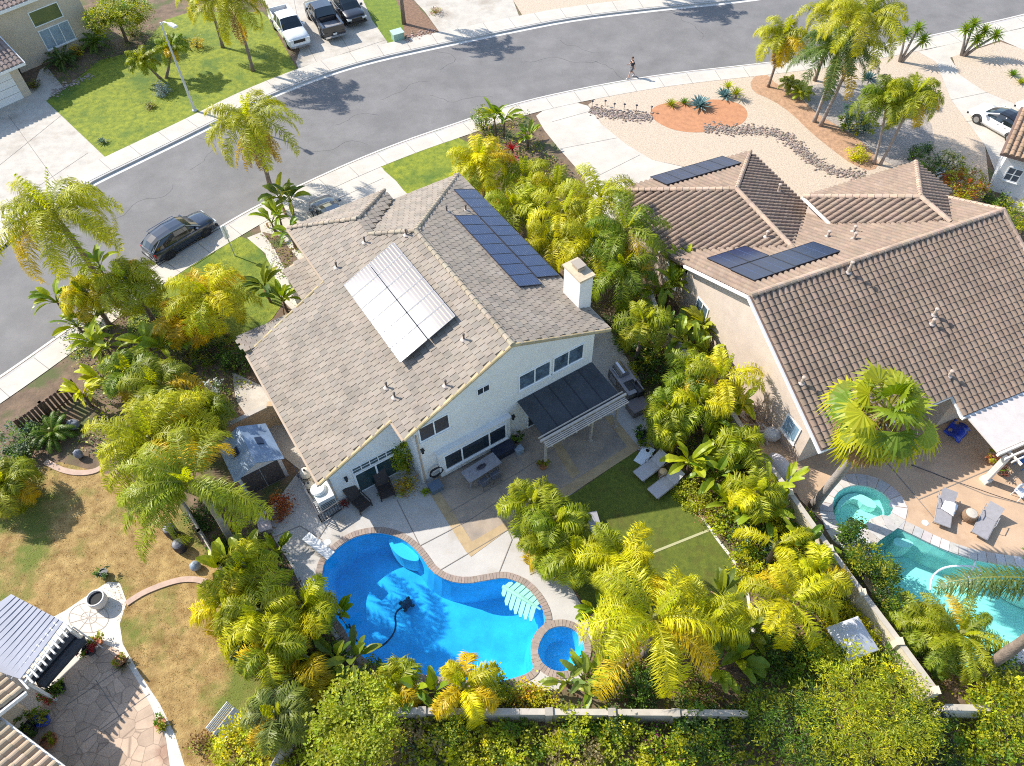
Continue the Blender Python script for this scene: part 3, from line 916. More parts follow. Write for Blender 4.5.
# ================================================================== MAIN HOUSE
FA = Frame(31.5, -18.73, 11.3)
mh = empty('main_house', FA.o, FA.yaw, 'two storey white stucco house with grey tiled roof above the blue pool', 'house')
KW, KE = .48, -.44
zW = lambda b: 2.5 + KW * (b - 1.5)
RB = 11.55; RZ = zW(RB)
zE = lambda b: RZ + KE * (b - RB)
Wp = plane_fn((0, 1.5, 2.5), (1, 1.5, 2.5), (0, RB, RZ))
Ep = plane_fn((0, RB, RZ), (1, RB, RZ), (0, 17.3, zE(17.3)))
KF = .437
Fp = plane_fn((-28, 0, RZ), (-28, 1, RZ), (-33.9, 0, RZ - KF * 5.9))
WZ = zW(9.76)
W2p = plane_fn((0, 9.76, WZ), (1, 9.76, WZ), (0, 12.75, WZ - .48 * 2.99))
W3p = plane_fn((-31.56, 0, WZ), (-31.56, 1, WZ), (-34.75, 0, WZ - .46 * 3.19))
polyW = [(-18.72, 5.62), (-18.72, RB), (-28, RB), (-30.05, 9.76), (-31.56, 9.76), (-34.78, 6.68), (-29.72, 6.66), (-29.5, 1.5), (-20.0, 1.5), (-20.0, 5.62)]
polyE = [(-18.72, RB), (-18.72, 17.35), (-33.95, 17.35), (-28, RB)]
polyF = [(-28, RB), (-33.95, 17.35), (-33.95, 12.8), (-33.7, 12.75), (-30.05, 9.76)]
polyW2 = [(-31.56, 9.76), (-34.78, 12.78), (-33.75, 12.78), (-30.05, 9.76)]
polyW3 = [(-31.56, 9.76), (-34.78, 6.68), (-34.78, 12.78)]
rf = MB()
for poly, pl in ((polyW, Wp), (polyE, Ep), (polyF, Fp), (polyW2, W2p), (polyW3, W3p)):
    rf.slab([FA.loc(a_, b_, pl[0](a_, b_) - .005) for a_, b_ in poly], .17)
roof = rf.build('roof', M_fas, mh)
rnd = random.Random(11)
tA = (.285, .237, .188); tA2 = (.245, .208, .168)
tl = MB()
for poly, pl in ((polyW, Wp), (polyE, Ep), (polyF, Fp), (polyW2, W2p), (polyW3, W3p)):
    tile_slope(tl, FA, poly, pl, 'flat', tA, .36, .38, rnd, .055, (tA2, .25))
tl.build('roof_tile', M_tileA, roof)
tC = (.33, .27, .2)
for p, q in (((-18.7, RB, RZ), (-28, RB, RZ)), ((-28, RB, RZ), (-33.95, 17.35, Fp[0](-33.95, 0))), ((-28, RB, RZ), (-30.05, 9.76, WZ)),
             ((-31.56, 9.76, WZ), (-34.78, 12.78, W3p[0](-34.78, 0))), ((-31.56, 9.76, WZ), (-34.78, 6.68, W3p[0](-34.78, 0)))):
    cp = MB(); caps(cp, FA, p, q, tC, rnd); cp.build('ridge_cap', M_tileA, roof)
# rake tiles on the two back gables
for p, q in (((-18.72, 5.62, zW(5.62)), (-18.72, RB, RZ)), ((-18.72, 17.35, zE(17.35)), (-18.72, RB, RZ)), ((-20.0, 1.5, zW(1.5)), (-20.0, 5.62, zW(5.62))), ((-29.5, 1.5, zW(1.5)), (-29.72, 6.66, zW(6.66)))):
    cp = MB(); caps(cp, FA, p, q, (.4, .31, .17), rnd, .1, .4, .0); cp.build('rake_tile', M_tileA, roof)
for p, q in (((-20.0, 1.44, zW(1.5) - .1), (-29.5, 1.44, zW(1.5) - .1)), ((-18.75, 17.41, zE(17.35) - .1), (-33.95, 17.41, zE(17.35) - .1)), ((-29.9, 6.6, zW(6.66) - .1), (-34.78, 6.6, zW(6.66) - .1)), ((-18.75, 5.56, zW(5.62) - .1), (-19.95, 5.56, zW(5.62) - .1))):
    gt = MB(); gt.bar(FA.loc(*p), FA.loc(*q), .12, .12); gt.build('gutter', mat('gutter_paint', (.42, .32, .23), .5), roof)
# walls
wl = MB(); aR = -18.95
o_ = .17
def W_(pts): wall_with_gable(wl, FA, pts)
W_([(aR + .22, 6.1, 0), (aR + .22, 16.37, 0), (aR + .22, 16.37, zE(16.37) - o_), (aR + .22, RB, RZ - o_), (aR + .22, 6.1, zW(6.1) - o_)])
W_([(-20.09, 1.94, 0), (-20.09, 6.12, 0), (-20.09, 6.12, zW(6.1) - o_), (-20.09, 1.94, zW(1.94) - o_)])
W_([(-20.09, 6.1, 0), (-18.73, 6.1, 0), (-18.73, 6.1, zW(6.1) - o_), (-20.09, 6.1, zW(6.1) - o_)])
W_([(-29.2, 1.94, 0), (-20.09, 1.94, 0), (-20.09, 1.94, zW(1.94) - o_), (-29.2, 1.94, zW(1.94) - o_)])
W_([(-29.2, 7.1, 0), (-29.2, 1.94, 0), (-29.2, 1.94, zW(1.94) - o_), (-29.2, 7.1, zW(7.1) - o_)])
W_([(-34.3, 7.1, 0), (-29.2, 7.1, 0), (-29.2, 7.1, zW(7.1) - o_), (-34.3, 7.1, zW(7.1) - o_)])
W_([(-34.3, 12.4, 0), (-34.3, 7.1, 0), (-34.3, 7.1, 4.95), (-34.3, 12.4, 4.95)])
W_([(-33.4, 12.4, 0), (-34.3, 12.4, 0), (-34.3, 12.4, 4.95), (-33.4, 12.4, 4.95)])
W_([(-33.4, 16.37, 0), (-33.4, 12.4, 0), (-33.4, 12.4, 4.75), (-33.4, 16.37, 4.75)])
W_([(-18.73, 16.37, 0), (-33.4, 16.37, 0), (-33.4, 16.37, zE(16.37) - o_), (-18.73, 16.37, zE(16.37) - o_)])
wl.build('wall', M_wallA, mh)
# rear windows
AR = -18.73
M_screen = mat('window_screen', (.045, .04, .045), .5)
pane_window(FA, mh, AR, 7.15, 3.72, 1.5, 1.02, glass=M_screen)
pane_window(FA, mh, AR, 9.88, 4.98, .62, .42, sill=False, fr=.04)
pane_window(FA, mh, AR, 12.78, 3.7, 1.75, 1.06, glass=M_glassb)
pane_window(FA, mh, AR, 14.8, 3.7, 1.75, 1.06, glass=M_glassb)
# bump-out with three dark panes
bo = MB()
for c_, s_ in ((((7.0 + 11.15) / 2, .34, 1.18), (4.15, .68, 2.1)),):
    bo.box(FA.loc(AR + .1, c_[0], 0) + Vector((0, 0, 1.2)), (4.15, .3, 2.1))
bo.box(FA.loc(AR + .12, 9.08, 2.28), (4.25, .4, .06))
bw = bo.build('window_bay', M_wallA, mh)
pane_window(FA, bw, AR + .252, 9.08, .72, 3.5, 1.15, glass=M_glass, mull=[-.8, .8], fr=.09, name='bay_window')
# sliding door under the lean-to part with a grid transom
aS = -20.09
pane_window(FA, mh, aS, 4.3, .06, 2.15, 1.55, glass=mat('door_glass', (.02, .045, .05), .06, spec=.8), name='sliding_door', sill=False, fr=.1)
pane_window(FA, mh, aS, 4.3, 1.82, 2.25, .42, cols=5, rows=2, fr=.045, name='transom_window', sill=False, glass=mat('transom_glass', (.06, .09, .1), .15))
# sliding door under the patio cover
pane_window(FA, mh, AR, 13.7, .06, 2.6, 2.0, name='sliding_door', sill=False, fr=.09)
def sconce(F, root, a, b, z):
    m = MB(); m.box(F.loc(a + .05, b, z), (.12, .1, .24)); m.box(F.loc(a + .1, b, z + .14), (.16, .2, .03)); m.box(F.loc(a + .06, b, z - .16), (.1, .12, .03))
    m.build('wall_light', mat('wall_light_black', (.02, .02, .02), .4), root)
sconce(FA, mh, aS, 2.75, 1.75); sconce(FA, mh, AR, 6.35, 2.95); sconce(FA, mh, AR, 11.45, 1.75)
for p, q in (((-20.02, 2.0, .1), (-20.02, 2.0, 2.4)), ((-18.66, 6.18, .1), (-18.66, 6.18, 4.4))):
    m = MB(); m.bar(FA.loc(*p), FA.loc(*q), .07); m.build('downpipe', MATS['gutter_paint'], mh)
# chimney
ch = MB(); ca, cb = -21.2, 17.05
ch.box(FA.loc(ca, cb, 3.5), (.78, 1.36, 7.0)); c_o = ch.build('chimney', M_wallA, mh)
cc = MB(); cc.box(FA.loc(ca, cb, 7.04), (.94, 1.52, .12)); cc.build('chimney_cap', mat('cap_concrete', (.5, .4, .27), .9, var=.15, scale=4), c_o)
cc = MB(); cc.box(FA.loc(ca - .12, cb + .05, 7.22), (.4, .5, .24)); cc.box(FA.loc(ca - .12, cb + .05, 7.36), (.52, .62, .04)); cc.box(FA.loc(ca + .16, cb + .05, 7.2), (.3, .06, .16))
cc.build('flue', mat('flue_metal', (.4, .33, .25), .6, metal=.3), c_o)
# vent pipes on the west slope and the ridge
for px_, py_ in ((337, 268), (365, 243), (406.5, 235.5), (464, 340), (446, 386), (395, 398), (387, 388), (447, 212), (466, 211)):
    # solve on the slope planes by walking the height
    bestp = None
    for pl, poly in ((Wp, polyW), (Ep, polyE), (W2p, polyW2)):
        z = 5.
        for _ in range(30):
            p = at(px_, py_, z); a_, b_ = p.dot(FA.A), p.dot(FA.B); z += (pl[0](a_, b_) - z) * .6
        if inside((a_, b_), poly): bestp = (a_, b_, z); break
    if bestp: vent_pipe(FA, mh, *bestp, h=.34, r=.045)
# white solar heating panels: two columns of six on the west slope, mirror-bright to the sun
m, nt, b_ = _nt('solar_heater_glass')
b_.inputs['Base Color'].default_value = (.2, .185, .19, 1); b_.inputs['Roughness'].default_value = .09; b_.inputs['Specular IOR Level'].default_value = .32
M_heat = m
M_heatline = mat('heater_tube', (.42, .27, .15), .5)
a_lo, a_hi = -28.3, -21.85; b_lo, b_hi = 7.28, 10.45
for i in range(6):
    for j in range(2):
        a0_, a1_ = a_lo + (a_hi - a_lo) * i / 6, a_lo + (a_hi - a_lo) * (i + 1) / 6
        b0_, b1_ = b_lo + (b_hi - b_lo) * j / 2, b_lo + (b_hi - b_lo) * (j + 1) / 2
        zH = lambda a__, b__: zW(b__) - .04 * (b__ - b_hi) + .03 * (a__ - a_lo)
        solar_panel(FA, mh, [(a0_, b0_, zH(a0_, b0_)), (a1_, b0_, zH(a1_, b0_)), (a1_, b1_, zH(a1_, b1_)), (a0_, b1_, zH(a0_, b1_))], 'solar_panel', (M_heat, mat('heater_frame', (.12, .13, .16), .5), M_heatline), 0, 9, lift=.14, lw=.05, gap=.022)
# blue panels: two rows on the east slope
def pv_row(b0_, b1_, a0_, a1_, n):
    for i in range(n):
        p0, p1 = a0_ + (a1_ - a0_) * i / n, a0_ + (a1_ - a0_) * (i + 1) / n
        solar_panel(FA, mh, [(p0, b0_, zE(b0_)), (p1, b0_, zE(b0_)), (p1, b1_, zE(b1_)), (p0, b1_, zE(b1_))], 'solar_panel', (M_pv, M_blk, M_pvline), 6, 10, lift=.14, gap=.006)
pv_row(14.36, 15.78, -29.15, -22.6, 7)
pv_row(15.86, 17.3, -31.9, -23.2, 9)
# lower entry roof and the front lean-to roof on the street side
er = MB(); er.slab([FA.loc(*p) for p in ((-34.4, 5.55, 2.55), (-34.4, 7.1, 3.1), (-30.1, 7.1, 3.1), (-30.1, 5.55, 2.55))], .15)
eo = er.build('entry_roof', M_fas, mh)
tl = MB(); ep = plane_fn((0, 5.5, 2.55), (1, 5.5, 2.55), (0, 7.1, 3.1)); tile_slope(tl, FA, [(-34.4, 5.55), (-34.4, 7.1), (-30.1, 7.1), (-30.1, 5.55)], ep, 'flat', tA, .36, .38, rnd, .055, (tA2, .25)); tl.build('roof_tile', M_tileA, eo)
for a_ in (-34.2, -31):
    m = MB(); m.box(FA.loc(a_, 5.75, 1.25), (.3, .3, 2.5)); m.build('entry_post', M_wallA, mh)
fp = plane_fn((-29.6, 0, 2.75), (-29.6, 1, 2.75), (-31.2, 0, 2.3)); pf = [(-29.55, 1.45), (-31.2, 1.45), (-31.2, 5.3), (-29.55, 5.6)]
er = MB(); er.slab([FA.loc(a_, b_, fp[0](a_, b_)) for a_, b_ in pf], .15); eo = er.build('front_roof', M_fas, mh)
tl = MB(); tile_slope(tl, FA, pf, fp, 'flat', tA2, .33, .36, rnd, .13); tl.build('roof_tile', M_tileA, eo)
m = MB(); m.box(FA.loc(-30.1, 3.4, 1.0), (3.6, 1.8, 2.1)); m.build('front_wall', M_wallA, mh)
# garage door facing the street
m = MB(); m.box(FA.loc(-34.33, 9.7, 1.1), (4.4, .06, 2.2)); m.build('garage_door', M_trim, mh)

# ------------------------------------------------------------------ patio cover behind the main house
pcov = empty('patio_cover', FA.world(-17, 14, 0), FA.yaw, 'dark patio cover with white slatted lattice edge on posts behind the white house', 'patio cover')
FP = Frame(31.5, -17, 14)
zc = 2.72
def bb(px_, py_, z): p = at(px_, py_, z); return p.dot(FA.A), p.dot(FA.B)
c1 = bb(555, 432, 2.62); c2 = bb(621, 394.5, 2.62)
ae = (c1[0] + c2[0]) / 2
b_l, b_r = 11.75, c2[1] - .1
r_ = MB(); r_.slab([FP.loc(-18.7, b_l, 2.86), FP.loc(ae + .1, b_l, 2.66), FP.loc(ae + .1, b_r, 2.66), FP.loc(-18.7, b_r, 2.86)], .05)
M_cover = mat('roll_roofing_dark', (.045, .05, .056), .8, var=.3, scale=.9, bump=.2, bscale=30, detail=7)
ro = r_.build('cover_roof', M_cover, pcov)
sm_ = MB(); nb = 5
for k in range(1, nb):
    b_ = b_l + (b_r - b_l) * k / nb
    sm_.bar(FP.loc(-18.68, b_, 2.863), FP.loc(ae + .08, b_, 2.664), .05, .012)
sm_.build('roof_seam', mat('roof_seam_dark', (.02, .024, .03), .8), ro)
M_wood = mat('painted_lattice_wood', (.5, .43, .36), .7, var=.12, scale=4)
for k in range(7):
    b_ = b_l + .1 + (b_r - b_l - .2) * k / 6
    m = MB(); m.bar(FP.loc(-18.7, b_, 2.6 + .12), FP.loc(ae + .55, b_, 2.5), .07, .16); m.build('rafter', M_wood, pcov)
m = MB(); m.bar(FP.loc(ae + .12, b_l - .3, 2.66), FP.loc(ae + .12, b_r + .3, 2.66), .1, .16); m.build('beam', M_wood, pcov)
m = MB(); m.bar(FP.loc(ae - .05, b_l - .3, 2.74), FP.loc(ae - .05, b_r + .2, 2.74), .04, .1); m.build('edge_board', M_wood, pcov)
for k in range(4):
    m = MB(); m.bar(FP.loc(ae + .26 + k * .1, b_l - .2, 2.62), FP.loc(ae + .26 + k * .1, b_r + .15, 2.62), .045, .05); m.build('lattice_slat', M_wood, pcov)
for b_ in (b_l + .05, (b_l + b_r) / 2 + .6, b_r - .1):
    m = MB(); m.box(FP.loc(ae + .1, b_, 1.25), (.11, .11, 2.5)); m.box(FP.loc(ae + .1, b_, .06), (.2, .2, .12)); m.build('post', M_wood, pcov)

# ================================================================== RIGHT HOUSE
FB = Frame(21.5, -19.45, 28)
rh = empty('right_house', FB.o, FB.yaw, 'peach stucco house with brown barrel tile roof right of the white house', 'house')
KB = .47; RZ2 = 6.35
zB = lambda a: RZ2 - KB * (a + 19.45)
zFr = lambda a: RZ2 + KB * (a + 19.45)
b0, b1 = 20.35, 44.0
Bp = plane_fn((-19.45, 0, RZ2), (-19.45, 1, RZ2), (-12, 0, zB(-12)))
Frp = plane_fn((-19.45, 0, RZ2), (-19.45, 1, RZ2), (-25, 0, zFr(-25)))
brk = 36.4
polyB = [(-19.45, b0), (-12.1, b0), (-12.25, 28.3), (-11.2, 28.3), (-11.2, 36.4), (-19.45, brk)]
polyFr = [(-19.45, b0), (-19.45, brk), (-26.4, 36.4), (-27.3, 36.4), (-27.3, 30.0), (-27.3, 20.35), (-24.8, 20.35)]
hip = plane_fn((-19.45, brk, RZ2), (-11.2, 41.5, zB(-11.2)), (-24.4, 40.3, zFr(-24.4)))
polyH = [(-19.45, brk), (-11.2, 41.5), (-24.4, 40.3)]
w1z = 4.75; w1b = 25.75; w1a = -28.35
W1L = plane_fn((0, w1b, w1z), (1, w1b, w1z), (0, 20.5, 2.75)); W1R = plane_fn((0, w1b, w1z), (1, w1b, w1z), (0, 30.6, 2.8)); W1F = plane_fn((w1a, 0, w1z), (w1a, 1, w1z), (-33.3, 0, 2.8))
back1 = -22.6
polyW1L = [(w1a, w1b), (back1, w1b), (-27.3, 20.45), (-33.3, 20.45)]
polyW1R = [(w1a, w1b), (-33.3, 30.55), (-27.4, 30.55), (back1, w1b)]
polyW1F = [(w1a, w1b), (-33.3, 20.45), (-33.3, 30.55)]
w2z = 6.1; w2b = 33.4; w2a = -22.3
W2L = plane_fn((0, w2b, w2z), (1, w2b, w2z), (0, 29.4, 4.35)); W2R = plane_fn((0, w2b, w2z), (1, w2b, w2z), (0, 37.7, 4.3)); W2F = plane_fn((w2a, 0, w2z), (w2a, 1, w2z), (-26.6, 0, 4.3))
polyW2L = [(w2a, w2b), (-20.0, w2b), (-23.8, 29.4), (-26.6, 29.4)]
polyW2R = [(w2a, w2b), (-26.6, 37.7), (-23.8, 37.7), (-20.0, w2b)]
polyW2F = [(w2a, w2b), (-26.6, 29.4), (-26.6, 37.7)]
allB = ((polyB, Bp), (polyFr, Frp), (polyW1L, W1L), (polyW1R, W1R), (polyW1F, W1F), (polyW2L, W2L), (polyW2R, W2R), (polyW2F, W2F))
rf = MB()
for poly, pl in allB:
    rf.slab([FB.loc(a_, b_, pl[0](a_, b_) - .005) for a_, b_ in poly], .17)
roofB = rf.build('roof', mat('roof_underlay_brown', (.2, .13, .1), .8), rh)
tB = (.25, .18, .132)
tl = MB(); rnd = random.Random(21)
for poly, pl in allB:
    hole_ = None
    tile_slope(tl, FB, poly, pl, 'barrel', tB, .34, .36, rnd, .1)
tl.build('roof_tile', M_tileB, roofB)
for p, q in (((-19.45, b0, RZ2), (-19.45, brk, RZ2)), ((-19.45, brk - .1, RZ2), (-11.2, brk - .1, zB(-11.2))), ((-19.45, brk - .1, RZ2), (-26.4, brk - .1, zFr(-26.4))),
             ((w1a, w1b, w1z), (back1, w1b, w1z)), ((w1a, w1b, w1z), (-33.3, 20.45, 2.8)), ((w1a, w1b, w1z), (-33.3, 30.55, 2.8)),
             ((w2a, w2b, w2z), (-20.0, w2b, w2z)), ((w2a, w2b, w2z), (-26.6, 29.4, 4.3)), ((w2a, w2b, w2z), (-26.6, 37.7, 4.3))):
    cp = MB(); caps(cp, FB, p, q, (.4, .29, .21), rnd, .15, .38, .1); cp.build('ridge_cap', M_tileB, roofB)
for p, q in (((-19.5, b0 - .06, RZ2 - .1), (-12.05, b0 - .06, zB(-12.05) - .1)), ((-19.5, b0 - .06, RZ2 - .1), (-24.8, b0 - .06, zFr(-24.8) - .1)), ((-12.2, 28.24, zB(-12.2) - .1), (-11.15, 28.24, zB(-11.15) - .1)),
             ((-11.12, 28.2, zB(-11.2) - .1), (-11.12, 36.4, zB(-11.2) - .1)), ((-12.1, b0, zB(-12.1) - .12), (-12.2, 28.2, zB(-12.2) - .12)), ((-23.9, 29.34, 4.28), (-26.65, 29.34, 4.28)), ((-27.3, 20.38, 2.66), (-33.3, 20.38, 2.66))):
    gt = MB(); gt.bar(FB.loc(*p), FB.loc(*q), .1, .15); gt.build('fascia', M_trim, roofB)
wl = MB(); bL = 20.68
def X_(pts): wall_with_gable(wl, FB, pts)
X_([(-24.9, bL, 0), (-13.16, bL, 0), (-13.16, bL, zB(-13.16) - .17), (-19.45, bL, RZ2 - .17), (-24.9, bL, zFr(-24.9) - .17)])
X_([(-13.16, bL, 0), (-13.16, 28.6, 0), (-13.16, 28.6, zB(-13.16) - .17), (-13.16, bL, zB(-13.16) - .17)])
X_([(-13.16, 28.6, 0), (-12.1, 28.6, 0), (-12.1, 28.6, 2.6), (-13.16, 28.6, 2.6)])
X_([(-12.1, 28.6, 0), (-12.1, 36, 0), (-12.1, 36, zB(-12.1) - .17), (-12.1, 28.6, zB(-12.1) - .17)])
X_([(-32.9, 20.8, 0), (-24.9, 20.8, 0), (-24.9, 20.8, 2.75), (-32.9, 20.8, 2.75)])
X_([(-32.9, 30.2, 0), (-32.9, 20.8, 0), (-32.9, 20.8, 2.7), (-32.9, 30.2, 2.7)])
X_([(-26.3, 30.2, 0), (-32.9, 30.2, 0), (-32.9, 30.2, 2.7), (-26.3, 30.2, 2.7)])
X_([(-26.3, 37.4, 0), (-26.3, 29.7, 0), (-26.3, 29.7, 4.25), (-26.3, 37.4, 4.25)])
X_([(-23.5, 29.7, 0), (-26.3, 29.7, 0), (-26.3, 29.7, 4.25), (-23.5, 29.7, 4.25)])
X_([(-23.5, 37.4, 0), (-26.3, 37.4, 0), (-26.3, 37.4, 4.25), (-23.5, 37.4, 4.25)][::-1])
X_([(-12.1, 36, 0), (-26, 36, 0), (-26, 36, zFr(-26) - .17), (-19.45, 36, RZ2 - .17), (-12.1, 36, zB(-12.1) - .17)])
wl.build('wall', M_wallB, rh)
pane_window(FB, rh, -14.3, bL, 1.0, .95, 1.15, 'b', 1, s=-1, glass=mat('blue_window_glass', (.2, .32, .42), .12, spec=.8), fr=.09)
pane_window(FB, rh, -22.9, bL, 1.2, 1.0, 1.2, 'b', 2, s=-1, glass=M_glassb)
pane_window(FB, rh, -26.3, 20.8, .9, 1.2, 1.3, 'b', 2, s=-1, glass=mat('pale_window_glass', (.45, .5, .55), .15, spec=.7))
def onB(px_, py_, pl):
    z = 4.
    for _ in range(40):
        p = at(px_, py_, z); a_, b_ = p.dot(FB.A), p.dot(FB.B); z += (pl[0](a_, b_) - z) * .5
    return a_, b_, z
pm = (M_pvdk, M_blk, M_pvline)
def quadpv(pl, a0_, a1_, b0_, b1_):
    f = pl[0]
    solar_panel(FB, rh, [(a0_, b0_, f(a0_, b0_)), (a0_, b1_, f(a0_, b1_)), (a1_, b1_, f(a1_, b1_)), (a1_, b0_, f(a1_, b0_))], 'solar_panel', pm, 2, 2, lift=.2, gap=.008)
# front slope: two stacked then a row (mapped from the photograph)
wdt = 1.28
for a0_, a1_, b0_, b1_ in ((-24.4, -22.45, 21.45, 22.7), (-24.4, -22.45, 22.72, 23.95), (-22.4, -20.45, 21.4, 22.65), (-22.4, -20.45, 22.67, 23.92), (-22.4, -20.5, 23.94, 25.2), (-22.4, -20.5, 25.22, 26.75)):
    quadpv(Frp, a0_, a1_, b0_, b1_)
# street-side wing: one row of five
q0 = onB(667, 187.5, W1F); q1 = onB(741, 165.5, W1F); q2 = onB(652.5, 179, W1F)
for k in range(5):
    bb0 = q0[1] + (q1[1] - q0[1]) * k / 5; bb1 = q0[1] + (q1[1] - q0[1]) * (k + 1) / 5
    quadpv(W1F, q2[0], q0[0], bb0, bb1)
M_vent = mat('vent_pale_paint', (.45, .36, .29), .7)
for px_, py_, h_, pl in ((847.5, 273.5, .55, Bp), (933, 316, .3, Bp), (931, 325, .2, Bp), (948, 377, .25, Bp), (801, 384, .3, Bp), (827, 238, .25, Frp), (853, 240.5, .3, Frp), (853, 233, .25, Frp), (766, 238, .25, W1L), (778, 192, .35, W1R)):
    a_, b_, z_ = onB(px_, py_, pl); vent_pipe(FB, rh, a_, b_, z_ + .05, h=h_ + .12, r=.07, m=M_vent)
# solid patio roof of the right house
pc2 = empty('patio_cover', FB.world(-10, 30, 0), FB.yaw, 'pale flat patio roof with beams and leaning post behind the peach house', 'patio cover')
FQ = Frame(21.5, -10, 30)
r_ = MB(); r_.slab([FQ.loc(-11.12, 28.45, 2.44), FQ.loc(-8.95, 28.35, 2.36), FQ.loc(-8.95, 36.2, 2.36), FQ.loc(-11.12, 36.2, 2.44)], .08)
r_.build('cover_roof', mat('pale_roll_roofing', (.52, .46, .42), .85, var=.08, scale=2), pc2)
M_beam2 = mat('white_beam', (.66, .6, .53), .7, var=.1, scale=3)
m = MB(); m.bar(FQ.loc(-8.85, 28.3, 2.3), FQ.loc(-8.85, 36.3, 2.3), .12, .22); m.build('beam', M_beam2, pc2)
m = MB(); m.bar(FQ.loc(-8.55, 28.5, 2.22), FQ.loc(-8.55, 36.3, 2.22), .08, .16); m.build('beam', M_beam2, pc2)
m = MB(); m.bar(FQ.loc(-8.3, 28.7, 2.2), FQ.loc(-8.3, 36.3, 2.2), .06, .14); m.build('beam', M_beam2, pc2)
for k in range(6):
    m = MB(); m.bar(FQ.loc(-9.6, 29 + k * 1.4, 2.22), FQ.loc(-8.0, 29 + k * 1.4, 2.2), .07, .14); m.build('rafter', M_beam2, pc2)
for b_ in (28.7, 32.5):
    m = MB(); m.box(FQ.loc(-8.6, b_, 1.08), (.26, .26, 2.16)); m.box(FQ.loc(-8.6, b_, .12), (.42, .42, .24)); m.build('post', M_beam2, pc2)

# ================================================================== TOP-LEFT HOUSE
lh_o = at(20, 110, 0)
FC = Frame(47, 0, 0); ca0, cb0 = lh_o.dot(FC.A), lh_o.dot(FC.B)
FC = Frame(47, ca0, cb0)
lh = empty('corner_house', FC.o, FC.yaw, 'beige stucco house with brown tile roof and white garage door at the top left', 'house')
def abz(px_, py_, z, F=FC): p = at(px_, py_, z); return (p.dot(F.A), p.dot(F.B), z)
M_tileC = mat_tint('roof_tile_dun', .85, .1, 1.6)
def block(F, root, name, m, pts_ab, z0, z1):
    """walls over a plan outline [(a,b)] in house axes"""
    k = MB(); n = len(pts_ab)
    for i in range(n):
        p, q = pts_ab[i], pts_ab[(i + 1) % n]
        k.quad(F.loc(p[0], p[1], z0), F.loc(q[0], q[1], z0), F.loc(q[0], q[1], z1), F.loc(p[0], p[1], z1))
    return k.build(name, m, root)


def tiled(F, root, poly, pl, base, rnd, name='roof', style='barrel', mt=None, tw=.36, tl_=.42):
    s = MB(); s.slab([F.loc(a_, b_, pl[0](a_, b_) - .005) for a_, b_ in poly], .17)
    o = s.build(name, MATS['roof_underlay_brown'], root)
    t = MB(); tile_slope(t, F, poly, pl, style, base, tw, tl_, rnd, .12); t.build('roof_tile', mt or M_tileC, o)
    return o


rnd = random.Random(5)
# garage wing of the corner house
g = abz(32, 94, 0); ga, gb_ = g[0], g[1]
block(FC, lh, 'garage_wall', M_wallC, [(ga, gb_), (ga - 5.6, gb_), (ga - 5.6, gb_ - 9), (ga, gb_ - 9)], 0, 2.65)
k = MB(); k.box(FC.loc(ga + .03, gb_ - 3.0, 1.15), (4.6, .06, 2.3)); gd = k.build('garage_door', M_trim, lh)
k = MB()
for i in range(1, 4): k.box(FC.loc(ga + .065, gb_ - 3.0, i * .57), (4.5, .012, .02))
k.build('door_groove', M_joint, gd)
e = abz(21.5, 49.5, 2.75)
poly = [(ga + .6, gb_ + .5), (ga - 5.4, gb_ + .5), (ga - 5.4, gb_ - 9), (ga + .6, gb_ - 9)]
pl = plane_fn((ga + .6, 0, 2.7), (ga + .6, 1, 2.7), (ga - 5.4, 0, 5.1))
ro = tiled(FC, lh, poly, pl, (.25, .19, .16), rnd)
k = MB(); k.bar(FC.loc(ga + .64, gb_ + .55, 2.6), FC.loc(ga + .64, gb_ - 9, 2.6), .1, .2); k.build('fascia', M_trim, ro)
k = MB(); k.bar(FC.loc(ga + .64, gb_ + .55, 2.6), FC.loc(ga - 5.4, gb_ + .55, 5.0), .08, .2); k.build('rake_board', M_trim, ro)
# tall front wall with the large window
m_ = abz(50, 61, 0); ma = m_[0] ; me_ = abz(92, 36, 0)[1]
block(FC, lh, 'wall', M_wallC, [(ma, gb_ - 1), (ma, me_), (ma - 9, me_), (ma - 9, gb_ - 1)], 0, 5.0)
wb = abz(62, 43, 1.0)[1]
pane_window(FC, lh, ma, wb, .9, 2.5, 1.5, cols=3, glass=mat('painted_blue_reflection', (.3, .37, .42), .12, spec=.8, var=.15, scale=2), label='tall front window with a pale blue reflection painted in its glass')  # bright bluish reflection is painted into the glass colour
pane_window(FC, lh, ma, wb - .1, 2.85, 2.4, 1.1, cols=1, glass=mat('painted_green_reflection', (.12, .13, .06), .06, spec=.9), name='transom_window', sill=False)  # yellow green reflection is put into the glass colour
k = MB(); k.box(FC.loc(ma + .02, gb_ + .35, 1.2), (1.2, .08, 2.4)); k.build('door', M_dark, lh)
poly = [(ma + .7, gb_ - 4), (ma + .7, me_ + .6), (ma - 9, me_ + .6), (ma - 9, gb_ - 4)]
pl = plane_fn((ma + .7, 0, 5.1), (ma + .7, 1, 5.1), (ma - 9, 0, 8.6))
poly = [(ma + .7, gb_ - 4), (ma + .7, me_ - 3.3), (ma - 9, me_ - 3.3), (ma - 9, gb_ - 4)]
ro = tiled(FC, lh, poly, pl, (.25, .19, .16), rnd)
k = MB(); k.bar(FC.loc(ma + .74, gb_ - 4, 5.0), FC.loc(ma + .74, me_ - 3.3, 5.0), .1, .22); k.build('fascia', M_trim, ro)
k = MB(); k.bar(FC.loc(ma + .7, me_ - 3.3, 5.0), FC.loc(ma - 9, me_ - 3.3, 8.5), .1, .22); k.build('rake_board', M_trim, ro)

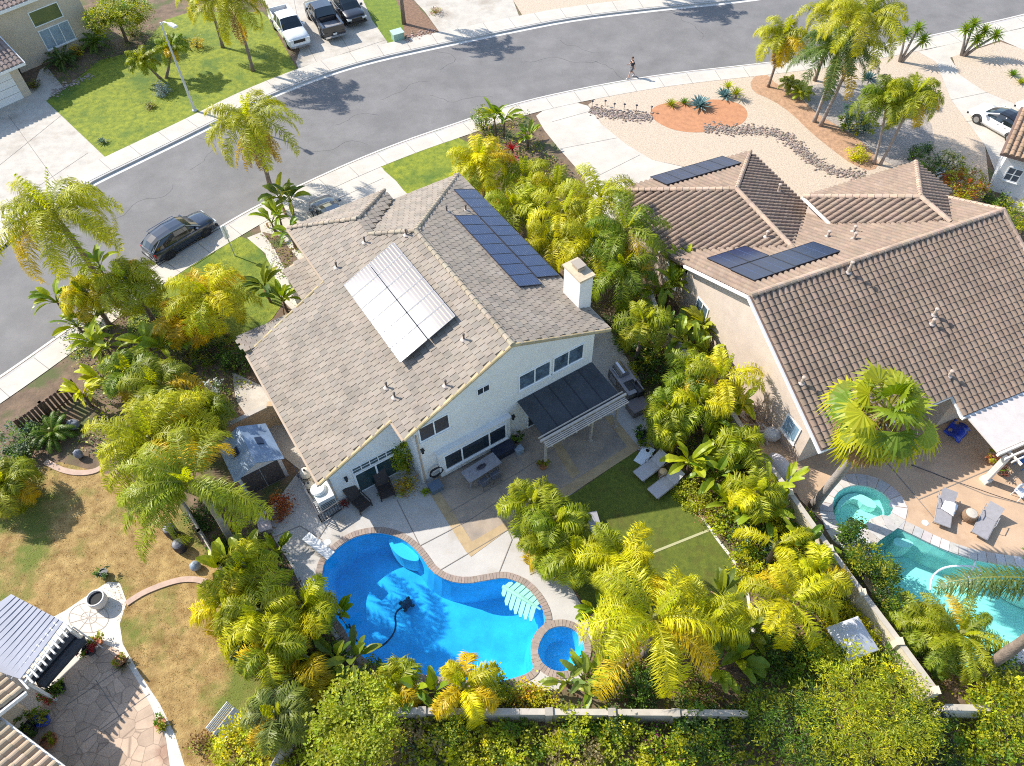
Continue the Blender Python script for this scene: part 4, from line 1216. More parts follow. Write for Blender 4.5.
# ================================================================== BOTTOM-LEFT HOUSE
o_ = at(10, 720, 0); FD = Frame(60, 0, 0); FD = Frame(60, o_.dot(FD.A), o_.dot(FD.B))
bl = empty('tile_roof_house', FD.o, FD.yaw, 'beige house with striped tan tile roof corners at the bottom left', 'house')
c1_ = abz(25, 692, 2.75, FD); c2_ = abz(0, 717, 2.75, FD)
a1, b1_ = c1_[0], c1_[1]
poly = [(a1, b1_), (a1 - 8, b1_), (a1 - 8, b1_ - 6), (a1, b1_ - 6)]
pl = plane_fn((0, b1_, 2.75), (1, b1_, 2.75), (0, b1_ - 6, 5.3))
ro = tiled(FD, bl, [(a1, b1_), (a1 - 8, b1_), (a1 - 8, b1_ - 2.2), (a1, b1_ - 2.2)], plane_fn((0, b1_, 2.75), (1, b1_, 2.75), (0, b1_ - 2.2, 3.6)), (.4, .3, .2), rnd)
k = MB(); k.bar(FD.loc(a1 + .04, b1_, 2.68), FD.loc(a1 + .04, b1_ - 2.2, 3.52), .08, .2); k.build('rake_board', M_trim, ro)
e1 = abz(0, 722, 2.75, FD); e2 = abz(62, 766, 2.75, FD); be = (e1[1] + e2[1]) / 2
poly = [(e1[0] - 4, be), (e2[0] + 6, be), (e2[0] + 6, be - 5), (e1[0] - 4, be - 5)]
ro = tiled(FD, bl, poly, plane_fn((0, be, 2.75), (1, be, 2.75), (0, be - 5, 4.9)), (.4, .3, .2), rnd)
k = MB(); k.bar(FD.loc(e1[0] - 4, be + .05, 2.66), FD.loc(e2[0] + 6, be + .05, 2.66), .1, .18); k.build('fascia', M_trim, ro)
block(FD, bl, 'wall', M_wallC, [(a1 - .6, b1_ - .6), (a1 - .6, be - .5), (e2[0] + 5.5, be - .5), (e2[0] + 5.5, be - 6), (a1 - 8, be - 6), (a1 - 8, b1_ - .6)], 0, 2.7)
# grey metal awning with rafters
aw = empty('patio_awning', at(30, 640, 0), 0, 'grey ribbed metal patio awning on white rafters by the tile roofed house', 'patio cover')
base = aw.location
def PZ(x, y, z): return at(x, y, z) - base
k = MB(); k.slab([PZ(11, 594, 2.55), PZ(-40, 630, 2.7), PZ(-40, 690, 2.75), PZ(0, 672, 2.65), PZ(20, 679, 2.6), PZ(63, 621.5, 2.5)][::-1], .05)
M_met = mat('awning_metal', (.26, .265, .31), .6, var=.08, scale=1)
r_ = k.build('awning_sheet', M_met, aw)
k = MB()
for i in range(1, 12):
    t = i / 12
    p = PZ(11, 594, 2.56).lerp(PZ(63, 621.5, 2.51), t); q = PZ(-40, 640, 2.7).lerp(PZ(10, 690, 2.6), t)
    k.bar(p + Vector((0, 0, .005)), q + Vector((0, 0, .005)), .04, .02)
k.build('sheet_rib', mat('awning_rib', (.245, .25, .295), .6), r_)
for i in range(11):
    t = i / 10
    p = PZ(63, 622, 2.42).lerp(PZ(20, 679, 2.5), t)
    d_ = (PZ(70, 629, 2.36) - PZ(63, 621.5, 2.42)).normalized()
    k = MB(); k.bar(p - d_ * .3, p + d_ * .6, .07, .14); k.build('rafter', M_trim, aw)
k = MB(); k.bar(PZ(68, 625, 2.33), PZ(24, 684, 2.4), .1, .16); k.build('beam', M_trim, aw)
for x, y in ((66, 627), (27, 684)):
    k = MB(); p = PZ(x, y, 2.3); k.box((p.x, p.y, 1.15), (.12, .12, 2.3)); k.build('post', M_trim, aw)
k = MB()  # covered swing seat hanging in front
sp_ = at(62, 661, .8); sw = empty('patio_swing', (sp_.x, sp_.y, 0), FD.yaw, 'charcoal covered patio swing hanging along the front of the grey awning', 'patio swing')
k.lathe((0, 0, 0), [(.01, 0)], 4)
k = MB(); k.tube([(-1.15, 0, .75), (-1.1, 0, .8), (1.1, 0, .8), (1.15, 0, .75)], [.1, .28, .28, .1], 10); k.build('seat_cushion', mat('charcoal_canvas', (.05, .055, .065), .8, var=.15, scale=3), sw)
k = MB(); k.tube([(-1.2, .3, 1.15), (1.2, .3, 1.15)], .2, 8); k.build('back_cushion', MATS['charcoal_canvas'], sw)
k = MB()
for x in (-1.25, 1.25):
    k.bar((x, -.6, 0), (x, 0, 1.9), .05); k.bar((x, .6, 0), (x, 0, 1.9), .05)
k.bar((-1.25, 0, 1.9), (1.25, 0, 1.9), .06); k.build('swing_frame', mat('white_powder_coat', (.6, .6, .6), .4), sw)

# ================================================================== FAR RIGHT HOUSE
o_ = at(1010, 152, 3.0); FE = Frame(-33, 0, 0); FE = Frame(-33, o_.dot(FE.A), o_.dot(FE.B))
fr_ = empty('white_house', FE.o, FE.yaw, 'white stucco house with flat brown roof edge at the right border', 'house')
ea, eb = FE.a0, FE.b0
block(FE, fr_, 'wall', mat('stucco_bright', (.72, .69, .66), .9, var=.04, scale=1.5), [(ea, eb), (ea, eb + 8), (ea - 4, eb + 8), (ea - 4, eb)], 0, 3.0)
poly = [(ea + .5, eb - .5), (c[0], eb - .5), (c[0], eb + 9), (ea + .5, eb + 9)]
tiled(FE, fr_, [(ea - 3.6, eb - .5), (ea + .5, eb - .5), (ea + .5, eb + 9), (ea - 3.6, eb + 9)], plane_fn((ea + .5, 0, 3.05), (ea + .5, 1, 3.05), (ea - 3.6, 0, 4.2)), (.3, .2, .13), rnd)
wq = abz(1005, 168, 1.6, FE)
pane_window(FE, fr_, ea, eb + .9, 1.1, .8, .9, 'a', 2, rows=2, glass=mat('grey_window_glass', (.12, .13, .15), .15))

# ================================================================== WALLS AND FENCES
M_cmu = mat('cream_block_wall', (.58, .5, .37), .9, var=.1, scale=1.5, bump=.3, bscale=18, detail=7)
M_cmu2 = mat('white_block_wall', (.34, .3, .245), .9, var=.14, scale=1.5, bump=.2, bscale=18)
M_cap = mat('wall_cap', (.44, .385, .31), .85, var=.1, scale=2)
M_tanw = mat('tan_gate_wall', (.5, .35, .2), .85, var=.08, scale=2)


def masonry(name, pts, z, m, label, cat='wall', thick=.17, posts=(), cap=True, m_cap=None):
    """free standing wall from its top line in the photograph"""
    P = [at(x, y, z) for x, y in pts]; b0 = Vector((P[0].x, P[0].y, 0))
    k = MB()
    L = []; R = []
    for i in range(len(P)):
        t = P[min(i + 1, len(P) - 1)] - P[max(i - 1, 0)]; t.z = 0; t.normalize(); n = Vector((t.y, -t.x, 0)) * thick / 2
        L.append(Vector((P[i].x, P[i].y, 0)) + n - b0); R.append(Vector((P[i].x, P[i].y, 0)) - n - b0)
    out = L + R[::-1]
    A = sum(out[i].x * out[(i + 1) % len(out)].y - out[(i + 1) % len(out)].x * out[i].y for i in range(len(out)))
    if A < 0: out.reverse()
    root = empty(name, b0, 0, label, cat)
    k.prism(out, 0, z - .05); k.build('wall_body', m, root)
    if cap:
        c_ = MB(); oc = offset_loop([Vector(p) for p in out], .035); c_.prism(oc, z - .05, z); c_.build('wall_cap', m_cap or M_cap, root)
    for x, y in posts:
        p = at(x, y, z + .06) - b0
        q = MB(); q.box((p.x, p.y, (z + .06) / 2), (.27, .27, z + .04)); q.box((p.x, p.y, z + .06), (.31, .31, .04)); q.build('pillar', m, root)
    return root


masonry('block_wall', [(650, 290), (660, 318), (676, 338), (700, 372), (735, 416), (751, 440), (790, 492), (830, 548), (852, 578), (890, 628), (936, 690)], 1.75, M_cmu, 'long cream block wall with pillars between the two back yards', posts=((790, 492), (830, 548), (863, 592), (900, 641), (936, 690)))
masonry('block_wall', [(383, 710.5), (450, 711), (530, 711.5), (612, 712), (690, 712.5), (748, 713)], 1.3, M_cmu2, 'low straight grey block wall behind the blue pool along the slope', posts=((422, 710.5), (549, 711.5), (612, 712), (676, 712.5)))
masonry('block_wall', [(946, 707), (990, 708)], 1.3, mat('bright_block_wall', (.72, .68, .62), .85), 'short bright white wall under the leaning palm at the bottom right')
masonry('gate_wall', [(216, 430), (246, 415.5), (270, 403.8), (284, 397)], 1.7, M_tanw, 'tan stucco side wall with gate joining the white house to the shed yard', posts=((270, 404),))


def slat_fence(name, pts, z, m, label, slat=.14, gap=.02, post_every=2.4, rails=True):
    P = [at(x, y, z) for x, y in pts]; b0 = Vector((P[0].x, P[0].y, 0)); root = empty(name, b0, 0, label, 'fence')
    sl_ = MB(); rl = MB(); rn = random.Random(len(pts))
    for p, q in zip(P[:-1], P[1:]):
        p = Vector((p.x, p.y, 0)) - b0; q = Vector((q.x, q.y, 0)) - b0
        d = q - p; L = d.length; d /= L; ang = atan2(d.y, d.x); n = int(L / (slat + gap))
        for i in range(n):
            c_ = p + d * ((i + .5) * L / n); hh = z - rn.uniform(0, .03)
            sl_.box((c_.x, c_.y, hh / 2), (slat, .025, hh), ang)
        rl.bar(p + Vector((0, 0, z - .1)), q + Vector((0, 0, z - .1)), .08, .06); rl.bar(p + Vector((0, 0, .3)), q + Vector((0, 0, .3)), .06, .08)
        k = max(1, round(L / post_every))
        for i in range(k + 1):
            c_ = p + d * (i * L / k); pm_ = MB(); pm_.box((c_.x, c_.y, (z + .05) / 2), (.12, .12, z + .05), ang); pm_.box((c_.x, c_.y, z + .07), (.16, .16, .04), ang)
            pm_.build('post', m, root)
    sl_.build('slat_panel', m, root); rl.build('rail', m, root)
    return root


M_vinyl = mat('weathered_fence_wood', (.42, .37, .31), .85, var=.16, scale=3)
M_brownw = mat('brown_fence_wood', (.13, .075, .05), .85, var=.25, scale=4)
slat_fence('wood_fence', [(179, 497), (199, 531), (219, 564), (247, 610), (276, 657), (304, 706)], 1.7, M_vinyl, 'long weathered grey fence slanting between the dry lawn and the pool garden', .14, .015)
slat_fence('wood_fence', [(304, 708), (283, 743), (268, 770)], 1.5, M_vinyl, 'short weathered fence turning back at the foot of the round green tree', .14, .015)
slat_fence('wood_fence', [(14, 421), (40, 403), (70, 380)], 1.3, M_brownw, 'dark brown slatted fence beside the street at the left edge', .16, .05)

# ================================================================== GARDEN SHED
fr0 = at(290, 475, 0); fl0 = at(246, 496.5, 0)
d = fl0 - fr0; wdt = d.length; ang = FA.yaw
sh_c = fr0 - FA.B * (wdt / 2) - FA.A * 1.15
sh = empty('garden_shed', (sh_c.x, sh_c.y, 0), FA.yaw, 'small resin shed with blue grey gable roof and brown double doors', 'shed')
hw, hd, ez, pz = wdt / 2 - .05, 1.15, 1.75, 2.4
M_shedw = mat('shed_resin_wall', (.55, .5, .46), .7); M_shedr = mat('shed_roof_resin', (.2, .27, .36), .55, var=.2, scale=2, patch=((.5, .54, .6), .9, .56, .7))
k = MB(); k.box((0, 0, ez / 2), (hw * 2, hd * 2, ez))
for y in (-hd, hd): k.add([(-hw, y, ez), (hw, y, ez), (0, y, pz - .06)], [(0, 1, 2)])
k.build('shed_wall', M_shedw, sh)
k = MB()
for s in (-1, 1):
    pts = [(0, -hd - .12, pz), (s * (hw + .15), -hd - .12, ez - .08), (s * (hw + .15), hd + .1, ez - .08), (0, hd + .1, pz)]
    k.slab(pts, .05)
ro = k.build('shed_roof', M_shedr, sh)
k = MB()
for s in (-1, 1):
    zz = pz - (pz - ez + .08) * .5
    k.box((s * hw * .55, .1, zz + .06), (.35, .45, .05), M=Matrix.Rotation(s * .5, 3, 'Y'))
k.build('skylight', mat('skylight_dark', (.02, .03, .06), .2), ro)
for s in (-1, 1):
    k = MB(); k.box((s * .47 * hw / 1.1, -hd - .02, .88), (.9 * hw / 1.1, .05, 1.6)); dd = k.build('door', mat('shed_door_brown', (.065, .05, .045), .7, var=.15, scale=5), sh)
    k = MB(); k.box((s * .1, -hd - .06, .95), (.03, .04, .2)); k.build('handle', M_alu, dd)
# ================================================================== FURNITURE AND SMALL THINGS
M_wick = mat('dark_wicker', (.035, .025, .022), .7, var=.3, scale=20)
M_cushg = mat('pale_grey_sling', (.42, .4, .4), .75, var=.06, scale=6)
M_slatg = mat('grey_lounger_sling', (.3, .28, .285), .75, var=.08, scale=6)
M_alug = mat('lounger_frame_grey', (.35, .33, .32), .45, metal=.3)
M_steel = mat('stainless_steel', (.42, .42, .43), .25, metal=.9)
M_stone = mat('grey_stone_top', (.3, .28, .285), .6, var=.15, scale=4)
M_terra = mat('terracotta_pot', (.4, .16, .07), .75, var=.12, scale=4)
M_darkpot = mat('dark_glazed_pot', (.03, .03, .035), .3)
M_bluepot = mat('blue_glazed_pot', (.02, .06, .35), .2, coat=.5)


def chaise(name, foot, head, label, m, w_=.68, group=None, back=.55):
    p, q = at(*foot, .3), at(*head, .5); d = q - p; ang = atan2(d.y, d.x); L = 1.95
    c = (p + q) / 2
    r = empty(name, (c.x, c.y, 0), ang, label, 'sun lounger', group)
    x0 = -L / 2; xb = L * .12; xe = xb + .76 * cos(back); ze = .34 + .76 * sin(back)
    k = MB(); k.slab([(x0, -w_ / 2, .36), (xb, -w_ / 2, .34), (xb, w_ / 2, .34), (x0, w_ / 2, .36)], .05); k.build('seat', m, r)
    k = MB(); k.slab([(xb + .01, -w_ / 2, .34), (xe, -w_ / 2, ze), (xe, w_ / 2, ze), (xb + .01, w_ / 2, .34)], .05); k.build('backrest', m, r)
    k = MB()
    for s in (-1, 1):
        k.tube([(x0, s * (w_ / 2 + .02), .33), (xb, s * (w_ / 2 + .02), .31), (L / 2, s * (w_ / 2 + .02), .31)], .022, 6)
        k.tube([(xb + .1, s * (w_ / 2 + .02), .33), (xb + .18, s * (w_ / 2 + .04), .52), (xb - .35, s * (w_ / 2 + .04), .52), (xb - .4, s * (w_ / 2 + .02), .32)], .02, 6)
    k.tube([(x0, -w_ / 2, .33), (x0, w_ / 2, .33)], .022, 6)
    k.build('frame', M_alug, r)
    for x in (x0 + .15, L / 2 - .25):
        for s in (-1, 1):
            k = MB(); k.tube([(x, s * w_ / 2, .32), (x, s * w_ / 2, 0)], .022, 6); k.build('leg', M_alug, r)
    return r


chaise('sun_lounger', (639, 476), (665, 455), 'pale grey sun lounger on the turf next to the white game board', M_cushg, group='pale sun loungers on the turf')
chaise('sun_lounger', (652, 494.5), (681, 470.5), 'pale grey sun lounger on the turf nearest the planted bank', M_cushg, group='pale sun loungers on the turf')
c_ = chaise('sun_lounger', (942, 525), (949, 491), 'grey sun lounger with a white towel beside the turquoise pool', M_slatg, group='grey sun loungers by the turquoise pool')
chaise('sun_lounger', (978, 538), (997, 504), 'bare grey sun lounger right of the wicker drum beside the turquoise pool', M_slatg, group='grey sun loungers by the turquoise pool')
# towel
def cloth(name, c, ang, sx, sy, m, label, cat, z0=.4, amp=.04, seed=1):
    rn = random.Random(seed); k = MB(); n = 10; V = []
    for i in range(n):
        for j in range(n):
            u, v = (i / (n - 1) - .5) * sx, (j / (n - 1) - .5) * sy
            z = z0 + amp * (sin(u * 9 + rn.uniform(-.3, .3)) + cos(v * 8 + 1)) + rn.uniform(-.01, .01)
            V.append((u + .05 * sin(v * 6), v, z))
    k.add(V, [(i * n + j, (i + 1) * n + j, (i + 1) * n + j + 1, i * n + j + 1) for i in range(n - 1) for j in range(n - 1)])
    o = k.build(name, m, smooth=True); o.location = c; o.rotation_euler = (0, 0, ang)
    sm = o.modifiers.new('thickness', 'SOLIDIFY'); sm.thickness = .02
    return tag(o, label, cat)
cloth('towel', at(946, 511, 0), .9, .75, .6, mat('white_towel', (.75, .75, .78), .95), 'crumpled white towel lying on the left grey sun lounger', 'towel', .43, .03)
def drum(name, p, r, h, m, top, label, cat, n=20):
    e_ = empty(name, p, 0, label, cat)
    k = MB(); k.lathe((0, 0, 0), [(r * .86, 0), (r, h * .3), (r, h * .7), (r * .9, h)], n); k.build('body', m, e_)
    k = MB(); k.lathe((0, 0, h), [(r * .8, 0), (r * .8, .02), (r * .3, .05)], n); k.build('top', top, e_)
    return e_
M_wickt = mat('tan_wicker', (.24, .15, .09), .8, var=.2, scale=20)
drum('side_table', at(967, 518, 0), .33, .5, M_wickt, mat('pale_drum_top', (.5, .44, .36), .6), 'tan wicker drum table between the two grey sun loungers', 'side table')
drum('side_table', at(662, 476, 0), .24, .45, M_wickt, mat('tan_wood_top', (.55, .4, .22), .6), 'round tan drum table between the two pale sun loungers', 'side table')
# bean-bag game board
p = at(644, 457, 0); r = empty('cornhole_board', p, FA.yaw + .35, 'white bean bag game board with a round black hole on the turf', 'game board')
k = MB(); k.slab([(-.55, -.3, .1), (.55, -.3, .3), (.55, .3, .3), (-.55, .3, .1)], .04); b = k.build('board', mat('board_paint', (.68, .72, .74), .4), r)
k = MB(); k.lathe((.3, 0, .258), [(.1, 0), (.1, .01)], 16); k.build('hole', M_dark, b)
for s in (-1, 1):
    k = MB(); k.box((.5, s * .26, .13), (.05, .03, .26)); k.build('leg', MATS['board_paint'], r)
# dining table and chairs
tc = (at(462, 472, .75) + at(501, 463.5, .75) + at(494, 452, .75) + at(468, 482.5, .75)) / 4
tdir = at(494, 452, .75) - at(462, 472, .75); ang = atan2(tdir.y, tdir.x); tl_ = tdir.length * 1.0
r = empty('dining_table', (tc.x, tc.y, 0), ang, 'grey stone topped dining table under the bay window of the white house', 'table')
k = MB(); k.box((0, 0, .73), (tl_, .78, .05)); k.build('tabletop', M_stone, r)
for sx in (-1, 1):
    for sy in (-1, 1):
        k = MB(); k.box((sx * (tl_ / 2 - .12), sy * .3, .35), (.08, .08, .7)); k.build('leg', M_alug, r)
k = MB(); k.ell((0, 0, 0), (.28, .13, .07), 10, 6)
for i in range(7): k.ell((-.22 + i * .07, .03 * (-1) ** i, .06), .05, 6, 4)
o = k.build('centrepiece', mat('dark_fruit', (.05, .04, .05), .5)); o.location = (tc.x, tc.y, .82); o.rotation_euler = (0, 0, ang)
tag(o, 'dark oval tray of fruit at the middle of the stone dining table', 'centrepiece')
def chair(p, ang, label, m=None, group=None):
    m = m or M_alug
    r = empty('patio_chair', p, ang, label, 'chair', group)
    k = MB(); k.box((0, 0, .43), (.46, .46, .04)); k.build('seat', m, r)
    k = MB()
    for i in range(5): k.box((-.2 + i * .1, -.24, .68), (.05, .03, .46))
    k.box((0, -.24, .92), (.48, .04, .05)); k.build('backrest', m, r)
    for sx in (-1, 1):
        for sy in (-1, 1):
            k = MB(); k.tube([(sx * .2, sy * .2, .42), (sx * .22, sy * .22, 0)], .018, 6); k.build('leg', m, r)
        k = MB(); k.tube([(sx * .24, -.22, .64), (sx * .24, .18, .64), (sx * .24, .2, .42)], .018, 6); k.build('armrest', m, r)
    return r
M_chair = mat('patio_chair_mesh', (.12, .12, .135), .7)
nd = Vector((sin(ang), -cos(ang), 0))
chair(Vector((tc.x, tc.y, 0)) + nd * .62 + Vector((cos(ang), sin(ang), 0)) * -.28, ang + .05, 'mesh patio chair at the dining table nearer the tan band', M_chair, 'chairs at the stone dining table')
chair(Vector((tc.x, tc.y, 0)) + nd * .62 + Vector((cos(ang), sin(ang), 0)) * .38, ang - .08, 'mesh patio chair at the dining table nearer the patio cover', M_chair, 'chairs at the stone dining table')
# storage bench and small boxes by the wall
def box_thing(name, p, size, ang, m, label, cat, lid=True, m2=None):
    r = empty(name, p, ang, label, cat)
    k = MB(); k.box((0, 0, size[2] * .45), (size[0], size[1], size[2] * .9)); k.build('body', m, r)
    if lid:
        k = MB(); k.box((0, 0, size[2] * .94), (size[0] * 1.05, size[1] * 1.06, size[2] * .1)); k.build('lid', m2 or m, r)
    return r
M_navy = mat('navy_resin', (.02, .025, .045), .5); M_slate = mat('slate_cushion', (.1, .14, .19), .7)
box_thing('storage_bench', at(504, 453, 0), (1.15, .55, .5), FA.yaw, M_navy, 'dark navy storage bench against the white bay window', 'storage bench')
box_thing('storage_box', at(436, 489, 0), (.62, .5, .4), FA.yaw, M_slate, 'slate blue storage box on the patio below the coiled hose', 'storage box')
box_thing('cooler', at(519, 452, 0), (.42, .34, .36), FA.yaw, mat('pale_cooler', (.3, .35, .4), .5), 'small pale cooler box beside the navy storage bench', 'cooler')
k = MB(); hc = FA.world(-18.6, 6.78, .85); ring = []
for i in range(73):
    t = i * 2 * pi / 24; rr = .34 + .03 * sin(i * .9)
    ring.append(Vector((cos(t) * rr, -.05 - i * .0012, sin(t) * rr)))
k.tube(ring, .028, 6); o = k.build('garden_hose', mat('black_hose', (.012, .012, .014), .5)); o.location = hc; o.rotation_euler = (0, 0, FA.yaw)
tag(o, 'coiled black garden hose hanging on the white wall left of the bay window', 'hose')
# dark wicker armchairs in front of the sliding door
def wicker(p, ang, label):
    r = empty('wicker_chair', p, ang, label, 'chair', 'dark wicker chairs by the sliding door')
    k = MB(); k.slab([(-.33, -.5, .36), (.33, -.5, .36), (.33, .3, .3), (-.33, .3, .3)], .07); k.build('seat', M_wick, r)
    k = MB(); k.slab([(-.33, .28, .32), (.33, .28, .32), (.33, .75, .98), (-.33, .75, .98)], .06); k.build('backrest', M_wick, r)
    for s in (-1, 1):
        k = MB(); k.tube([(s * .36, -.45, 0), (s * .36, -.42, .55), (s * .36, .4, .58), (s * .36, .5, 0)], .03, 6); k.build('side_frame', M_wick, r)
    return r
wicker(at(361, 505, 0), FA.yaw + .25, 'dark wicker armchair at the left end of the sliding door')
wicker(at(386, 492, 0), FA.yaw - .15, 'dark wicker armchair in front of the right half of the sliding door')
# pool equipment
pe = at(320, 498, 0)
r = empty('pool_heater', at(327, 503, 0), FA.yaw, 'white pool heater box with round top at the corner of the white house', 'pool heater')
k = MB(); k.box((0, 0, .55), (.85, .95, 1.1)); k.build('cabinet', mat('heater_cabinet', (.6, .62, .6), .5), r)
k = MB()
for i in range(6): k.box((0, -.49, .15 + i * .13), (.75, .03, .04))
k.build('louvre', mat('louvre_dark', (.1, .12, .12), .5), r)
k = MB(); k.lathe((-.1, .2, 1.1), [(.36, 0), (.38, .1), (.3, .17), (.1, .2)], 18); k.build('top_vent', mat('heater_vent', (.72, .72, .68), .4), r)
for (x, y), h, rr, lb in (((308.5, 480), .95, .3, 'tall cream pool filter tank nearest the shed'), ((311, 489), .6, .24, 'short cream pool filter tank beside the heater')):
    r = empty('filter_tank', at(x, y, 0), 0, lb, 'filter tank', 'cream pool filter tanks')
    k = MB(); k.lathe((0, 0, 0), [(rr * .8, 0), (rr, .1), (rr, h - .2), (rr * .75, h - .06), (.08, h)], 16); k.build('tank', mat('filter_cream', (.62, .55, .44), .4), r)
    k = MB(); k.lathe((0, 0, h * .55), [(rr * 1.03, 0), (rr * 1.03, .06)], 16); k.lathe((0, 0, h), [(.06, 0), (.05, .08)], 8); k.build('clamp_band', M_darkpot, r)
k = MB()
for pts in ([(303, 474), (307, 486), (314, 497), (318, 508)], [(305, 480), (312, 486), (316, 494)], [(300, 478), (306, 492), (316, 505), (320, 514)]):
    k.tube([at(x, y, .25) for x, y in pts], .05, 8)
tag(k.build('pool_piping', mat('pvc_pipe', (.55, .54, .52), .4)), 'grey plumbing pipes on the ground between the cream filter tanks', 'pipes')
r = empty('pool_pump', at(304, 476, 0), .8, 'black pool pump at the shed end of the pool equipment', 'pump')
k = MB(); k.tube([(-.3, 0, .25), (.1, 0, .25)], .15, 12); k.build('motor', M_darkpot, r)
k = MB(); k.lathe((.25, 0, .05), [(.14, 0), (.16, .1), (.16, .35), (.12, .4)], 12); k.build('strainer', mat('pump_grey', (.08, .09, .1), .4), r)
r = empty('equipment_screen', at(322, 523, 0), 0, 'low dark railing screen around the pool heater and tanks', 'screen')
k = MB(); b0 = at(322, 523, 0)
for p_, q_ in (((298, 474), (322, 523)), ((322, 523), (342, 510))):
    a_, c_ = at(*p_, 0) - b0, at(*q_, 0) - b0; n = int((c_ - a_).length / .14)
    for z in (.1, .85): k.bar(a_ + Vector((0, 0, z)), c_ + Vector((0, 0, z)), .05, .05)
    for i in range(n + 1):
        t = a_.lerp(c_, i / n); k.box((t.x, t.y, .47), (.025, .025, .8))
k.build('railing', mat('dark_railing', (.05, .05, .06), .5), r)
# outdoor kitchen
gk = at(624, 388, 0); kd = at(612, 372, .9) - at(634, 402, .9); ang = atan2(kd.y, kd.x)
r = empty('barbecue_island', (gk.x, gk.y, 0), ang, 'stainless barbecue built in a grey counter beside the planted wall', 'barbecue')
k = MB(); k.box((0, 0, .43), (2.1, .85, .86)); k.build('counter_base', mat('island_grey', (.17, .15, .145), .8, var=.12, scale=5), r)
k = MB(); k.box((0, 0, .885), (2.2, .95, .05)); k.build('countertop', M_stone, r)
k = MB(); V = []
k.tube([(.1, -.0, .98), (.95, .0, .98)], .3, 14); g_ = k.build('grill_lid', M_steel, r)
k = MB(); k.tube([(.2, .33, 1.0), (.85, .33, 1.0)], .02, 6); k.build('handle', M_alu, g_)
k = MB(); k.box((-.55, 0, .93), (.6, .6, .04)); k.build('burner', M_darkpot, r)
k = MB(); k.box((.5, .44, .42), (.6, .02, .5)); k.build('door', M_steel, r)
r = empty('smoker', at(636, 398, 0), ang, 'black barrel smoker on thin legs at the end of the barbecue counter', 'smoker')
k = MB(); k.tube([(-.35, 0, .75), (.35, 0, .75)], .25, 12); k.build('drum', mat('smoker_black', (.02, .02, .024), .45), r)
for sx in (-.28, .28):
    for sy in (-.18, .18):
        k = MB(); k.tube([(sx, sy * .7, .6), (sx * 1.1, sy * 1.3, 0)], .02, 6); k.build('leg', MATS['smoker_black'], r)
k = MB(); k.tube([(.25, 0, .95), (.25, 0, 1.25)], .05, 8); k.build('chimney', MATS['smoker_black'], r)
box_thing('fire_table', at(637, 410, 0), (1.0, .8, .55), FA.yaw - .1, mat('fire_table_grey', (.19, .16, .155), .7), 'square grey fire table at the edge of the patio below the smoker', 'fire table')
# garden bench slab by the pool palms
r = empty('garden_bench', at(594, 528, 0), FA.yaw + 1.2, 'grey slab garden bench half hidden by palms at the turf corner', 'bench')
k = MB(); k.box((0, 0, .42), (1.3, .55, .06)); k.build('seat', mat('bench_grey', (.3, .29, .3), .6), r)
for s in (-1, 1):
    k = MB(); k.box((s * .5, 0, .2), (.1, .45, .4)); k.build('leg', MATS['bench_grey'], r)
box_thing('storage_chest', at(266, 525, 0), (1.0, .6, .4), FA.yaw + 1.35, mat('mottled_chest', (.4, .34, .33), .8, var=.25, scale=6), 'mottled pale storage chest on the deck by the orange shrub', 'storage chest')
# side yard of the peach house
r = empty('ladder', FB.world(-16.2, 20.4, 0), FB.yaw, 'wooden ladder leaning against the peach house wall', 'ladder')
k = MB()
for s in (-.22, .22): k.bar((-.5, s - .2, 0), (.05, s * .8 - .2, 2.4), .06, .05)
for i in range(7): k.bar((-.5 + .55 * i / 7.5 + .04, -.42, .25 + i * .3), (-.5 + .55 * i / 7.5 + .04, .02, .25 + i * .3), .04)
k.build('ladder_frame', mat('ladder_wood', (.4, .3, .2), .8), r)
def lump(name, p, size, m, label, cat, seed=1, rz=0.):
    rn = random.Random(seed); k = MB(); k.ell((0, 0, size[2] * .48), (size[0] / 2, size[1] / 2, size[2] / 2), 14, 8)
    k.v = [(x * (1 + rn.uniform(-.12, .12)), y * (1 + rn.uniform(-.12, .12)), max(z + rn.uniform(-.05, .05), 0)) for x, y, z in k.v]
    o = k.build(name, m, smooth=True); o.location = p; o.rotation_euler = (0, 0, rz)
    return tag(o, label, cat)
M_tarp = mat('pale_tarp', (.6, .58, .56), .7, var=.1, scale=4)
lump('tarp_bundle', at(770, 438, 0), (1.0, .8, .8), M_tarp, 'white wrapped bundle standing against the peach house wall', 'bundle', 3)
r = empty('covered_cart', at(778, 474, 0), radians(112), 'rounded cart under a pale grey cover beside the cream block wall', 'cart')
k = MB(); k.ell((0, 0, .55), (.95, .5, .5), 16, 8); k.v = [(x, y, max(z, .08)) for x, y, z in k.v]
o = k.build('cover', mat('grey_cart_cover', (.45, .43, .45), .7), r, smooth=True)
k = MB()
for x in (-.5, .5): k.tube([(x, -.4, .1), (x, .4, .1)], .1, 10)
k.build('wheel', MATS['cleaner_wheel'], r)
rn = random.Random(9)
r = empty('firewood_pile', at(754, 428, 0), radians(111), 'heap of pale cut branches and boards in the peach side yard', 'wood pile')
k = MB()
for i in range(46):
    x, y = rn.uniform(-1.1, 1.1), rn.uniform(-.35, .35); t = rn.uniform(-.5, .5) + (pi / 2 if rn.random() < .25 else 0); l_ = rn.uniform(.3, .8); z = rn.uniform(.06, .55)
    k.tube([(x - cos(t) * l_ / 2, y - sin(t) * l_ / 2, z), (x + cos(t) * l_ / 2, y + sin(t) * l_ / 2, z + rn.uniform(-.1, .1))], rn.uniform(.03, .075), 6, tint=jit((.5, .42, .36), .3, rn))
k.build('cut_wood', mat_tint('cut_wood', .9, .1), r)
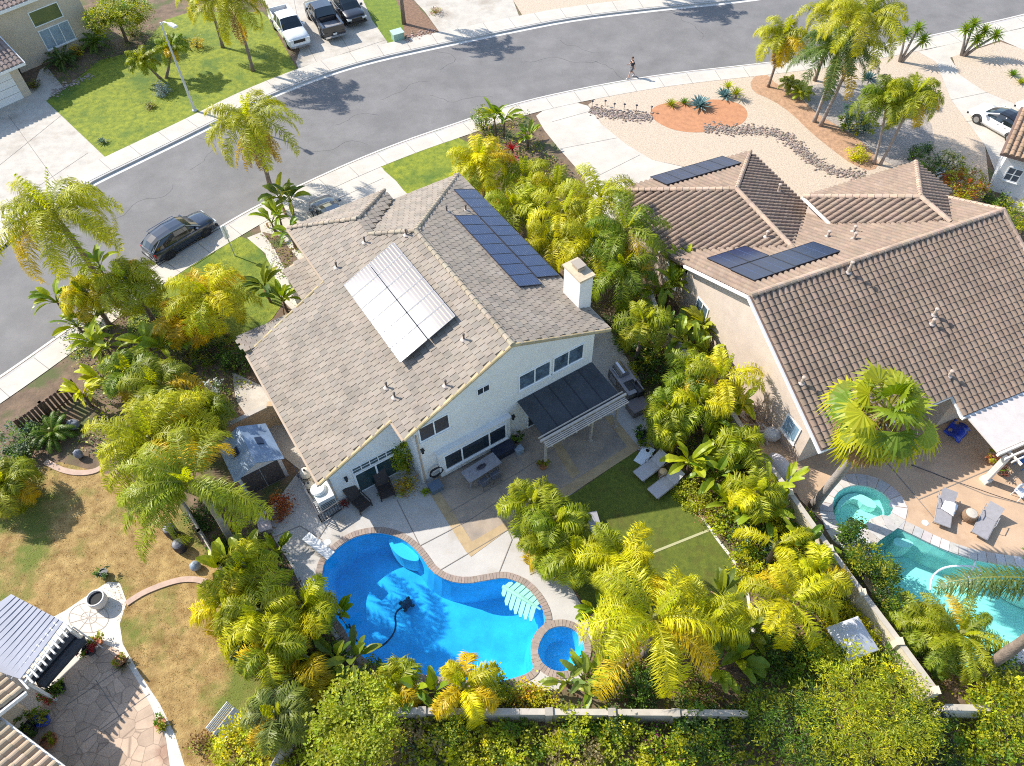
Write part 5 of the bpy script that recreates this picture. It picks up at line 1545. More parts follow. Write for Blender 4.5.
# right patio bits
cloth('blue_tarp', at(956, 432, 0), .7, 1.3, .9, mat('blue_plastic', (.015, .05, .4), .35), 'crumpled bright blue tarp on the shaded peach patio', 'tarp', .16, .09, 4)
r = chair(at(1017, 497, 0), radians(200), 'white plastic garden chair at the right edge of the peach patio', mat('white_plastic', (.72, .72, .74), .4))
chair(at(1020, 466, 0), radians(120), 'blue folding chair in the shade of the flat patio roof', mat('blue_canvas', (.05, .18, .45), .6))
b = MB(); hp = [at(x, y, .03) for x, y in [(911, 465), (930, 472), (950, 480), (975, 488), (1000, 497), (1030, 506)]]
b.tube(smooth_loop(hp, 2, False), .022, 6); tag(b.build('garden_hose', mat('dark_hose', (.05, .04, .04), .6)), 'thin dark hose trailing across the peach patio', 'hose')
for (x, y), lb in (((925, 523), 'round pale skimmer lid on the peach deck near the raised spa'), ((892, 505), 'small pale stone lamp on the flagstone rim of the raised spa')):
    k = MB(); k.lathe(at(x, y, .012), [(.16, .0), (.16, .03), (.05, .05)], 14); tag(k.build('deck_lid', MATS['white_fibreglass']), lb, 'lid')
# bottom-left yard
r = empty('fire_bowl', at(101, 603, 0), 0, 'round white planter bowl with dark soil on the pale walk', 'planter')
k = MB(); k.lathe((0, 0, 0), [(.3, 0), (.4, .25), (.42, .6), (.39, .64), (.34, .64), (.33, .5)], 24); k.build('bowl', mat('bowl_white', (.62, .58, .54), .7), r)
k = MB(); k.lathe((0, 0, .5), [(.33, 0), (.2, .02)], 20); k.build('soil', M_dark, r)
# compass lines cast in the pale walk
ls = []
cx, cy = 89, 618
for i in range(9):
    t = i * 2 * pi / 9; ls.append([(cx, cy), (cx + 20 * cos(t), cy + 15 * sin(t))])
ls.append([(cx + 20 * cos(i * pi / 12), cy + 15 * sin(i * pi / 12)) for i in range(25)])
ls.append([(cx + 8 * cos(i * pi / 8), cy + 6 * sin(i * pi / 8)) for i in range(17)])
seams(ls, .03, 3.5, 'paving_pattern', mat('pattern_line', (.42, .36, .3), .9))
r = empty('garden_bench', at(232, 727, 0), radians(57), 'white slatted bench on the dry lawn near the bottom border', 'bench')
k = MB()
for i in range(6): k.box((0, -.25 + i * .1, .44), (1.2, .08, .03))
k.build('seat', mat('bench_white', (.6, .62, .66), .5), r)
k = MB()
for i in range(5): k.box((0, .33 + i * .03, .55 + i * .1), (1.2, .03, .07))
k.build('backrest', MATS['bench_white'], r)
for sx in (-.52, .52):
    for sy in (-.22, .3):
        k = MB(); k.box((sx, sy, .22), (.06, .06, .44)); k.build('leg', MATS['bench_white'], r)
for (x, y), h, m, lb in (((174, 535), .75, M_navy, 'dark blue barrel behind the slanted fence, taller of the two'), ((182, 549), .6, M_navy, 'dark blue barrel with a pale rim, shorter of the two')):
    drum('barrel', at(x, y, 0), .3, h, m, m, lb, 'barrel')
lump('garden_ball', at(197, 568, 0), (.5, .5, .5), mat('grey_ball', (.25, .3, .36), .4), 'smooth grey ball lying on the soil left of the fence', 'ball', 2)
for (x, y), s, lb in (((75, 427), (.75, .6, .5), 'large blue grey boulder near the brown slatted fence'), ((81, 457), (.45, .4, .6), 'small upright blue grey stone on the bare soil by the curved edging')):
    lump('boulder', at(x, y, 0), s, mat('blue_boulder', (.2, .21, .24), .9, var=.2, scale=4), lb, 'boulder', int(x))
# transformer box and street lamps
r = empty('utility_box', at(398, 39, 0), radians(28), 'small green utility cabinet beside the driveway at the top', 'utility box')
k = MB(); k.box((0, 0, .32), (.95, .7, .64)); k.build('cabinet', mat('utility_green', (.24, .38, .3), .5), r)
k = MB(); k.slab([(-.52, -.42, .66), (.52, -.42, .66), (.52, .4, .72), (-.52, .4, .72)], .05); k.build('lid', mat('utility_green_lid', (.42, .56, .46), .5), r)
M_gal = mat('galvanised_pole', (.5, .52, .5), .5, metal=.4)
p = at(195, 111, 0)
r = empty('street_lamp', p, 0, 'tall grey street lamp with curved arm on the front lawn at the top left', 'street lamp')
topv = at(166, 17, 7.3) - p
k = MB(); k.tube([(0, 0, 0), (0, 0, 3.5), (0, 0, 7.0)], [.11, .085, .06], 10); k.lathe((0, 0, 0), [(.2, 0), (.2, .1), (.12, .18)], 12); k.build('pole', M_gal, r)
armd = Vector((.75, -.66, 0))
k = MB(); k.tube([(0, 0, 6.8), Vector((0, 0, 7.2)) + armd * .5, Vector((0, 0, 7.35)) + armd * 1.4], .045, 8); k.build('arm', M_gal, r)
k = MB(); k.box(Vector((0, 0, 7.33)) + armd * 1.7, (.75, .3, .13), atan2(armd.y, armd.x)); k.build('lamp_head', mat('lamp_head_grey', (.6, .6, .58), .4), r)
p = at(235, 256, 0)
r = empty('sign_post', p, radians(50), 'thin white post with a narrow panel on the lawn beside the parked dark car', 'sign post')
k = MB(); k.tube([(0, 0, 0), (0, 0, 2.5)], .04, 8); k.build('post', M_gal, r)
k = MB(); k.box((0, .03, 2.0), (.3, .1, 1.0)); k.build('panel', mat('sign_white', (.72, .72, .7), .5), r)
# path lights along the dry creek
for i, (x, y) in enumerate([(592, 106.5), (605, 106), (614, 109), (624, 109.5), (636, 110.5), (651, 112)]):
    r = empty('path_light', at(x, y, 0), 0, 'thin black path light beside the dry creek stones in the gravel yard', 'path light', 'row of path lights along the stones')
    k = MB(); k.tube([(0, 0, 0), (0, 0, .42)], .02, 6); k.build('stake', M_darkpot, r)
    k = MB(); k.lathe((0, 0, .42), [(.05, 0), (.12, .03), (.04, .1)], 10); k.build('lamp_cap', M_darkpot, r)
# dry creek stones
def creek(name, line, wd, n, seed, col, smin=.08, smax=.2):
    rn = random.Random(seed); P = ats(line); k = MB()
    seg = [(P[i + 1] - P[i]).length for i in range(len(P) - 1)]; tot = sum(seg)
    for _ in range(n):
        s = rn.uniform(0, tot); i = 0
        while s > seg[i] and i < len(seg) - 1: s -= seg[i]; i += 1
        d = (P[i + 1] - P[i]).normalized(); q = P[i] + d * s + Vector((-d.y, d.x, 0)) * rn.gauss(0, wd / 3.2)
        a_ = rn.uniform(smin, smax) * .56; k0 = len(k.v); k.ell((q.x, q.y, a_ * .28 + .01), (a_, a_ * rn.uniform(.55, .9), a_ * .5), 6, 4, tint=jit(col, .4, rn))
    o = k.build(name, M_cob); o['kind'] = 'stuff'
    return o
tag(creek('creek_stones', [(590, 110), (604, 113), (622, 116), (640, 117), (652, 118)], 1.0, 700, 1, (.26, .2, .165)), 'band of mixed grey cobbles left of the red earth mound')
tag(creek('creek_stones', [(704, 128), (724, 130), (746, 131), (768, 131), (782, 135), (793, 143), (803, 153), (818, 164), (836, 173), (866, 176)], 1.0, 1600, 2, (.27, .21, .17)), 'winding band of grey cobbles across the tan gravel yard')
tag(creek('rock_border', [(92, 75), (70, 85), (60, 90), (52, 96)], .8, 120, 6, (.3, .24, .2), .1, .22), 'low border of brown rocks around the dark cycad')
tag(creek('rock_border', [(405, 41), (412, 36), (425, 32), (436, 31)], .9, 120, 7, (.4, .28, .22), .08, .2), 'pale pinkish rocks in the bark bed beside the utility cabinet')
# ================================================================== VEHICLES
M_tyre = mat('tyre_rubber', (.018, .018, .02), .8)
M_rim = mat('alloy_rim', (.35, .36, .37), .3, metal=.8)
M_rimd = mat('dark_rim', (.05, .05, .055), .35, metal=.6)
M_cglass = mat('car_glass', (.012, .018, .022), .05, spec=.9)
M_black = mat('black_trim', (.012, .012, .013), .5)
M_lamp = mat('lamp_glass', (.6, .62, .62), .1, spec=.8)
M_tail = mat('tail_lamp_red', (.35, .01, .01), .2)
M_chrome = mat('chrome', (.6, .6, .62), .12, metal=1.)


def paint(name, col, rough=.25):
    return mat(name, col, rough, coat=.8, spec=.5)


def loft(k, secs, closed=True):
    n = len(secs[0]); V = [p for s in secs for p in s]; F = []
    for i in range(len(secs) - 1):
        for j in range(n):
            j2 = (j + 1) % n
            F.append((i * n + j, (i + 1) * n + j, (i + 1) * n + j2, i * n + j2))
    F.append(tuple(range(n))); F.append(tuple(reversed([(len(secs) - 1) * n + j for j in range(n)])))
    k.add(V, F)


def body_sec(x, w, zb, zt, crown=.04):
    h = zt - zb
    half = [(w * .9, zb), (w, zb + h * .25), (w, zb + h * .62), (w * .97, zb + h * .86), (w * .88, zt), (w * .45, zt + crown)]
    return [(x, y, z) for y, z in half] + [(x, -y, z) for y, z in reversed(half)]


def top_sec(x, wl, wt, zb, zt, crown=.03):
    half = [(wl, zb), (wl * .6 + wt * .4, zb + (zt - zb) * .5), (wt, zt - .05), (wt * .85, zt), (wt * .4, zt + crown)]
    return [(x, y, z) for y, z in half] + [(x, -y, z) for y, z in reversed(half)]


def vehicle(name, label, cat, loc, yaw, col, L, W, H, belt, body, cabin, wheels, wr, rim=None, roofc=None, bed=None, group=None):
    """body: [(x, width, z_bottom, z_top)], cabin: [(x, w_low, w_top, z_low, z_top)] front to back"""
    r = empty(name, loc, yaw, label, cat, group)
    k = MB(); loft(k, [body_sec(x, w, zb, zt) for x, w, zb, zt in body])
    bo = k.build('body', col, r, smooth=False)
    for p in bo.data.polygons: p.use_smooth = len(p.vertices) == 4
    # glasshouse, roof skin a touch proud
    k = MB(); loft(k, [top_sec(*c) for c in cabin]); k.build('windows', M_cglass, r)
    k = MB(); zmx = max(c[4] for c in cabin); mid = [c for c in cabin if c[4] > zmx - .1]
    loft(k, [[(x, y, z) for y, z in ((wt * 1.0, zt - .07), (wt * .98, zt + .005), (wt * .4, zt + .045), (-wt * .4, zt + .045), (-wt * .98, zt + .005), (-wt * 1.0, zt - .07))] for x, wl, wt, zb, zt in mid])
    k.build('roof', roofc or col, r)
    def pil(a_, b_, w=.07):
        for s in (1, -1):
            k = MB(); k.bar((a_[0], a_[1] * s, a_[2]), (b_[0], b_[1] * s, b_[2]), w, w); k.build('window_pillar', col, r)
    c0, c1, c2, c3 = cabin[0], mid[0], mid[-1], cabin[-1]
    pil((c0[0], c0[1] * .98, c0[3]), (c1[0], c1[2] * 1.0, c1[4] - .04)); pil((c3[0], c3[1] * .98, c3[3]), (c2[0], c2[2], c2[4] - .04))
    xm = (c1[0] + c2[0]) / 2; pil((xm, c1[1] * 1.0, c1[3]), (xm, c1[2] * 1.0, c1[4] - .04), .06)
    for (x, s) in [(wx, s) for wx in wheels for s in (1, -1)]:
        y = s * (W / 2 - .12)
        k = MB(); prof = [(wr * .62, -.12), (wr * .96, -.12), (wr, -.08), (wr, .1), (wr * .96, .14), (wr * .62, .14)]
        k.lathe((0, 0, 0), prof, 20); k.xform(Matrix.Rotation(-s * pi / 2, 4, 'X'))
        w_ = k.build('wheel', M_tyre, r, local=None); w_.location = (x, y, wr)
        k = MB()
        k.lathe((0, 0, .13), [(wr * .64, 0), (wr * .64, .02), (wr * .2, .035)], 16)
        k.xform(Matrix.Rotation(-s * pi / 2, 4, 'X')); k.build('rim', rim or M_rim, w_)
        k = MB(); k.tube([(x + (wr + .05) * cos(t * pi / 10), s * (W / 2 - .02), wr + (wr + .05) * sin(t * pi / 10)) for t in range(11)], .045, 6); k.build('wheel_arch', M_black, r)
    x0 = body[0][0]; xe = body[-1][0]; z0 = body[1][3]; ze = body[-2][3]
    for s in (1, -1):
        k = MB(); k.box((x0 - .1, s * W * .36, z0 - .17), (.26, W * .2, .14)); k.build('headlight', M_lamp, r)
        k = MB(); k.box((xe + .12, s * W * .39, ze - .2), (.14, W * .12, .26)); k.build('tail_light', M_tail, r)
        k = MB(); k.box((cabin[0][0] - .35, s * (W / 2 + .08), belt + .08), (.16, .2, .15)); k.build('mirror', col, r)
        k = MB()
        for xh in (mid[0][0] - .35, (mid[0][0] + mid[-1][0]) / 2 - .35): k.box((xh, s * (W / 2 + .005), belt - .12), (.18, .03, .03))
        k.build('door_handle', M_chrome, r)
    k = MB(); k.box((x0 - .0, 0, z0 - .28), (.06, W * .5, .24)); k.build('grille', M_black, r)
    k = MB(); k.box((x0 + .0, 0, .42), (.14, W * .88, .16)); k.box((xe - .0, 0, .45), (.14, W * .88, .16)); k.build('bumper', M_chrome if bed else M_black, r)
    k = MB(); k.box((xe - .08, 0, .68), (.02, .34, .16)); k.build('number_plate', mat('number_plate', (.6, .6, .58), .5), r)
    if bed:
        xa, xb, zf, zr = bed
        k = MB()
        k.box(((xa + xb) / 2, 0, zf), (abs(xa - xb), W * .8, .04)); 
        for s in (1, -1): k.box(((xa + xb) / 2, s * W * .43, (zf + zr) / 2), (abs(xa - xb), W * .09, zr - zf))
        k.box((xb - .0, 0, (zf + zr) / 2), (.09, W * .92, zr - zf)); k.box((xa, 0, (zf + zr) / 2), (.08, W * .8, zr - zf))
        b_ = k.build('truck_bed', col, r)
        k = MB(); k.box(((xa + xb) / 2, 0, zf + .025), (abs(xa - xb) - .1, W * .78, .01)); k.build('bed_liner', mat('bed_liner', (.22, .22, .23), .6, var=.2, scale=5), b_)
    return r


def pickup(name, label, loc, yaw, col, group=None):
    W = 2.0
    body = [(3.0, .82, .45, .95), (2.85, .96, .35, 1.12), (2.2, 1.0, .33, 1.2), (1.35, 1.0, .33, 1.24), (-.9, 1.0, .33, 1.24), (-.95, 1.0, .33, .82), (-2.9, 1.0, .38, .82), (-3.0, .96, .45, .8)]
    cab = [(1.5, .93, .8, 1.2, 1.25), (1.1, .94, .79, 1.21, 1.62), (.75, .95, .78, 1.22, 1.9), (-.65, .95, .78, 1.22, 1.92), (-.95, .95, .8, 1.22, 1.3)]
    return vehicle(name, label, 'pickup truck', loc, yaw, col, 6.0, W, 1.95, 1.22, body, cab, (1.95, -1.75), .42, bed=(-1.05, -2.95, .84, 1.3), group=group)


def suv(name, label, loc, yaw, col, group=None):
    body = [(2.52, .6, .5, .8), (2.45, .8, .4, .93), (2.25, .92, .33, 1.0), (1.8, .97, .3, 1.06), (1.1, .97, .28, 1.1), (-1.9, .97, .28, 1.14), (-2.3, .92, .33, 1.12), (-2.46, .82, .42, 1.08), (-2.52, .68, .5, 1.0)]
    cab = [(1.35, .84, .7, 1.06, 1.1), (.85, .89, .72, 1.08, 1.46), (.4, .91, .71, 1.1, 1.69), (-.6, .92, .7, 1.12, 1.76), (-1.6, .9, .67, 1.14, 1.7), (-2.1, .87, .64, 1.15, 1.5), (-2.42, .8, .6, 1.14, 1.2)]
    r = vehicle(name, label, 'suv', loc, yaw, col, 5.0, 1.94, 1.78, 1.1, body, cab, (1.5, -1.5), .38, M_rimd, group=group)
    k = MB()
    for s in (1, -1): k.tube([(.4, s * .7, 1.78), (.2, s * .7, 1.83), (-1.5, s * .7, 1.83), (-1.7, s * .7, 1.78)], .025, 6)
    k.build('roof_rail', M_chrome, r)
    return r


def sedan(name, label, loc, yaw, col, roofc=None, group=None):
    body = [(2.3, .65, .4, .62), (2.2, .85, .28, .76), (1.6, .92, .22, .86), (.9, .92, .2, .92), (-1.5, .92, .2, .98), (-2.15, .88, .28, .98), (-2.3, .78, .42, .9)]
    cab = [(1.25, .78, .62, .9, .94), (.75, .83, .63, .92, 1.2), (.2, .85, .61, .93, 1.38), (-.4, .86, .6, .95, 1.43), (-1.0, .84, .58, .96, 1.36), (-1.6, .79, .54, .97, 1.19), (-2.05, .72, .5, .97, 1.02)]
    return vehicle(name, label, 'car', loc, yaw, col, 4.6, 1.85, 1.44, .93, body, cab, (1.4, -1.4), .34, roofc=roofc, group=group)


def ydir(p, q):
    a_, b_ = at(*p), at(*q); d = b_ - a_; return atan2(d.y, d.x)


# dark SUV at the kerb
P_navy = paint('dark_blue_grey_paint', (.02, .028, .045))
w1, w2 = at(170.4, 261, -.13), at(210, 236, -.13); d = (w2 - w1).normalized(); nl_ = Vector((-d.y, d.x, 0))
suv('parked_suv', 'dark blue grey suv parked at the kerb on the left of the street', (w1 + w2) / 2 + nl_ * .85 , atan2(d.y, d.x), P_navy).scale = (.93, .93, .93)
# driveway at the top: white pickup facing us, black pickup tail first, black SUV
yw = ydir((272, 22), (292, 50.5))
f = at(302, 50.5); dd = Vector((cos(yw), sin(yw), 0))
pickup('pickup_truck', 'white pickup truck nose down in the driveway at the top of the scene', f - dd * 3.0, yw, paint('white_paint', (.72, .72, .72)))
t = at(336.5, 41); yb = ydir((330, 44), (306, 10))
pickup('pickup_truck', 'black pickup truck with open bed between the white truck and the black suv', t + Vector((cos(yb), sin(yb), 0)) * 3.0, yb, paint('black_paint', (.015, .015, .018)))
f = at(358.5, 27); ys = yw
suv('parked_suv', 'black suv facing the street at the right of the black pickup truck', f - Vector((cos(ys), sin(ys), 0)) * 2.5, ys, MATS['black_paint'])
# car in front of the main garage: only its end shows past the roof
ye = atan2(-FA.A.y, -FA.A.x)
e = at(321, 207, .0)
sedan('parked_car', 'slate grey car half hidden behind the front roof of the white house', e + FA.A * 2.2, ye, paint('slate_paint', (.05, .065, .085), .3), roofc=MATS['slate_paint'])
# white cars at the right
yr = ydir((1006, 141), (976.5, 124)); c = (at(1006, 141) + at(976.5, 124)) / 2; dn = Vector((-sin(yr), cos(yr), 0))
c = c - dn * (.85 if (c - dn).y > c.y else -.85)
sedan('parked_car', 'white car with a black glass roof on the driveway at the right', c, yr, MATS['white_paint'], roofc=mat('black_glass_roof', (.015, .015, .018), .1, spec=.8))
c2 = at(1046, 122); sedan('parked_car', 'white car cut by the right border behind the black roofed car', c2, yr, MATS['white_paint'])

# ================================================================== PERSON
def person():
    import bmesh as _b
    p0 = at(631, 77.5, -.13)
    yaw = radians(200)
    root = empty('person', p0, yaw, 'person in dark top and pale shorts walking along the street', 'person')
    # joints in metres, x forward, y left, z up: mid stride
    J = {'pel': (0, 0, .93, .125), 'spi': (.01, 0, 1.12, .12), 'che': (.03, 0, 1.32, .135), 'nec': (.04, 0, 1.48, .055), 'hd0': (.06, 0, 1.56, .07), 'hd1': (.07, 0, 1.66, .092), 'hd2': (.065, 0, 1.73, .07),
         'lhi': (0, .09, .88, .095), 'lkn': (.2, .1, .5, .06), 'lan': (.3, .1, .1, .04), 'lto': (.47, .11, .04, .035),
         'rhi': (0, -.09, .88, .095), 'rkn': (-.08, -.1, .48, .06), 'ran': (-.35, -.1, .14, .04), 'rto': (-.2, -.11, .035, .035),
         'lsh': (.03, .19, 1.4, .06), 'lel': (-.12, .24, 1.14, .042), 'lwr': (-.1, .24, .9, .03), 'lha': (-.06, .24, .83, .032),
         'rsh': (.03, -.19, 1.4, .06), 'rel': (.02, -.26, 1.12, .042), 'rwr': (.24, -.22, 1.05, .03), 'rha': (.31, -.21, 1.06, .032)}
    E_ = [('pel', 'spi'), ('spi', 'che'), ('che', 'nec'), ('nec', 'hd0'), ('hd0', 'hd1'), ('hd1', 'hd2'), ('pel', 'lhi'), ('lhi', 'lkn'), ('lkn', 'lan'), ('lan', 'lto'), ('pel', 'rhi'), ('rhi', 'rkn'), ('rkn', 'ran'), ('ran', 'rto'),
          ('che', 'lsh'), ('lsh', 'lel'), ('lel', 'lwr'), ('lwr', 'lha'), ('che', 'rsh'), ('rsh', 'rel'), ('rel', 'rwr'), ('rwr', 'rha')]
    for s, dirv, sd in (('l', (.02, 0, -1), 1), ('r', (.95, .05, -.1), 1)):
        h = Vector(J[s + 'ha'][:3]); dv = Vector(dirv).normalized(); side = Vector((1, 0, 0)) if s == 'l' else Vector((0, 0, 1))
        for i in range(4):
            o_ = side * (.03 - i * .02); l_ = (.036, .04, .038, .03)[i]
            J[f'{s}f{i}a'] = (*(h + o_ + dv * .03), .0095); J[f'{s}f{i}b'] = (*(h + o_ + dv * (.03 + l_) + Vector((.006, 0, 0))), .0085); J[f'{s}f{i}c'] = (*(h + o_ + dv * (.03 + l_ * 1.7) + Vector((.018, 0, -.004))), .008)
            E_ += [(s + 'ha', f'{s}f{i}a'), (f'{s}f{i}a', f'{s}f{i}b'), (f'{s}f{i}b', f'{s}f{i}c')]
        J[f'{s}t'] = (*(h + side * .05 - dv * .0), .01); J[f'{s}u'] = (*(h + side * .065 + dv * .04), .009)
        E_ += [(s + 'ha', f'{s}t'), (f'{s}t', f'{s}u')]
    names = list(J); me = bpy.data.meshes.new('person_body')
    me.from_pydata([J[n][:3] for n in names], [(names.index(a_), names.index(b_)) for a_, b_ in E_], [])
    o = bpy.data.objects.new('body', me); COL.objects.link(o); o.parent = root
    sk = o.modifiers.new('skin', 'SKIN'); o.modifiers.new('sub', 'SUBSURF').levels = 1; o.modifiers['sub'].render_levels = 2
    lay = me.skin_vertices[0].data if me.skin_vertices else None
    if lay is None:
        bm = _b.new(); bm.from_mesh(me); bm.verts.layers.skin.verify(); bm.to_mesh(me); bm.free(); lay = me.skin_vertices[0].data
    for i, n in enumerate(names): lay[i].radius = (J[n][3], J[n][3])
    lay[names.index('pel')].use_root = True
    me.materials.append(mat('skin_tone', (.5, .3, .21), .6))
    def part(nm, fn, m):
        k = MB(); fn(k); return k.build(nm, m, root, smooth=True)
    g = lambda n: Vector(J[n][:3])
    part('shirt', lambda k: (k.lathe((.01, 0, 0), [(.15, .9), (.145, 1.0), (.16, 1.2), (.17, 1.34), (.12, 1.45), (.07, 1.48)], 14, sx=.75, sy=1.1), k.tube([g('lsh'), g('lsh').lerp(g('lel'), .6)], [.075, .062], 8), k.tube([g('rsh'), g('rsh').lerp(g('rel'), .6)], [.075, .062], 8)), mat('dark_shirt', (.02, .022, .03), .8))
    part('shorts', lambda k: (k.lathe((0, 0, 0), [(.13, .8), (.15, .88), (.15, .97), (.14, 1.0)], 14, sx=.85, sy=1.15), k.tube([g('lhi'), g('lhi').lerp(g('lkn'), .75)], [.108, .095], 10), k.tube([g('rhi'), g('rhi').lerp(g('rkn'), .75)], [.108, .095], 10)), mat('grey_shorts', (.13, .13, .14), .8))
    part('shoe', lambda k: (k.tube([g('lan') + Vector((-.05, 0, -.05)), g('lto') + Vector((.02, 0, .0))], [.05, .04], 8)), mat('white_shoe', (.6, .6, .6), .6))
    part('shoe', lambda k: (k.tube([g('ran') + Vector((-.05, 0, -.03)), g('rto') + Vector((.02, 0, .0))], [.05, .04], 8)), MATS['white_shoe'])
    part('hair', lambda k: k.ell((.045, 0, 1.7), (.1, .088, .085), 12, 8), mat('brown_hair', (.06, .035, .02), .8))
    part('face', lambda k: (k.ell((.16, 0, 1.635), (.022, .014, .022), 8, 5), k.ell((.145, 0, 1.59), (.014, .028, .008), 8, 4), k.ell((.07, .095, 1.64), (.02, .012, .03), 6, 4), k.ell((.07, -.095, 1.64), (.02, .012, .03), 6, 4)), MATS['skin_tone'])
    part('eyes', lambda k: (k.ell((.147, .035, 1.66), .012, 6, 4), k.ell((.147, -.035, 1.66), .012, 6, 4)), M_black)
person()
# ================================================================== PLANTS
M_leaf = mat_leaf('leaf_blade', .46)
M_paddle = mat_leaf('paddle_leaf', .3, .42, .35)
M_bark = mat('palm_bark', (.2, .15, .115), .9, var=.25, scale=6, bump=.8, bscale=14)
M_barkg = mat('grey_palm_bark', (.27, .23, .2), .9, var=.2, scale=6, bump=.8, bscale=14)
M_twig = mat('twig_bark', (.12, .08, .05), .9, var=.25, scale=8)
GREEN, OLIVE, LIME, YELLOW, GOLD, DARK, BLUEG, TAN, GREY_G = (.125, .215, .016), (.3, .315, .016), (.44, .46, .014), (.64, .58, .01), (.64, .44, .01), (.05, .1, .018), (.1, .17, .13), (.36, .23, .11), (.13, .16, .07)


def mixc(a, b, t): return (a[0] + (b[0] - a[0]) * t, a[1] + (b[1] - a[1]) * t, a[2] + (b[2] - a[2]) * t)


def frond(k, o, az, el, L, curl, ll, n, col, rnd, tipc=None, wl=.06, plume=.35, roll=0., droop=.55):
    """feather frond: arching rachis with two rows of narrow leaflets"""
    ca, sa = cos(az), sin(az); x, y, z = o; st = L / n
    V = k.v; Fs = k.f; Mi = k.m; C = k.c
    px_, py_, pz_ = x, y, z
    for i in range(n):
        t = (i + .5) / n
        p = el - curl * t ** 1.35
        fx, fy, fz = ca * cos(p), sa * cos(p), sin(p)
        nx, ny, nz = px_ + fx * st, py_ + fy * st, pz_ + fz * st
        wr = .035 * (1 - t) + .01
        b = len(V)
        V += [(px_ - sa * wr, py_ + ca * wr, pz_), (px_ + sa * wr, py_ - ca * wr, pz_), (nx + sa * wr, ny - ca * wr, nz), (nx - sa * wr, ny + ca * wr, nz)]
        Fs.append((b, b + 1, b + 2, b + 3)); Mi.append(0); C.append(mixc(col, (.4, .36, .08), .5))
        if t > .1:
            env = sin(pi * (.1 + .86 * t)) ** .55
            c0 = mixc(col, tipc, t) if tipc else col
            for s in (1, -1, 1, -1, 1, -1):
                lx = ll * env * rnd.uniform(.8, 1.15)
                a = rnd.uniform(.45, .98); up = rnd.uniform(-plume * 1.3, plume * 1.2) - .1
                dx = fx * (1 - a) * 1.2 - sa * s * a; dy = fy * (1 - a) * 1.2 + ca * s * a; dz = fz * (1 - a) + up + roll * s
                d = sqrt(dx * dx + dy * dy + dz * dz); dx /= d; dy /= d; dz /= d
                wx, wy, wz = fx * wl / 2, fy * wl / 2, fz * wl / 2
                mx, my, mz = nx + dx * lx * .55, ny + dy * lx * .55, nz + dz * lx * .55 - lx * .05
                tx, ty, tz = mx + dx * lx * .4, my + dy * lx * .4, mz + dz * lx * .35 - lx * droop * .6
                kk = rnd.uniform(.72, 1.28); cc = (c0[0] * kk, c0[1] * kk * rnd.uniform(.93, 1.06), c0[2] * kk)
                b = len(V)
                V += [(nx - wx * .7, ny - wy * .7, nz - wz * .7), (nx + wx * .7, ny + wy * .7, nz + wz * .7), (mx + wx, my + wy, mz + wz), (mx - wx, my - wy, mz - wz), (tx, ty, tz)]
                Fs.append((b, b + 1, b + 2, b + 3)); Fs.append((b + 3, b + 2, b + 4)); Mi.extend((0, 0)); C.extend((cc, cc))
        px_, py_, pz_ = nx, ny, nz


def solve_h(base, crown):
    """height at which the sight line of the crown passes closest over the base"""
    b = at(*base); best = (1e9, 0)
    for i in range(10, 160):
        h = i * .1; c = at(crown[0], crown[1], h); d = hypot(c.x - b.x, c.y - b.y)
        if d < best[0]: best = (d, h)
    return best[1]


def trunk_part(root, p0, p1, r0, r1, m, rnd, rings=True):
    k = MB(); n = 9; pts = []; rr = []
    for i in range(n + 1):
        t = i / n; q = p0.lerp(p1, t); b = .06 * sin(pi * t) * (p1 - p0).length * .3
        pts.append(q + Vector((b, b * .4, 0))); rr.append((r0 * (1.35 if i == 0 else 1) + (r1 - r0) * t) * (1 + (.06 if i % 2 else -.03) * rings))
    k.tube(pts, rr, 10)
    return k.build('trunk', m, root, smooth=True)


PALM_N = [0]


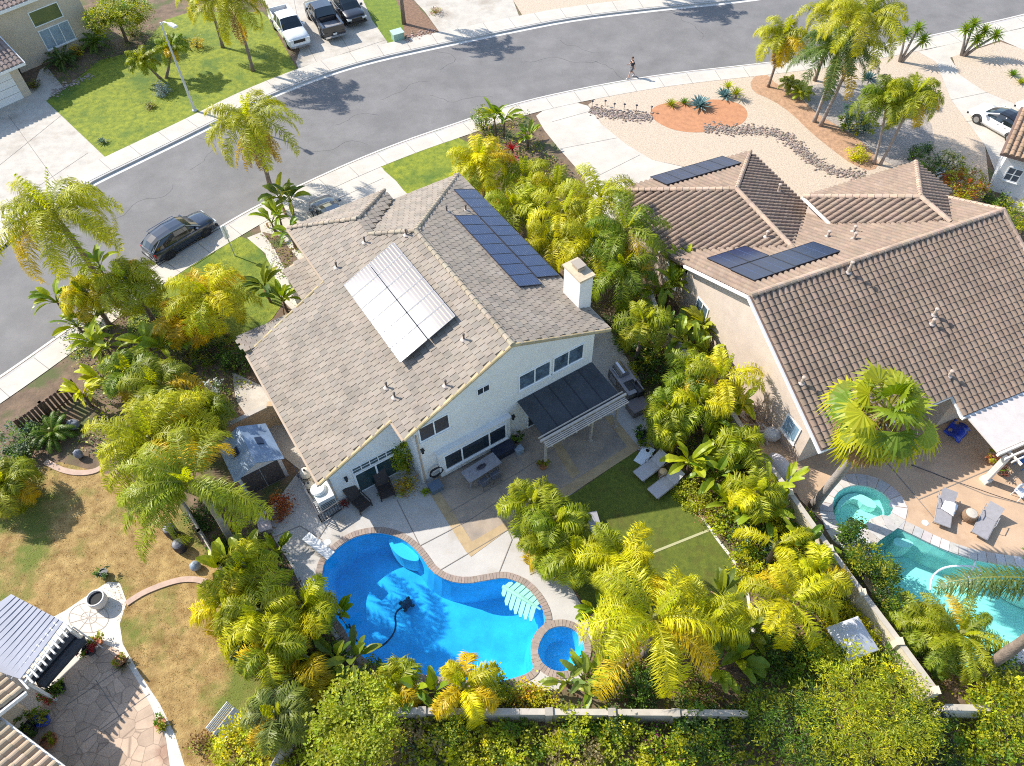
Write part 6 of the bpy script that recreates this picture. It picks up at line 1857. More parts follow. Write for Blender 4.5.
def palm(crown, h, L, n, col, label, base=None, tip=None, curl=1.9, ll=.55, tr=.14, el=(-.15, 1.25), old=.15, oldc=GOLD, az0=None, cat='palm tree', name='palm_tree', group=None, nl=32, bark=None, spear=True, azs=None, wl=.055, plume=.35, skirt=0):
    PALM_N[0] += 1; rnd = random.Random(1000 + PALM_N[0])
    if base and h is None: h = solve_h(base, crown)
    L *= 1.22; ll *= 1.25; n = max(7, int(n * 1.0)); nl = 42 if L > 1.6 else 32
    c = at(crown[0], crown[1], h)
    b = at(*base) if base else Vector((c.x + rnd.uniform(-.15, .15), c.y + rnd.uniform(-.15, .15), 0))
    root = empty(name, (b.x, b.y, 0), 0, label, cat, group)
    p1 = c - root.location
    tr_ = trunk_part(root, Vector((0, 0, -.05)), p1, tr, tr * .72, bark or M_bark, rnd)
    k = MB()
    a0 = rnd.uniform(0, 6.28) if az0 is None else az0
    for i in range(n):
        t = i / max(n - 1, 1)
        az = (azs[i % len(azs)] + rnd.uniform(-.12, .12)) if azs else a0 + i * 2.39996 + rnd.uniform(-.2, .2)
        e = el[1] + (el[0] - el[1]) * (t ** .8) + rnd.uniform(-.1, .1)
        Lf = L * rnd.uniform(.85, 1.1) * (.75 + .25 * min(1, t * 2.2))
        isold = rnd.random() < old * .7 and t > .3
        cc = jit(mixc(col, oldc, .7) if isold else mixc(col, mixc(GREEN, col, .35), rnd.choice((0, 0, .2, .4, .8))), .16, rnd)
        tc = mixc(cc, oldc, .45) if isold else (mixc(cc, tip, .6) if tip else None)
        frond(k, tuple(p1 + Vector((cos(az) * tr * .6, sin(az) * tr * .6, .05))), az, e, Lf, curl * rnd.uniform(.85, 1.2), ll, nl, cc, rnd, tc, wl * .78, plume * 1.15, droop=.6)
    if spear:
        for j in range(2): frond(k, tuple(p1), rnd.uniform(0, 6.28), 1.35, L * .55, .3, ll * .4, 14, jit(LIME, .1, rnd), rnd)
    k.build('crown', M_leaf, root)
    if skirt:
        k = MB()
        for i in range(skirt):
            az = rnd.uniform(0, 6.28); frond(k, tuple(p1 - Vector((0, 0, rnd.uniform(.1, .5)))), az, rnd.uniform(-1.2, -.7), L * rnd.uniform(.5, .8), .6, ll * .6, 18, jit(mixc(GOLD, TAN, rnd.random()), .15, rnd), rnd, None, .06)
        k.build('hanging_fronds', M_leaf, root)
    k = MB(); k.tube([p1 - Vector((0, 0, .5)), p1 - Vector((0, 0, .15)), p1 + Vector((0, 0, .35))], [tr * .8, tr * 1.1, tr * .4], 8)
    k.build('crown_shaft', mat('palm_crown_shaft', (.2, .2, .05), .6, var=.2, scale=8), root)
    return root


def fan_leaf(k, o, az, el, pet, R, nseg, col, rnd, sag=.6, tipc=None):
    d = Vector((cos(az) * cos(el), sin(az) * cos(el), sin(el))); o = Vector(o); h = o + d * pet
    side = Vector((-sin(az), cos(az), 0)); nrm = side.cross(d) * -1
    k.quad(o - side * .035, o + side * .035, h + side * .025, h - side * .025, tint=mixc(col, TAN, .4))
    dd = (d + Vector((0, 0, -sag))).normalized()
    tw = rnd.uniform(-.6, .6); side = (side * cos(tw) + dd.cross(side) * sin(tw)).normalized()
    for i in range(nseg):
        a = -1.9 + 3.8 * (i + .5) / nseg
        side2 = side
        v = (dd * cos(a) + side * sin(a)).normalized(); r = R * (.75 + .25 * cos(a * .6)) * rnd.uniform(.9, 1.08)
        a2 = 3.8 / nseg * .52
        vl = (dd * cos(a - a2) + side * sin(a - a2)); vr = (dd * cos(a + a2) + side * sin(a + a2))
        m = r * .6; fold = nrm * (.02 if i % 2 else -.02)
        tip = h + v * r + Vector((0, 0, -r * rnd.uniform(.15, .5)))
        cc = jit(col, .14, rnd)
        k.add([h, h + vl * m + fold + Vector((0, 0, -m * .12)), h + vr * m - fold + Vector((0, 0, -m * .12)), tip], [(0, 1, 2)], 0, cc)
        k.add([h + vl * m + fold + Vector((0, 0, -m * .12)), tip, h + vr * m - fold + Vector((0, 0, -m * .12))], [(0, 1, 2)], 0, mixc(cc, tipc, .6) if tipc else cc)


def fan_palm(crown, h, R, n, col, label, base=None, tr=.22, skirt=14, pet=.9, seed=1, nseg=22, cat='palm tree', name='fan_palm', low=-.7):
    rnd = random.Random(seed)
    if base and h is None: h = solve_h(base, crown)
    c = at(crown[0], crown[1], h); b = at(*base) if base else Vector((c.x, c.y, 0))
    root = empty(name, (b.x, b.y, 0), 0, label, cat); p1 = c - root.location
    trunk_part(root, Vector((0, 0, -.05)), p1, tr, tr * .85, M_barkg, rnd)
    k = MB()
    for i in range(n):
        t = i / n; el = 1.5 + (low - 1.5) * t ** .8 + rnd.uniform(-.15, .15)
        cc = jit(mixc(col, LIME if rnd.random() < .4 else GREEN, rnd.uniform(0, .8)), .28, rnd)
        fan_leaf(k, p1, i * 2.39996 + rnd.uniform(-.2, .2), el, pet * rnd.uniform(.7, 1.2) * (.55 + .45 * t), R * rnd.uniform(.8, 1.12), nseg, cc, rnd, .35 + .3 * t, YELLOW if t > .5 else None)
    k.build('crown', M_leaf, root)
    if skirt:
        k = MB()
        for i in range(skirt):
            fan_leaf(k, p1 - Vector((0, 0, .25 + .3 * rnd.random())), rnd.uniform(0, 6.28), rnd.uniform(-1.3, -.6), pet * .8, R * .85, 14, jit(TAN, .2, rnd), rnd, .5)
        k.build('dead_fronds', M_leaf, root)
    return root


def paddle(k, o, az, el, pet, L, W, col, rnd, sag=.9, torn=.15):
    """bird-of-paradise or banana leaf: stalk and folded paddle blade"""
    p = Vector(o); d0 = Vector((cos(az), sin(az), 0)); side = Vector((-sin(az), cos(az), 0)); n = 4
    pts = [p.copy()]
    e = el
    for i in range(n):
        p = p + (d0 * cos(e) + Vector((0, 0, sin(e)))) * pet / n; pts.append(p.copy()); e -= sag * .12
    k.tube(pts, [.035, .032, .028, .024, .02], 5, tint=mixc(col, LIME, .3), caps=False)
    m = 7; prev = None
    cl = jit(col, .1, rnd); cr = jit(col, .1, rnd); tw = rnd.uniform(-.5, .5)
    for i in range(m + 1):
        t = i / m; w = W * .5 * (sin(pi * (.06 + .9 * t)) ** .7) * rnd.uniform(1 - torn, 1.05)
        f = d0 * cos(e) + Vector((0, 0, sin(e))); up = side.cross(f) * -1
        s2 = (side * cos(tw) + up * sin(tw))
        row = (p + s2 * w + up * w * .35, p.copy(), p - s2 * w + up * w * .35)
        if prev:
            g = rnd.uniform(.9, 1.1)
            k.quad(prev[0], prev[1], row[1], row[0], 0, (cl[0] * g, cl[1] * g, cl[2] * g)); g = rnd.uniform(.9, 1.1); k.quad(prev[1], prev[2], row[2], row[1], 0, (cr[0] * g, cr[1] * g, cr[2] * g))
        prev = row; p = p + f * L / m; e -= sag / m * (1 + t)
    return


BOP = [0]


def paddle_plant(px_, py_, h, n, L, W, label, col=GREEN, stems=3, spread=.4, dead=2, cat='plant', name='paddle_leaf_plant', pet=.55, group=None, z0=0., ground=None):
    n = int(n * 1.9); W *= .95; h *= 1.05
    """clump whose leaf centre sits over the photo point at height h"""
    BOP[0] += 1; rnd = random.Random(500 + BOP[0])
    c = at(px_, py_, h * .75); root = empty(name, (c.x, c.y, z0), 0, label, cat, group)
    s = MB(); k = MB(); dd = MB()
    for j in range(stems):
        a = j * 2 * pi / stems + rnd.uniform(-.4, .4); r = spread * (0 if stems == 1 else rnd.uniform(.4, 1))
        b = Vector((cos(a) * r, sin(a) * r, 0)); hs = max(.15, h * rnd.uniform(.35, .6)) if h > .9 else .12
        tpt = b * 1.25 + Vector((0, 0, hs))
        s.tube([b, b.lerp(tpt, .5), tpt], [.09, .075, .05], 7)
        m = max(3, n // stems)
        fan = rnd.uniform(0, pi)
        for i in range(m):
            az = fan + (0 if i % 2 else pi) + rnd.uniform(-1.1, 1.1); e = rnd.uniform(.75, 1.5)
            paddle(k, tpt, az, e, pet * rnd.uniform(.7, 1.2), L * rnd.uniform(.75, 1.15), W * rnd.uniform(.8, 1.15), jit(mixc(col, YELLOW if rnd.random() < .18 else LIME, rnd.uniform(0, .55)), .16, rnd), rnd, rnd.uniform(.35, 1.1), .28)
        for i in range(dead):
            paddle(dd, tpt - Vector((0, 0, .1)), rnd.uniform(0, 6.28), rnd.uniform(-.6, .3), pet * .7, L * .8, W * .45, jit(TAN, .2, rnd), rnd, 1.6, .3)
    s.build('stem', M_twig, root)
    k.build('leaves', M_paddle, root)
    if dead: dd.build('dead_leaves', M_paddle, root)
    return root


def leaf_cloud(k, blobs, nleaf, size, cols, rnd, clump=.28, up=.25, flowers=None, aspect=.55):
    """leaf-sized folded blades gathered in clumps through a set of ellipsoids [(x,y,z,rx,ry,rz)]"""
    V, Fs, Mi, C = k.v, k.f, k.m, k.c
    tot = sum(b[3] * b[4] * b[5] for b in blobs)
    for (bx, by, bz, rx, ry, rz) in blobs:
        nb = int(nleaf * rx * ry * rz / tot); nc = max(5, nb // 26)
        for c_ in range(nc):
            while True:
                x, y, z = rnd.uniform(-1, 1), rnd.uniform(-1, 1), rnd.uniform(-1, 1)
                q = x * x + y * y + z * z
                if .25 < q < 1: break
            q = sqrt(q); g = (q ** -.35)
            x, y, z = x * g, y * g, z * g
            cx, cy, cz = bx + x * rx, by + y * ry, bz + z * rz
            cc = jit(cols[rnd.randrange(len(cols))], .32, rnd)
            cr = clump * rnd.uniform(.5, 1.6)
            for i in range(nb // nc):
                ox, oy, oz = rnd.gauss(0, cr * .55), rnd.gauss(0, cr * .55), rnd.gauss(0, cr * .4)
                X, Y, Z = cx + ox, cy + oy, max(cz + oz, .03)
                dx, dy, dz = x + rnd.gauss(0, .6), y + rnd.gauss(0, .6), z * .5 + up + rnd.gauss(0, .4)
                d = sqrt(dx * dx + dy * dy + dz * dz) + 1e-6; dx /= d; dy /= d; dz /= d
                sx, sy, sz = -dy, dx, rnd.uniform(-.4, .4); s_ = sqrt(sx * sx + sy * sy + sz * sz) + 1e-6
                L = size * rnd.uniform(.65, 1.3); w = L * aspect * .5 / s_
                kk = rnd.uniform(.85, 1.15); col = (cc[0] * kk, cc[1] * kk, cc[2] * kk)
                b = len(V)
                V += [(X, Y, Z), (X + dx * L * .5 + sx * w, Y + dy * L * .5 + sy * w, Z + dz * L * .5 + sz * w), (X + dx * L, Y + dy * L, Z + dz * L - L * .15), (X + dx * L * .5 - sx * w, Y + dy * L * .5 - sy * w, Z + dz * L * .5 - sz * w)]
                Fs.append((b, b + 1, b + 2, b + 3)); Mi.append(0); C.append(col)
    if flowers:
        fc, nf, fs = flowers
        for _ in range(nf):
            bx, by, bz, rx, ry, rz = blobs[rnd.randrange(len(blobs))]; a = rnd.uniform(0, 6.28); e = rnd.uniform(.1, 1.5)
            k.ell((bx + rx * cos(a) * cos(e), by + ry * sin(a) * cos(e), bz + rz * sin(e)), (fs, fs, fs * .6), 6, 4, 0, jit(fc, .15, rnd))


SHR = [0]


def shrub(px_, py_, r, h, cols, label, n=700, size=.13, cat='shrub', name='shrub', flowers=None, blobs=None, clump=.22, aspect=.55, elong=1., rot=0., group=None):
    """bush: photo point is the middle of its crown"""
    SHR[0] += 1; rnd = random.Random(200 + SHR[0])
    c = at(px_, py_, h * .55); root = empty(name, (c.x, c.y, 0), rot, label, cat, group)
    if blobs is None:
        blobs = [(0, 0, h * .5, r * .75 * elong, r * .75, h * .48)]
        for i in range(5):
            a = rnd.uniform(0, 6.28); q = r * rnd.uniform(.35, .6); rr = r * rnd.uniform(.32, .5)
            blobs.append((cos(a) * q * elong, sin(a) * q, h * rnd.uniform(.35, .75), rr, rr, h * rnd.uniform(.22, .36)))
    k = MB(); leaf_cloud(k, blobs, n, size, cols, rnd, clump, flowers=flowers, aspect=aspect); k.build('foliage', M_leaf, root)
    s = MB()
    for i in range(6):
        a = i * 1.05 + rnd.uniform(-.3, .3); q = r * rnd.uniform(.3, .7)
        s.tube([(cos(a) * .05, sin(a) * .05, 0), (cos(a) * q * .5, sin(a) * q * .5, h * .35), (cos(a) * q, sin(a) * q, h * .72)], [.035, .025, .01], 5)
    s.build('stems', M_twig, root)
    return root


def tree(px_, py_, h, r, cols, label, n=4000, size=.16, name='leafy_tree', clump=.3, nb=9, base=None, flat=.7, aspect=.55):
    SHR[0] += 1; rnd = random.Random(300 + SHR[0])
    c = at(px_, py_, h * .62); root = empty(name, (c.x, c.y, 0), 0, label, 'tree')
    blobs = []
    for i in range(nb):
        a = i * 2.4; q = r * (.15 + .62 * sqrt(i / nb)); rr = r * rnd.uniform(.3, .46)
        blobs.append((cos(a) * q, sin(a) * q, h * .72 - q * .3 + rnd.uniform(-.2, .3), rr, rr, rr * flat))
    k = MB(); leaf_cloud(k, blobs, n, size, cols, rnd, clump, aspect=aspect); k.build('crown', M_leaf, root)
    k = MB(); k.tube([(0, 0, -.05), (.05, 0, h * .25), (0, .05, h * .5)], [.16, .13, .1], 8)
    for b in blobs: k.tube([(0, .03, h * .42), (b[0] * .5, b[1] * .5, h * .55), (b[0] * .9, b[1] * .9, b[2])], [.08, .05, .015], 6)
    k.build('trunk', M_twig, root)
    return root


def rosette(px_, py_, n, L, W, col, label, h=.0, name='agave', cat='agave', el=(.15, 1.4), curve=-.15, stalk=None, group=None, flatten=1.):
    SHR[0] += 1; rnd = random.Random(400 + SHR[0])
    c = at(px_, py_, h); root = empty(name, (c.x, c.y, 0), 0, label, cat, group)
    k = MB()
    for i in range(n):
        t = i / n; az = i * 2.39996; e = el[1] + (el[0] - el[1]) * t ** .8; Lf = L * (.6 + .4 * t) * rnd.uniform(.85, 1.1)
        d0 = Vector((cos(az), sin(az), 0)); sd_ = Vector((-sin(az), cos(az), 0)); p = Vector((0, 0, h + .08)) + d0 * .05
        prev = None; cc = jit(col, .14, rnd); m = 4
        for j in range(m + 1):
            u = j / m; w = W * (.55 + .9 * u * (1 - u) * 2) * (1 - u ** 3) * .5 + .004
            f = d0 * cos(e) + Vector((0, 0, sin(e))); up_ = Vector((0, 0, 1)) * cos(e) - d0 * sin(e)
            row = (p + sd_ * w + up_ * w * .4, p.copy(), p - sd_ * w + up_ * w * .4)
            if prev: k.quad(prev[0], prev[1], row[1], row[0], 0, cc); k.quad(prev[1], prev[2], row[2], row[1], 0, jit(cc, .06, rnd))
            prev = row; p = p + f * Lf / m; e += curve / m
    k.build('rosette', M_paddle, root)
    if h > .15:
        s = MB(); s.tube([(0, 0, 0), (.03, 0, h * .5), (0, 0, h + .05)], [.1, .08, .08], 8); s.build('trunk', M_bark, root)
    return root


def cycad(px_, py_, L, n, col, label, h=.4, curl=1.1, name='cycad', el=(.05, 1.2), ll=.2, wl=.03, tr=.16, cat='cycad'):
    return palm((px_, py_), h, L, n, col, label, None, None, curl, ll, tr, el, .05, GOLD, None, cat, name, None, 30, None, False, None, wl, .12)


def rooted_cluster(px_, py_, label, trunks, name, cat, L=.55, n=34, col=GREEN, W=.06):
    """several leaning trunks from one foot, each with a rosette of narrow leaves"""
    SHR[0] += 1; rnd = random.Random(600 + SHR[0])
    b = at(px_, py_); root = empty(name, b, 0, label, cat)
    for dx, dy, hh in trunks:
        s = MB(); s.tube([(dx * .12, dy * .12, 0), (dx * .5, dy * .5, hh * .5), (dx, dy, hh)], [.13, .1, .085], 8); s.build('trunk', M_barkg, root, smooth=True)
        k = MB()
        for i in range(n):
            az = i * 2.39996; e = 1.3 - 1.7 * i / n; p = Vector((dx, dy, hh)); d0 = Vector((cos(az), sin(az), 0)); sd_ = Vector((-sin(az), cos(az), 0)); cc = jit(mixc(col, LIME, rnd.random() * .5), .18, rnd)
            q = p + (d0 * cos(e) + Vector((0, 0, sin(e)))) * L * .55; r_ = q + (d0 * cos(e - .6) + Vector((0, 0, sin(e - .6)))) * L * .5
            k.add([p - sd_ * W * .5, p + sd_ * W * .5, q + sd_ * W * .6, q - sd_ * W * .6, r_], [(0, 1, 2, 3), (3, 2, 4)], 0, cc)
        k.build('leaf_head', M_leaf, root)
    return root


def cover(name, poly, n, size, cols, seed, label, hmax=.35, clump=.25, bare=.0, aspect=.5):
    """ground cover nobody could count: low leaves over a bed"""
    rnd = random.Random(seed); P = ats(poly); xs = [p.x for p in P]; ys = [p.y for p in P]; k = MB(); pl2 = [(p.x, p.y) for p in P]
    done = 0; tries = 0
    V, Fs, Mi, C = k.v, k.f, k.m, k.c
    while done < n and tries < n * 3:
        tries += 1
        x, y = rnd.uniform(min(xs), max(xs)), rnd.uniform(min(ys), max(ys))
        if not inside((x, y), pl2): continue
        cc = jit(cols[rnd.randrange(len(cols))], .25, rnd); hz = hmax * rnd.uniform(.2, 1) * (1 + .6 * sin(x * 1.7) * cos(y * 1.3))
        for i in range(9):
            X, Y, Z = x + rnd.gauss(0, clump), y + rnd.gauss(0, clump), max(.02, hz * rnd.uniform(.3, 1))
            a = rnd.uniform(0, 6.28); e = rnd.uniform(-.2, 1.1); L = size * rnd.uniform(.6, 1.4); w = L * aspect / 2
            dx, dy, dz = cos(a) * cos(e), sin(a) * cos(e), sin(e); b = len(V); kk = rnd.uniform(.75, 1.25)
            V += [(X, Y, Z), (X + dx * L * .5 - sin(a) * w, Y + dy * L * .5 + cos(a) * w, Z + dz * L * .5), (X + dx * L, Y + dy * L, Z + dz * L * .8), (X + dx * L * .5 + sin(a) * w, Y + dy * L * .5 - cos(a) * w, Z + dz * L * .5)]
            Fs.append((b, b + 1, b + 2, b + 3)); Mi.append(0); C.append((cc[0] * kk, cc[1] * kk, cc[2] * kk)); done += 1
    o = k.build(name, M_leaf); o['kind'] = 'stuff'
    return tag(o, label)
# ------------------------------------------------------------------ feather palms
palm((230, 0), None, 3.1, 20, OLIVE, 'queen palm with a bare trunk ringed by mulch on the top left lawn', base=(253, 71), tip=YELLOW, skirt=5)
palm((205, -6), 4.5, 2.4, 14, YELLOW, 'yellow drooping palm cut by the top border left of the mulch ringed palm', old=.4)
palm((248, 120), 5.4, 3.4, 18, OLIVE, 'queen palm over the street with golden fronds hanging down its trunk', tip=YELLOW, skirt=26, tr=.17)
palm((54, 214), 6.8, 3.9, 26, mixc(OLIVE, LIME, .3), 'largest queen palm on the left spreading over the street kerb', tip=YELLOW, ll=.62, curl=2.2, tr=.18)
palm((141, 60), 1.9, 1.25, 18, mixc(LIME, OLIVE, .5), 'left head of the twin short palms on the top left lawn', base=(160, 78), ll=.34, curl=1.3, tr=.12)
palm((171, 47), 2.4, 1.3, 20, mixc(LIME, GREEN, .4), 'right head of the twin short palms on the top left lawn', base=(166, 78), ll=.34, curl=1.3, tr=.12)
palm((127, 281), 3.4, 2.0, 18, OLIVE, 'olive feather palm behind the dark suv at the pavement edge', tip=YELLOW)
palm((86, 293), 2.8, 1.5, 12, YELLOW, 'small yellow feather palm at the street end of the left garden', old=.4)
palm((209, 295), 3.4, 2.5, 20, YELLOW, 'golden feather palm shading the front lawn below the sign post', old=.5, plume=.5)
palm((183, 318), 2.4, 1.8, 14, GOLD, 'low golden palm at the lower edge of the front lawn', old=.5)
palm((192, 483), None, 3.3, 22, mixc(OLIVE, GREEN, .4), 'green queen palm with a grey trunk beside the slanted fence', base=(235, 548), bark=M_barkg, tip=LIME, ll=.5, tr=.17, azs=[-.5, 3.1, 3.6, 4.1, 2.6, 2.0, 3.35, 1.4, -.3])
palm((150, 440), 4.2, 2.9, 24, mixc(OLIVE, LIME, .5), 'dense lime queen palm in the left garden above the dry lawn', tip=YELLOW, plume=.5)
palm((172, 418), 3.6, 2.2, 18, LIME, 'lime palm with a narrow crown behind the shed', tip=YELLOW, plume=.5)
palm((208, 412), 2.8, 1.15, 12, OLIVE, 'olive palm with orange tips left of the tan gate wall', old=.4)
palm((128, 372), 2.6, 1.6, 14, mixc(GREEN, OLIVE, .5), 'dark feathery palm below the paddle leaf clump in the left garden')
palm((160, 385), 3.0, 1.9, 14, OLIVE, 'olive palm between the dense lime palm and the golden palms')
palm((245, 566), 2.0, 1.5, 8, LIME, 'bright palm with long straight fronds beside the pale storage chest', tip=YELLOW, azs=[1.5, 4.4, 3.9, .2, 2.6, 5.4], plume=.5)
palm((260, 612), 2.4, 2.1, 11, LIME, 'lime feather palm between the diving board and the slanted fence', tip=YELLOW, plume=.5)
palm((304, 608), 1.9, 1.7, 8, mixc(LIME, YELLOW, .5), 'arching yellow green palm leaning over the deep blue pool', azs=[.9, -.3, -.9, 4.2, 3.2, .3], plume=.5)
palm((224, 607), 2.0, 1.6, 6, YELLOW, 'yellow palm reaching over the dry lawn past the fence', old=.3, plume=.5)
palm((268, 648), 2.4, 1.7, 9, mixc(LIME, YELLOW, .4), 'yellow green palm growing through the slanted fence', plume=.5)
palm((306, 658), 1.6, 1.5, 9, GOLD, 'golden orange palm between the fence and the pool corner', old=.9, azs=[-.9, -1.3, 2.2, 3.5], plume=.5)
palm((276, 714), 2.0, 1.5, 14, GREY_G, 'pale grey green feather palm left of the round green tree', tip=LIME)
palm((464, 686), 2.0, 1.6, 10, YELLOW, 'bright yellow palm at the pool edge in front of the low block wall', old=.5, azs=[2.3, .3, -1.2, 3.9, -.6, 1.4], ll=.42)
palm((396, 686), 1.2, 1.1, 10, mixc(YELLOW, OLIVE, .5), 'small yellow green palm below the pool hose end', old=.3)
palm((530, 503), 2.2, 1.5, 11, mixc(LIME, OLIVE, .5), 'fine leaved palm nearest the dining table in the patio palm clump')
palm((556, 520), 2.6, 1.6, 12, mixc(LIME, GREEN, .4), 'green palm in the middle of the patio palm clump')
palm((576, 553), 2.2, 1.5, 11, mixc(LIME, OLIVE, .4), 'green palm at the pool end of the patio palm clump')
palm((548, 545), 1.6, 1.4, 12, OLIVE, 'low olive palm on the pool side of the patio palm clump')
palm((654, 618), 4.6, 3.2, 15, mixc(YELLOW, LIME, .35), 'largest bright yellow queen palm at the lower end of the turf', tip=YELLOW, ll=.62, plume=.55, curl=2.2)
palm((620, 558), 3.0, 2.0, 9, mixc(YELLOW, LIME, .3), 'yellow palm with plume fronds beside the grey slab bench', plume=.55, ll=.5)
palm((704, 620), 3.4, 2.0, 8, mixc(YELLOW, LIME, .5), 'yellow green palm over the lower right of the turf', plume=.5, azs=[.4, 1.8, -.3, 2.6])
palm((789, 600), 3.2, 2.2, 10, mixc(YELLOW, LIME, .3), 'yellow palm with spread fronds close to the cream block wall', ll=.42, tip=YELLOW)
palm((776, 545), 2.0, 1.8, 7, YELLOW, 'thin yellow palm with one long hanging frond by the cream wall', azs=[-1.2, -1.0, .4, 2.6], ll=.35)
palm((722, 378), 3.4, 2.2, 10, YELLOW, 'vivid yellow palm with thick plume fronds over the cream wall', azs=[1.6, 3.0, -.5, -1.7, .2, 2.4], ll=.42, plume=.6, old=.3)
palm((668, 408), 2.4, 1.2, 16, mixc(LIME, GREEN, .3), 'soft lime palm between the smoker and the planted bank', plume=.5)
palm((668, 428), 1.8, .95, 14, mixc(LIME, OLIVE, .4), 'low lime palm behind the white game board', plume=.5)
palm((700, 402), 2.6, 1.5, 9, mixc(LIME, YELLOW, .5), 'yellow green palm on the bank directly left of the vivid yellow palm', plume=.5)
palm((742, 442), 2.4, 1.2, 8, mixc(LIME, GREEN, .3), 'green feather palm leaning on the cream wall across from the wood pile', plume=.5)
palm((757, 492), 2.4, 1.3, 8, mixc(YELLOW, LIME, .4), 'yellow green feather palm across the wall from the covered cart', plume=.5)
palm((690, 372), 2.8, 1.5, 9, mixc(GREEN, LIME, .4), 'dark lime palm on the bank right of the smoker', plume=.5)
palm((644, 322), 3.0, 1.6, 9, mixc(LIME, OLIVE, .4), 'olive lime palm behind the barbecue at the top of the bank', plume=.5)
palm((820, 575), 2.2, 1.5, 9, mixc(YELLOW, LIME, .5), 'small yellow palm brushing the middle of the cream wall', plume=.5)
palm((480, 160), 3.6, 2.2, 18, YELLOW, 'yellow palm on the front lawn right of the blue solar panels', old=.3, skirt=4)
palm((525, 178), 2.6, 2.1, 12, LIME, 'lime palm nearest the driveway between the two houses', plume=.5)
palm((514, 206), 2.6, 2.1, 11, LIME, 'lime palm touching the edge of the blue solar panels', plume=.5)
palm((556, 188), 3.0, 2.1, 11, mixc(LIME, YELLOW, .4), 'yellow green palm at the corner of the concrete driveway', plume=.5)
palm((562, 214), 3.8, 2.52, 9, mixc(YELLOW, LIME, .4), 'yellow palm with a long arching frond above the chimney', plume=.55)
palm((600, 198), 4.4, 2.84, 11, mixc(LIME, YELLOW, .3), 'tall lime palm where the driveway meets the brown tile roof', plume=.5)
palm((553, 240), 3.0, 1.99, 9, mixc(YELLOW, OLIVE, .5), 'olive yellow palm just left of the white chimney', plume=.5)
palm((594, 240), 4.0, 2.62, 10, mixc(YELLOW, LIME, .5), 'bright palm with drooping plume right of the white chimney', plume=.55)
palm((626, 230), 4.6, 2.73, 12, mixc(GREEN, LIME, .4), 'green queen palm with orange fronds against the brown tile roof', old=.35)
palm((622, 268), 3.6, 2.31, 10, mixc(GREEN, LIME, .3), 'dark green palm low between the chimney and the peach wall')
palm((783, 36), None, 2.2, 16, OLIVE, 'slim palm with yellow hanging fronds by the street in the gravel yard', base=(768, 87), tip=YELLOW, skirt=6, tr=.11)
palm((838, 52), None, 3.1, 22, mixc(GREEN, GREY_G, .5), 'tall grey green palm with left leaning trunk of the gravel yard pair', base=(814, 122), bark=M_barkg, tr=.13, skirt=5)
palm((868, 18), None, 3.0, 22, OLIVE, 'tallest olive palm of the gravel yard behind the leaning pair', base=(820, 126), bark=M_barkg, tr=.13, tip=YELLOW)
palm((836, 12), 5.5, 2.6, 16, mixc(OLIVE, LIME, .4), 'yellow green palm at the top border over the street kerb', tip=YELLOW)
palm((888, 98), None, 2.1, 18, mixc(OLIVE, GREEN, .4), 'left palm of the twin trunks rising behind the peach house roof', base=(874, 164), bark=M_barkg, tr=.1)
palm((914, 95), None, 2.1, 18, mixc(OLIVE, GREEN, .5), 'right leaning palm of the twin trunks behind the peach house roof', base=(880, 165), bark=M_barkg, tr=.1, tip=YELLOW)
palm((960, 634), 1.7, 1.7, 24, mixc(OLIVE, LIME, .4), 'stiff date palm with orange lower fronds beside the turquoise pool', curl=1.2, ll=.34, old=.25, tr=.2, wl=.035, el=(-.3, 1.2))
palm((926, 624), 1.3, 1.3, 14, mixc(LIME, OLIVE, .5), 'low yellowish palm left of the stiff date palm', ll=.32)
lb_ = at(974, 676); lt = lb_ + Vector((.1, .3, 8.2)); lv = lt - CAM; lc = (512 + FPX * lv.dot(CR) / lv.dot(CF), 383 - FPX * lv.dot(CU) / lv.dot(CF))
palm(lc, 8.2, 4.0, 20, mixc(GREEN, GREY_G, .5), 'tall palm leaving the right border with one long frond over the turquoise pool', base=(974, 676), bark=M_bark, tr=.24, ll=.6, old=0, azs=[2.95, .4, 1.2, -.7, .1, .8, -.3, 0.0], el=(.1, 1.2), curl=1.3, plume=.2)
palm((2, 484), 1.6, 1.6, 16, OLIVE, 'broad olive palm cut by the left border above the dry lawn', old=.3)
# ------------------------------------------------------------------ fan palms, cycads
fan_palm((886, 410), None, 1.1, 34, mixc(GREEN, OLIVE, .6), 'large fan palm with leaning grey trunk over the raised spa', base=(813, 506), seed=3, skirt=26, pet=1.75, nseg=20, low=-.95)
fan_palm((241, 645), .9, .75, 13, DARK, 'dark green fan leaf plant on the dry lawn side of the fence', tr=.08, skirt=0, pet=.25, seed=4, nseg=20, name='fan_plant', cat='plant', low=-.1)
cycad(62, 60, 1.3, 26, DARK, 'dark cycad in front of the large window at the top left')
cycad(52, 432, 1.05, 26, GREEN, 'bright green cycad in front of the brown slatted fence')
cycad(95, 42, 1.2, 20, GREEN, 'green cycad under the leafy tree at the top left')
cycad(790, 84, .8, 18, OLIVE, 'small olive cycad left of the pair on the red earth', .7)
cycad(802, 92, .8, 18, LIME, 'small lime cycad right of the pair on the red earth', .5)
cycad(945, 655, .9, 18, GREEN, 'low dark cycad at the foot of the tall leaning palm')
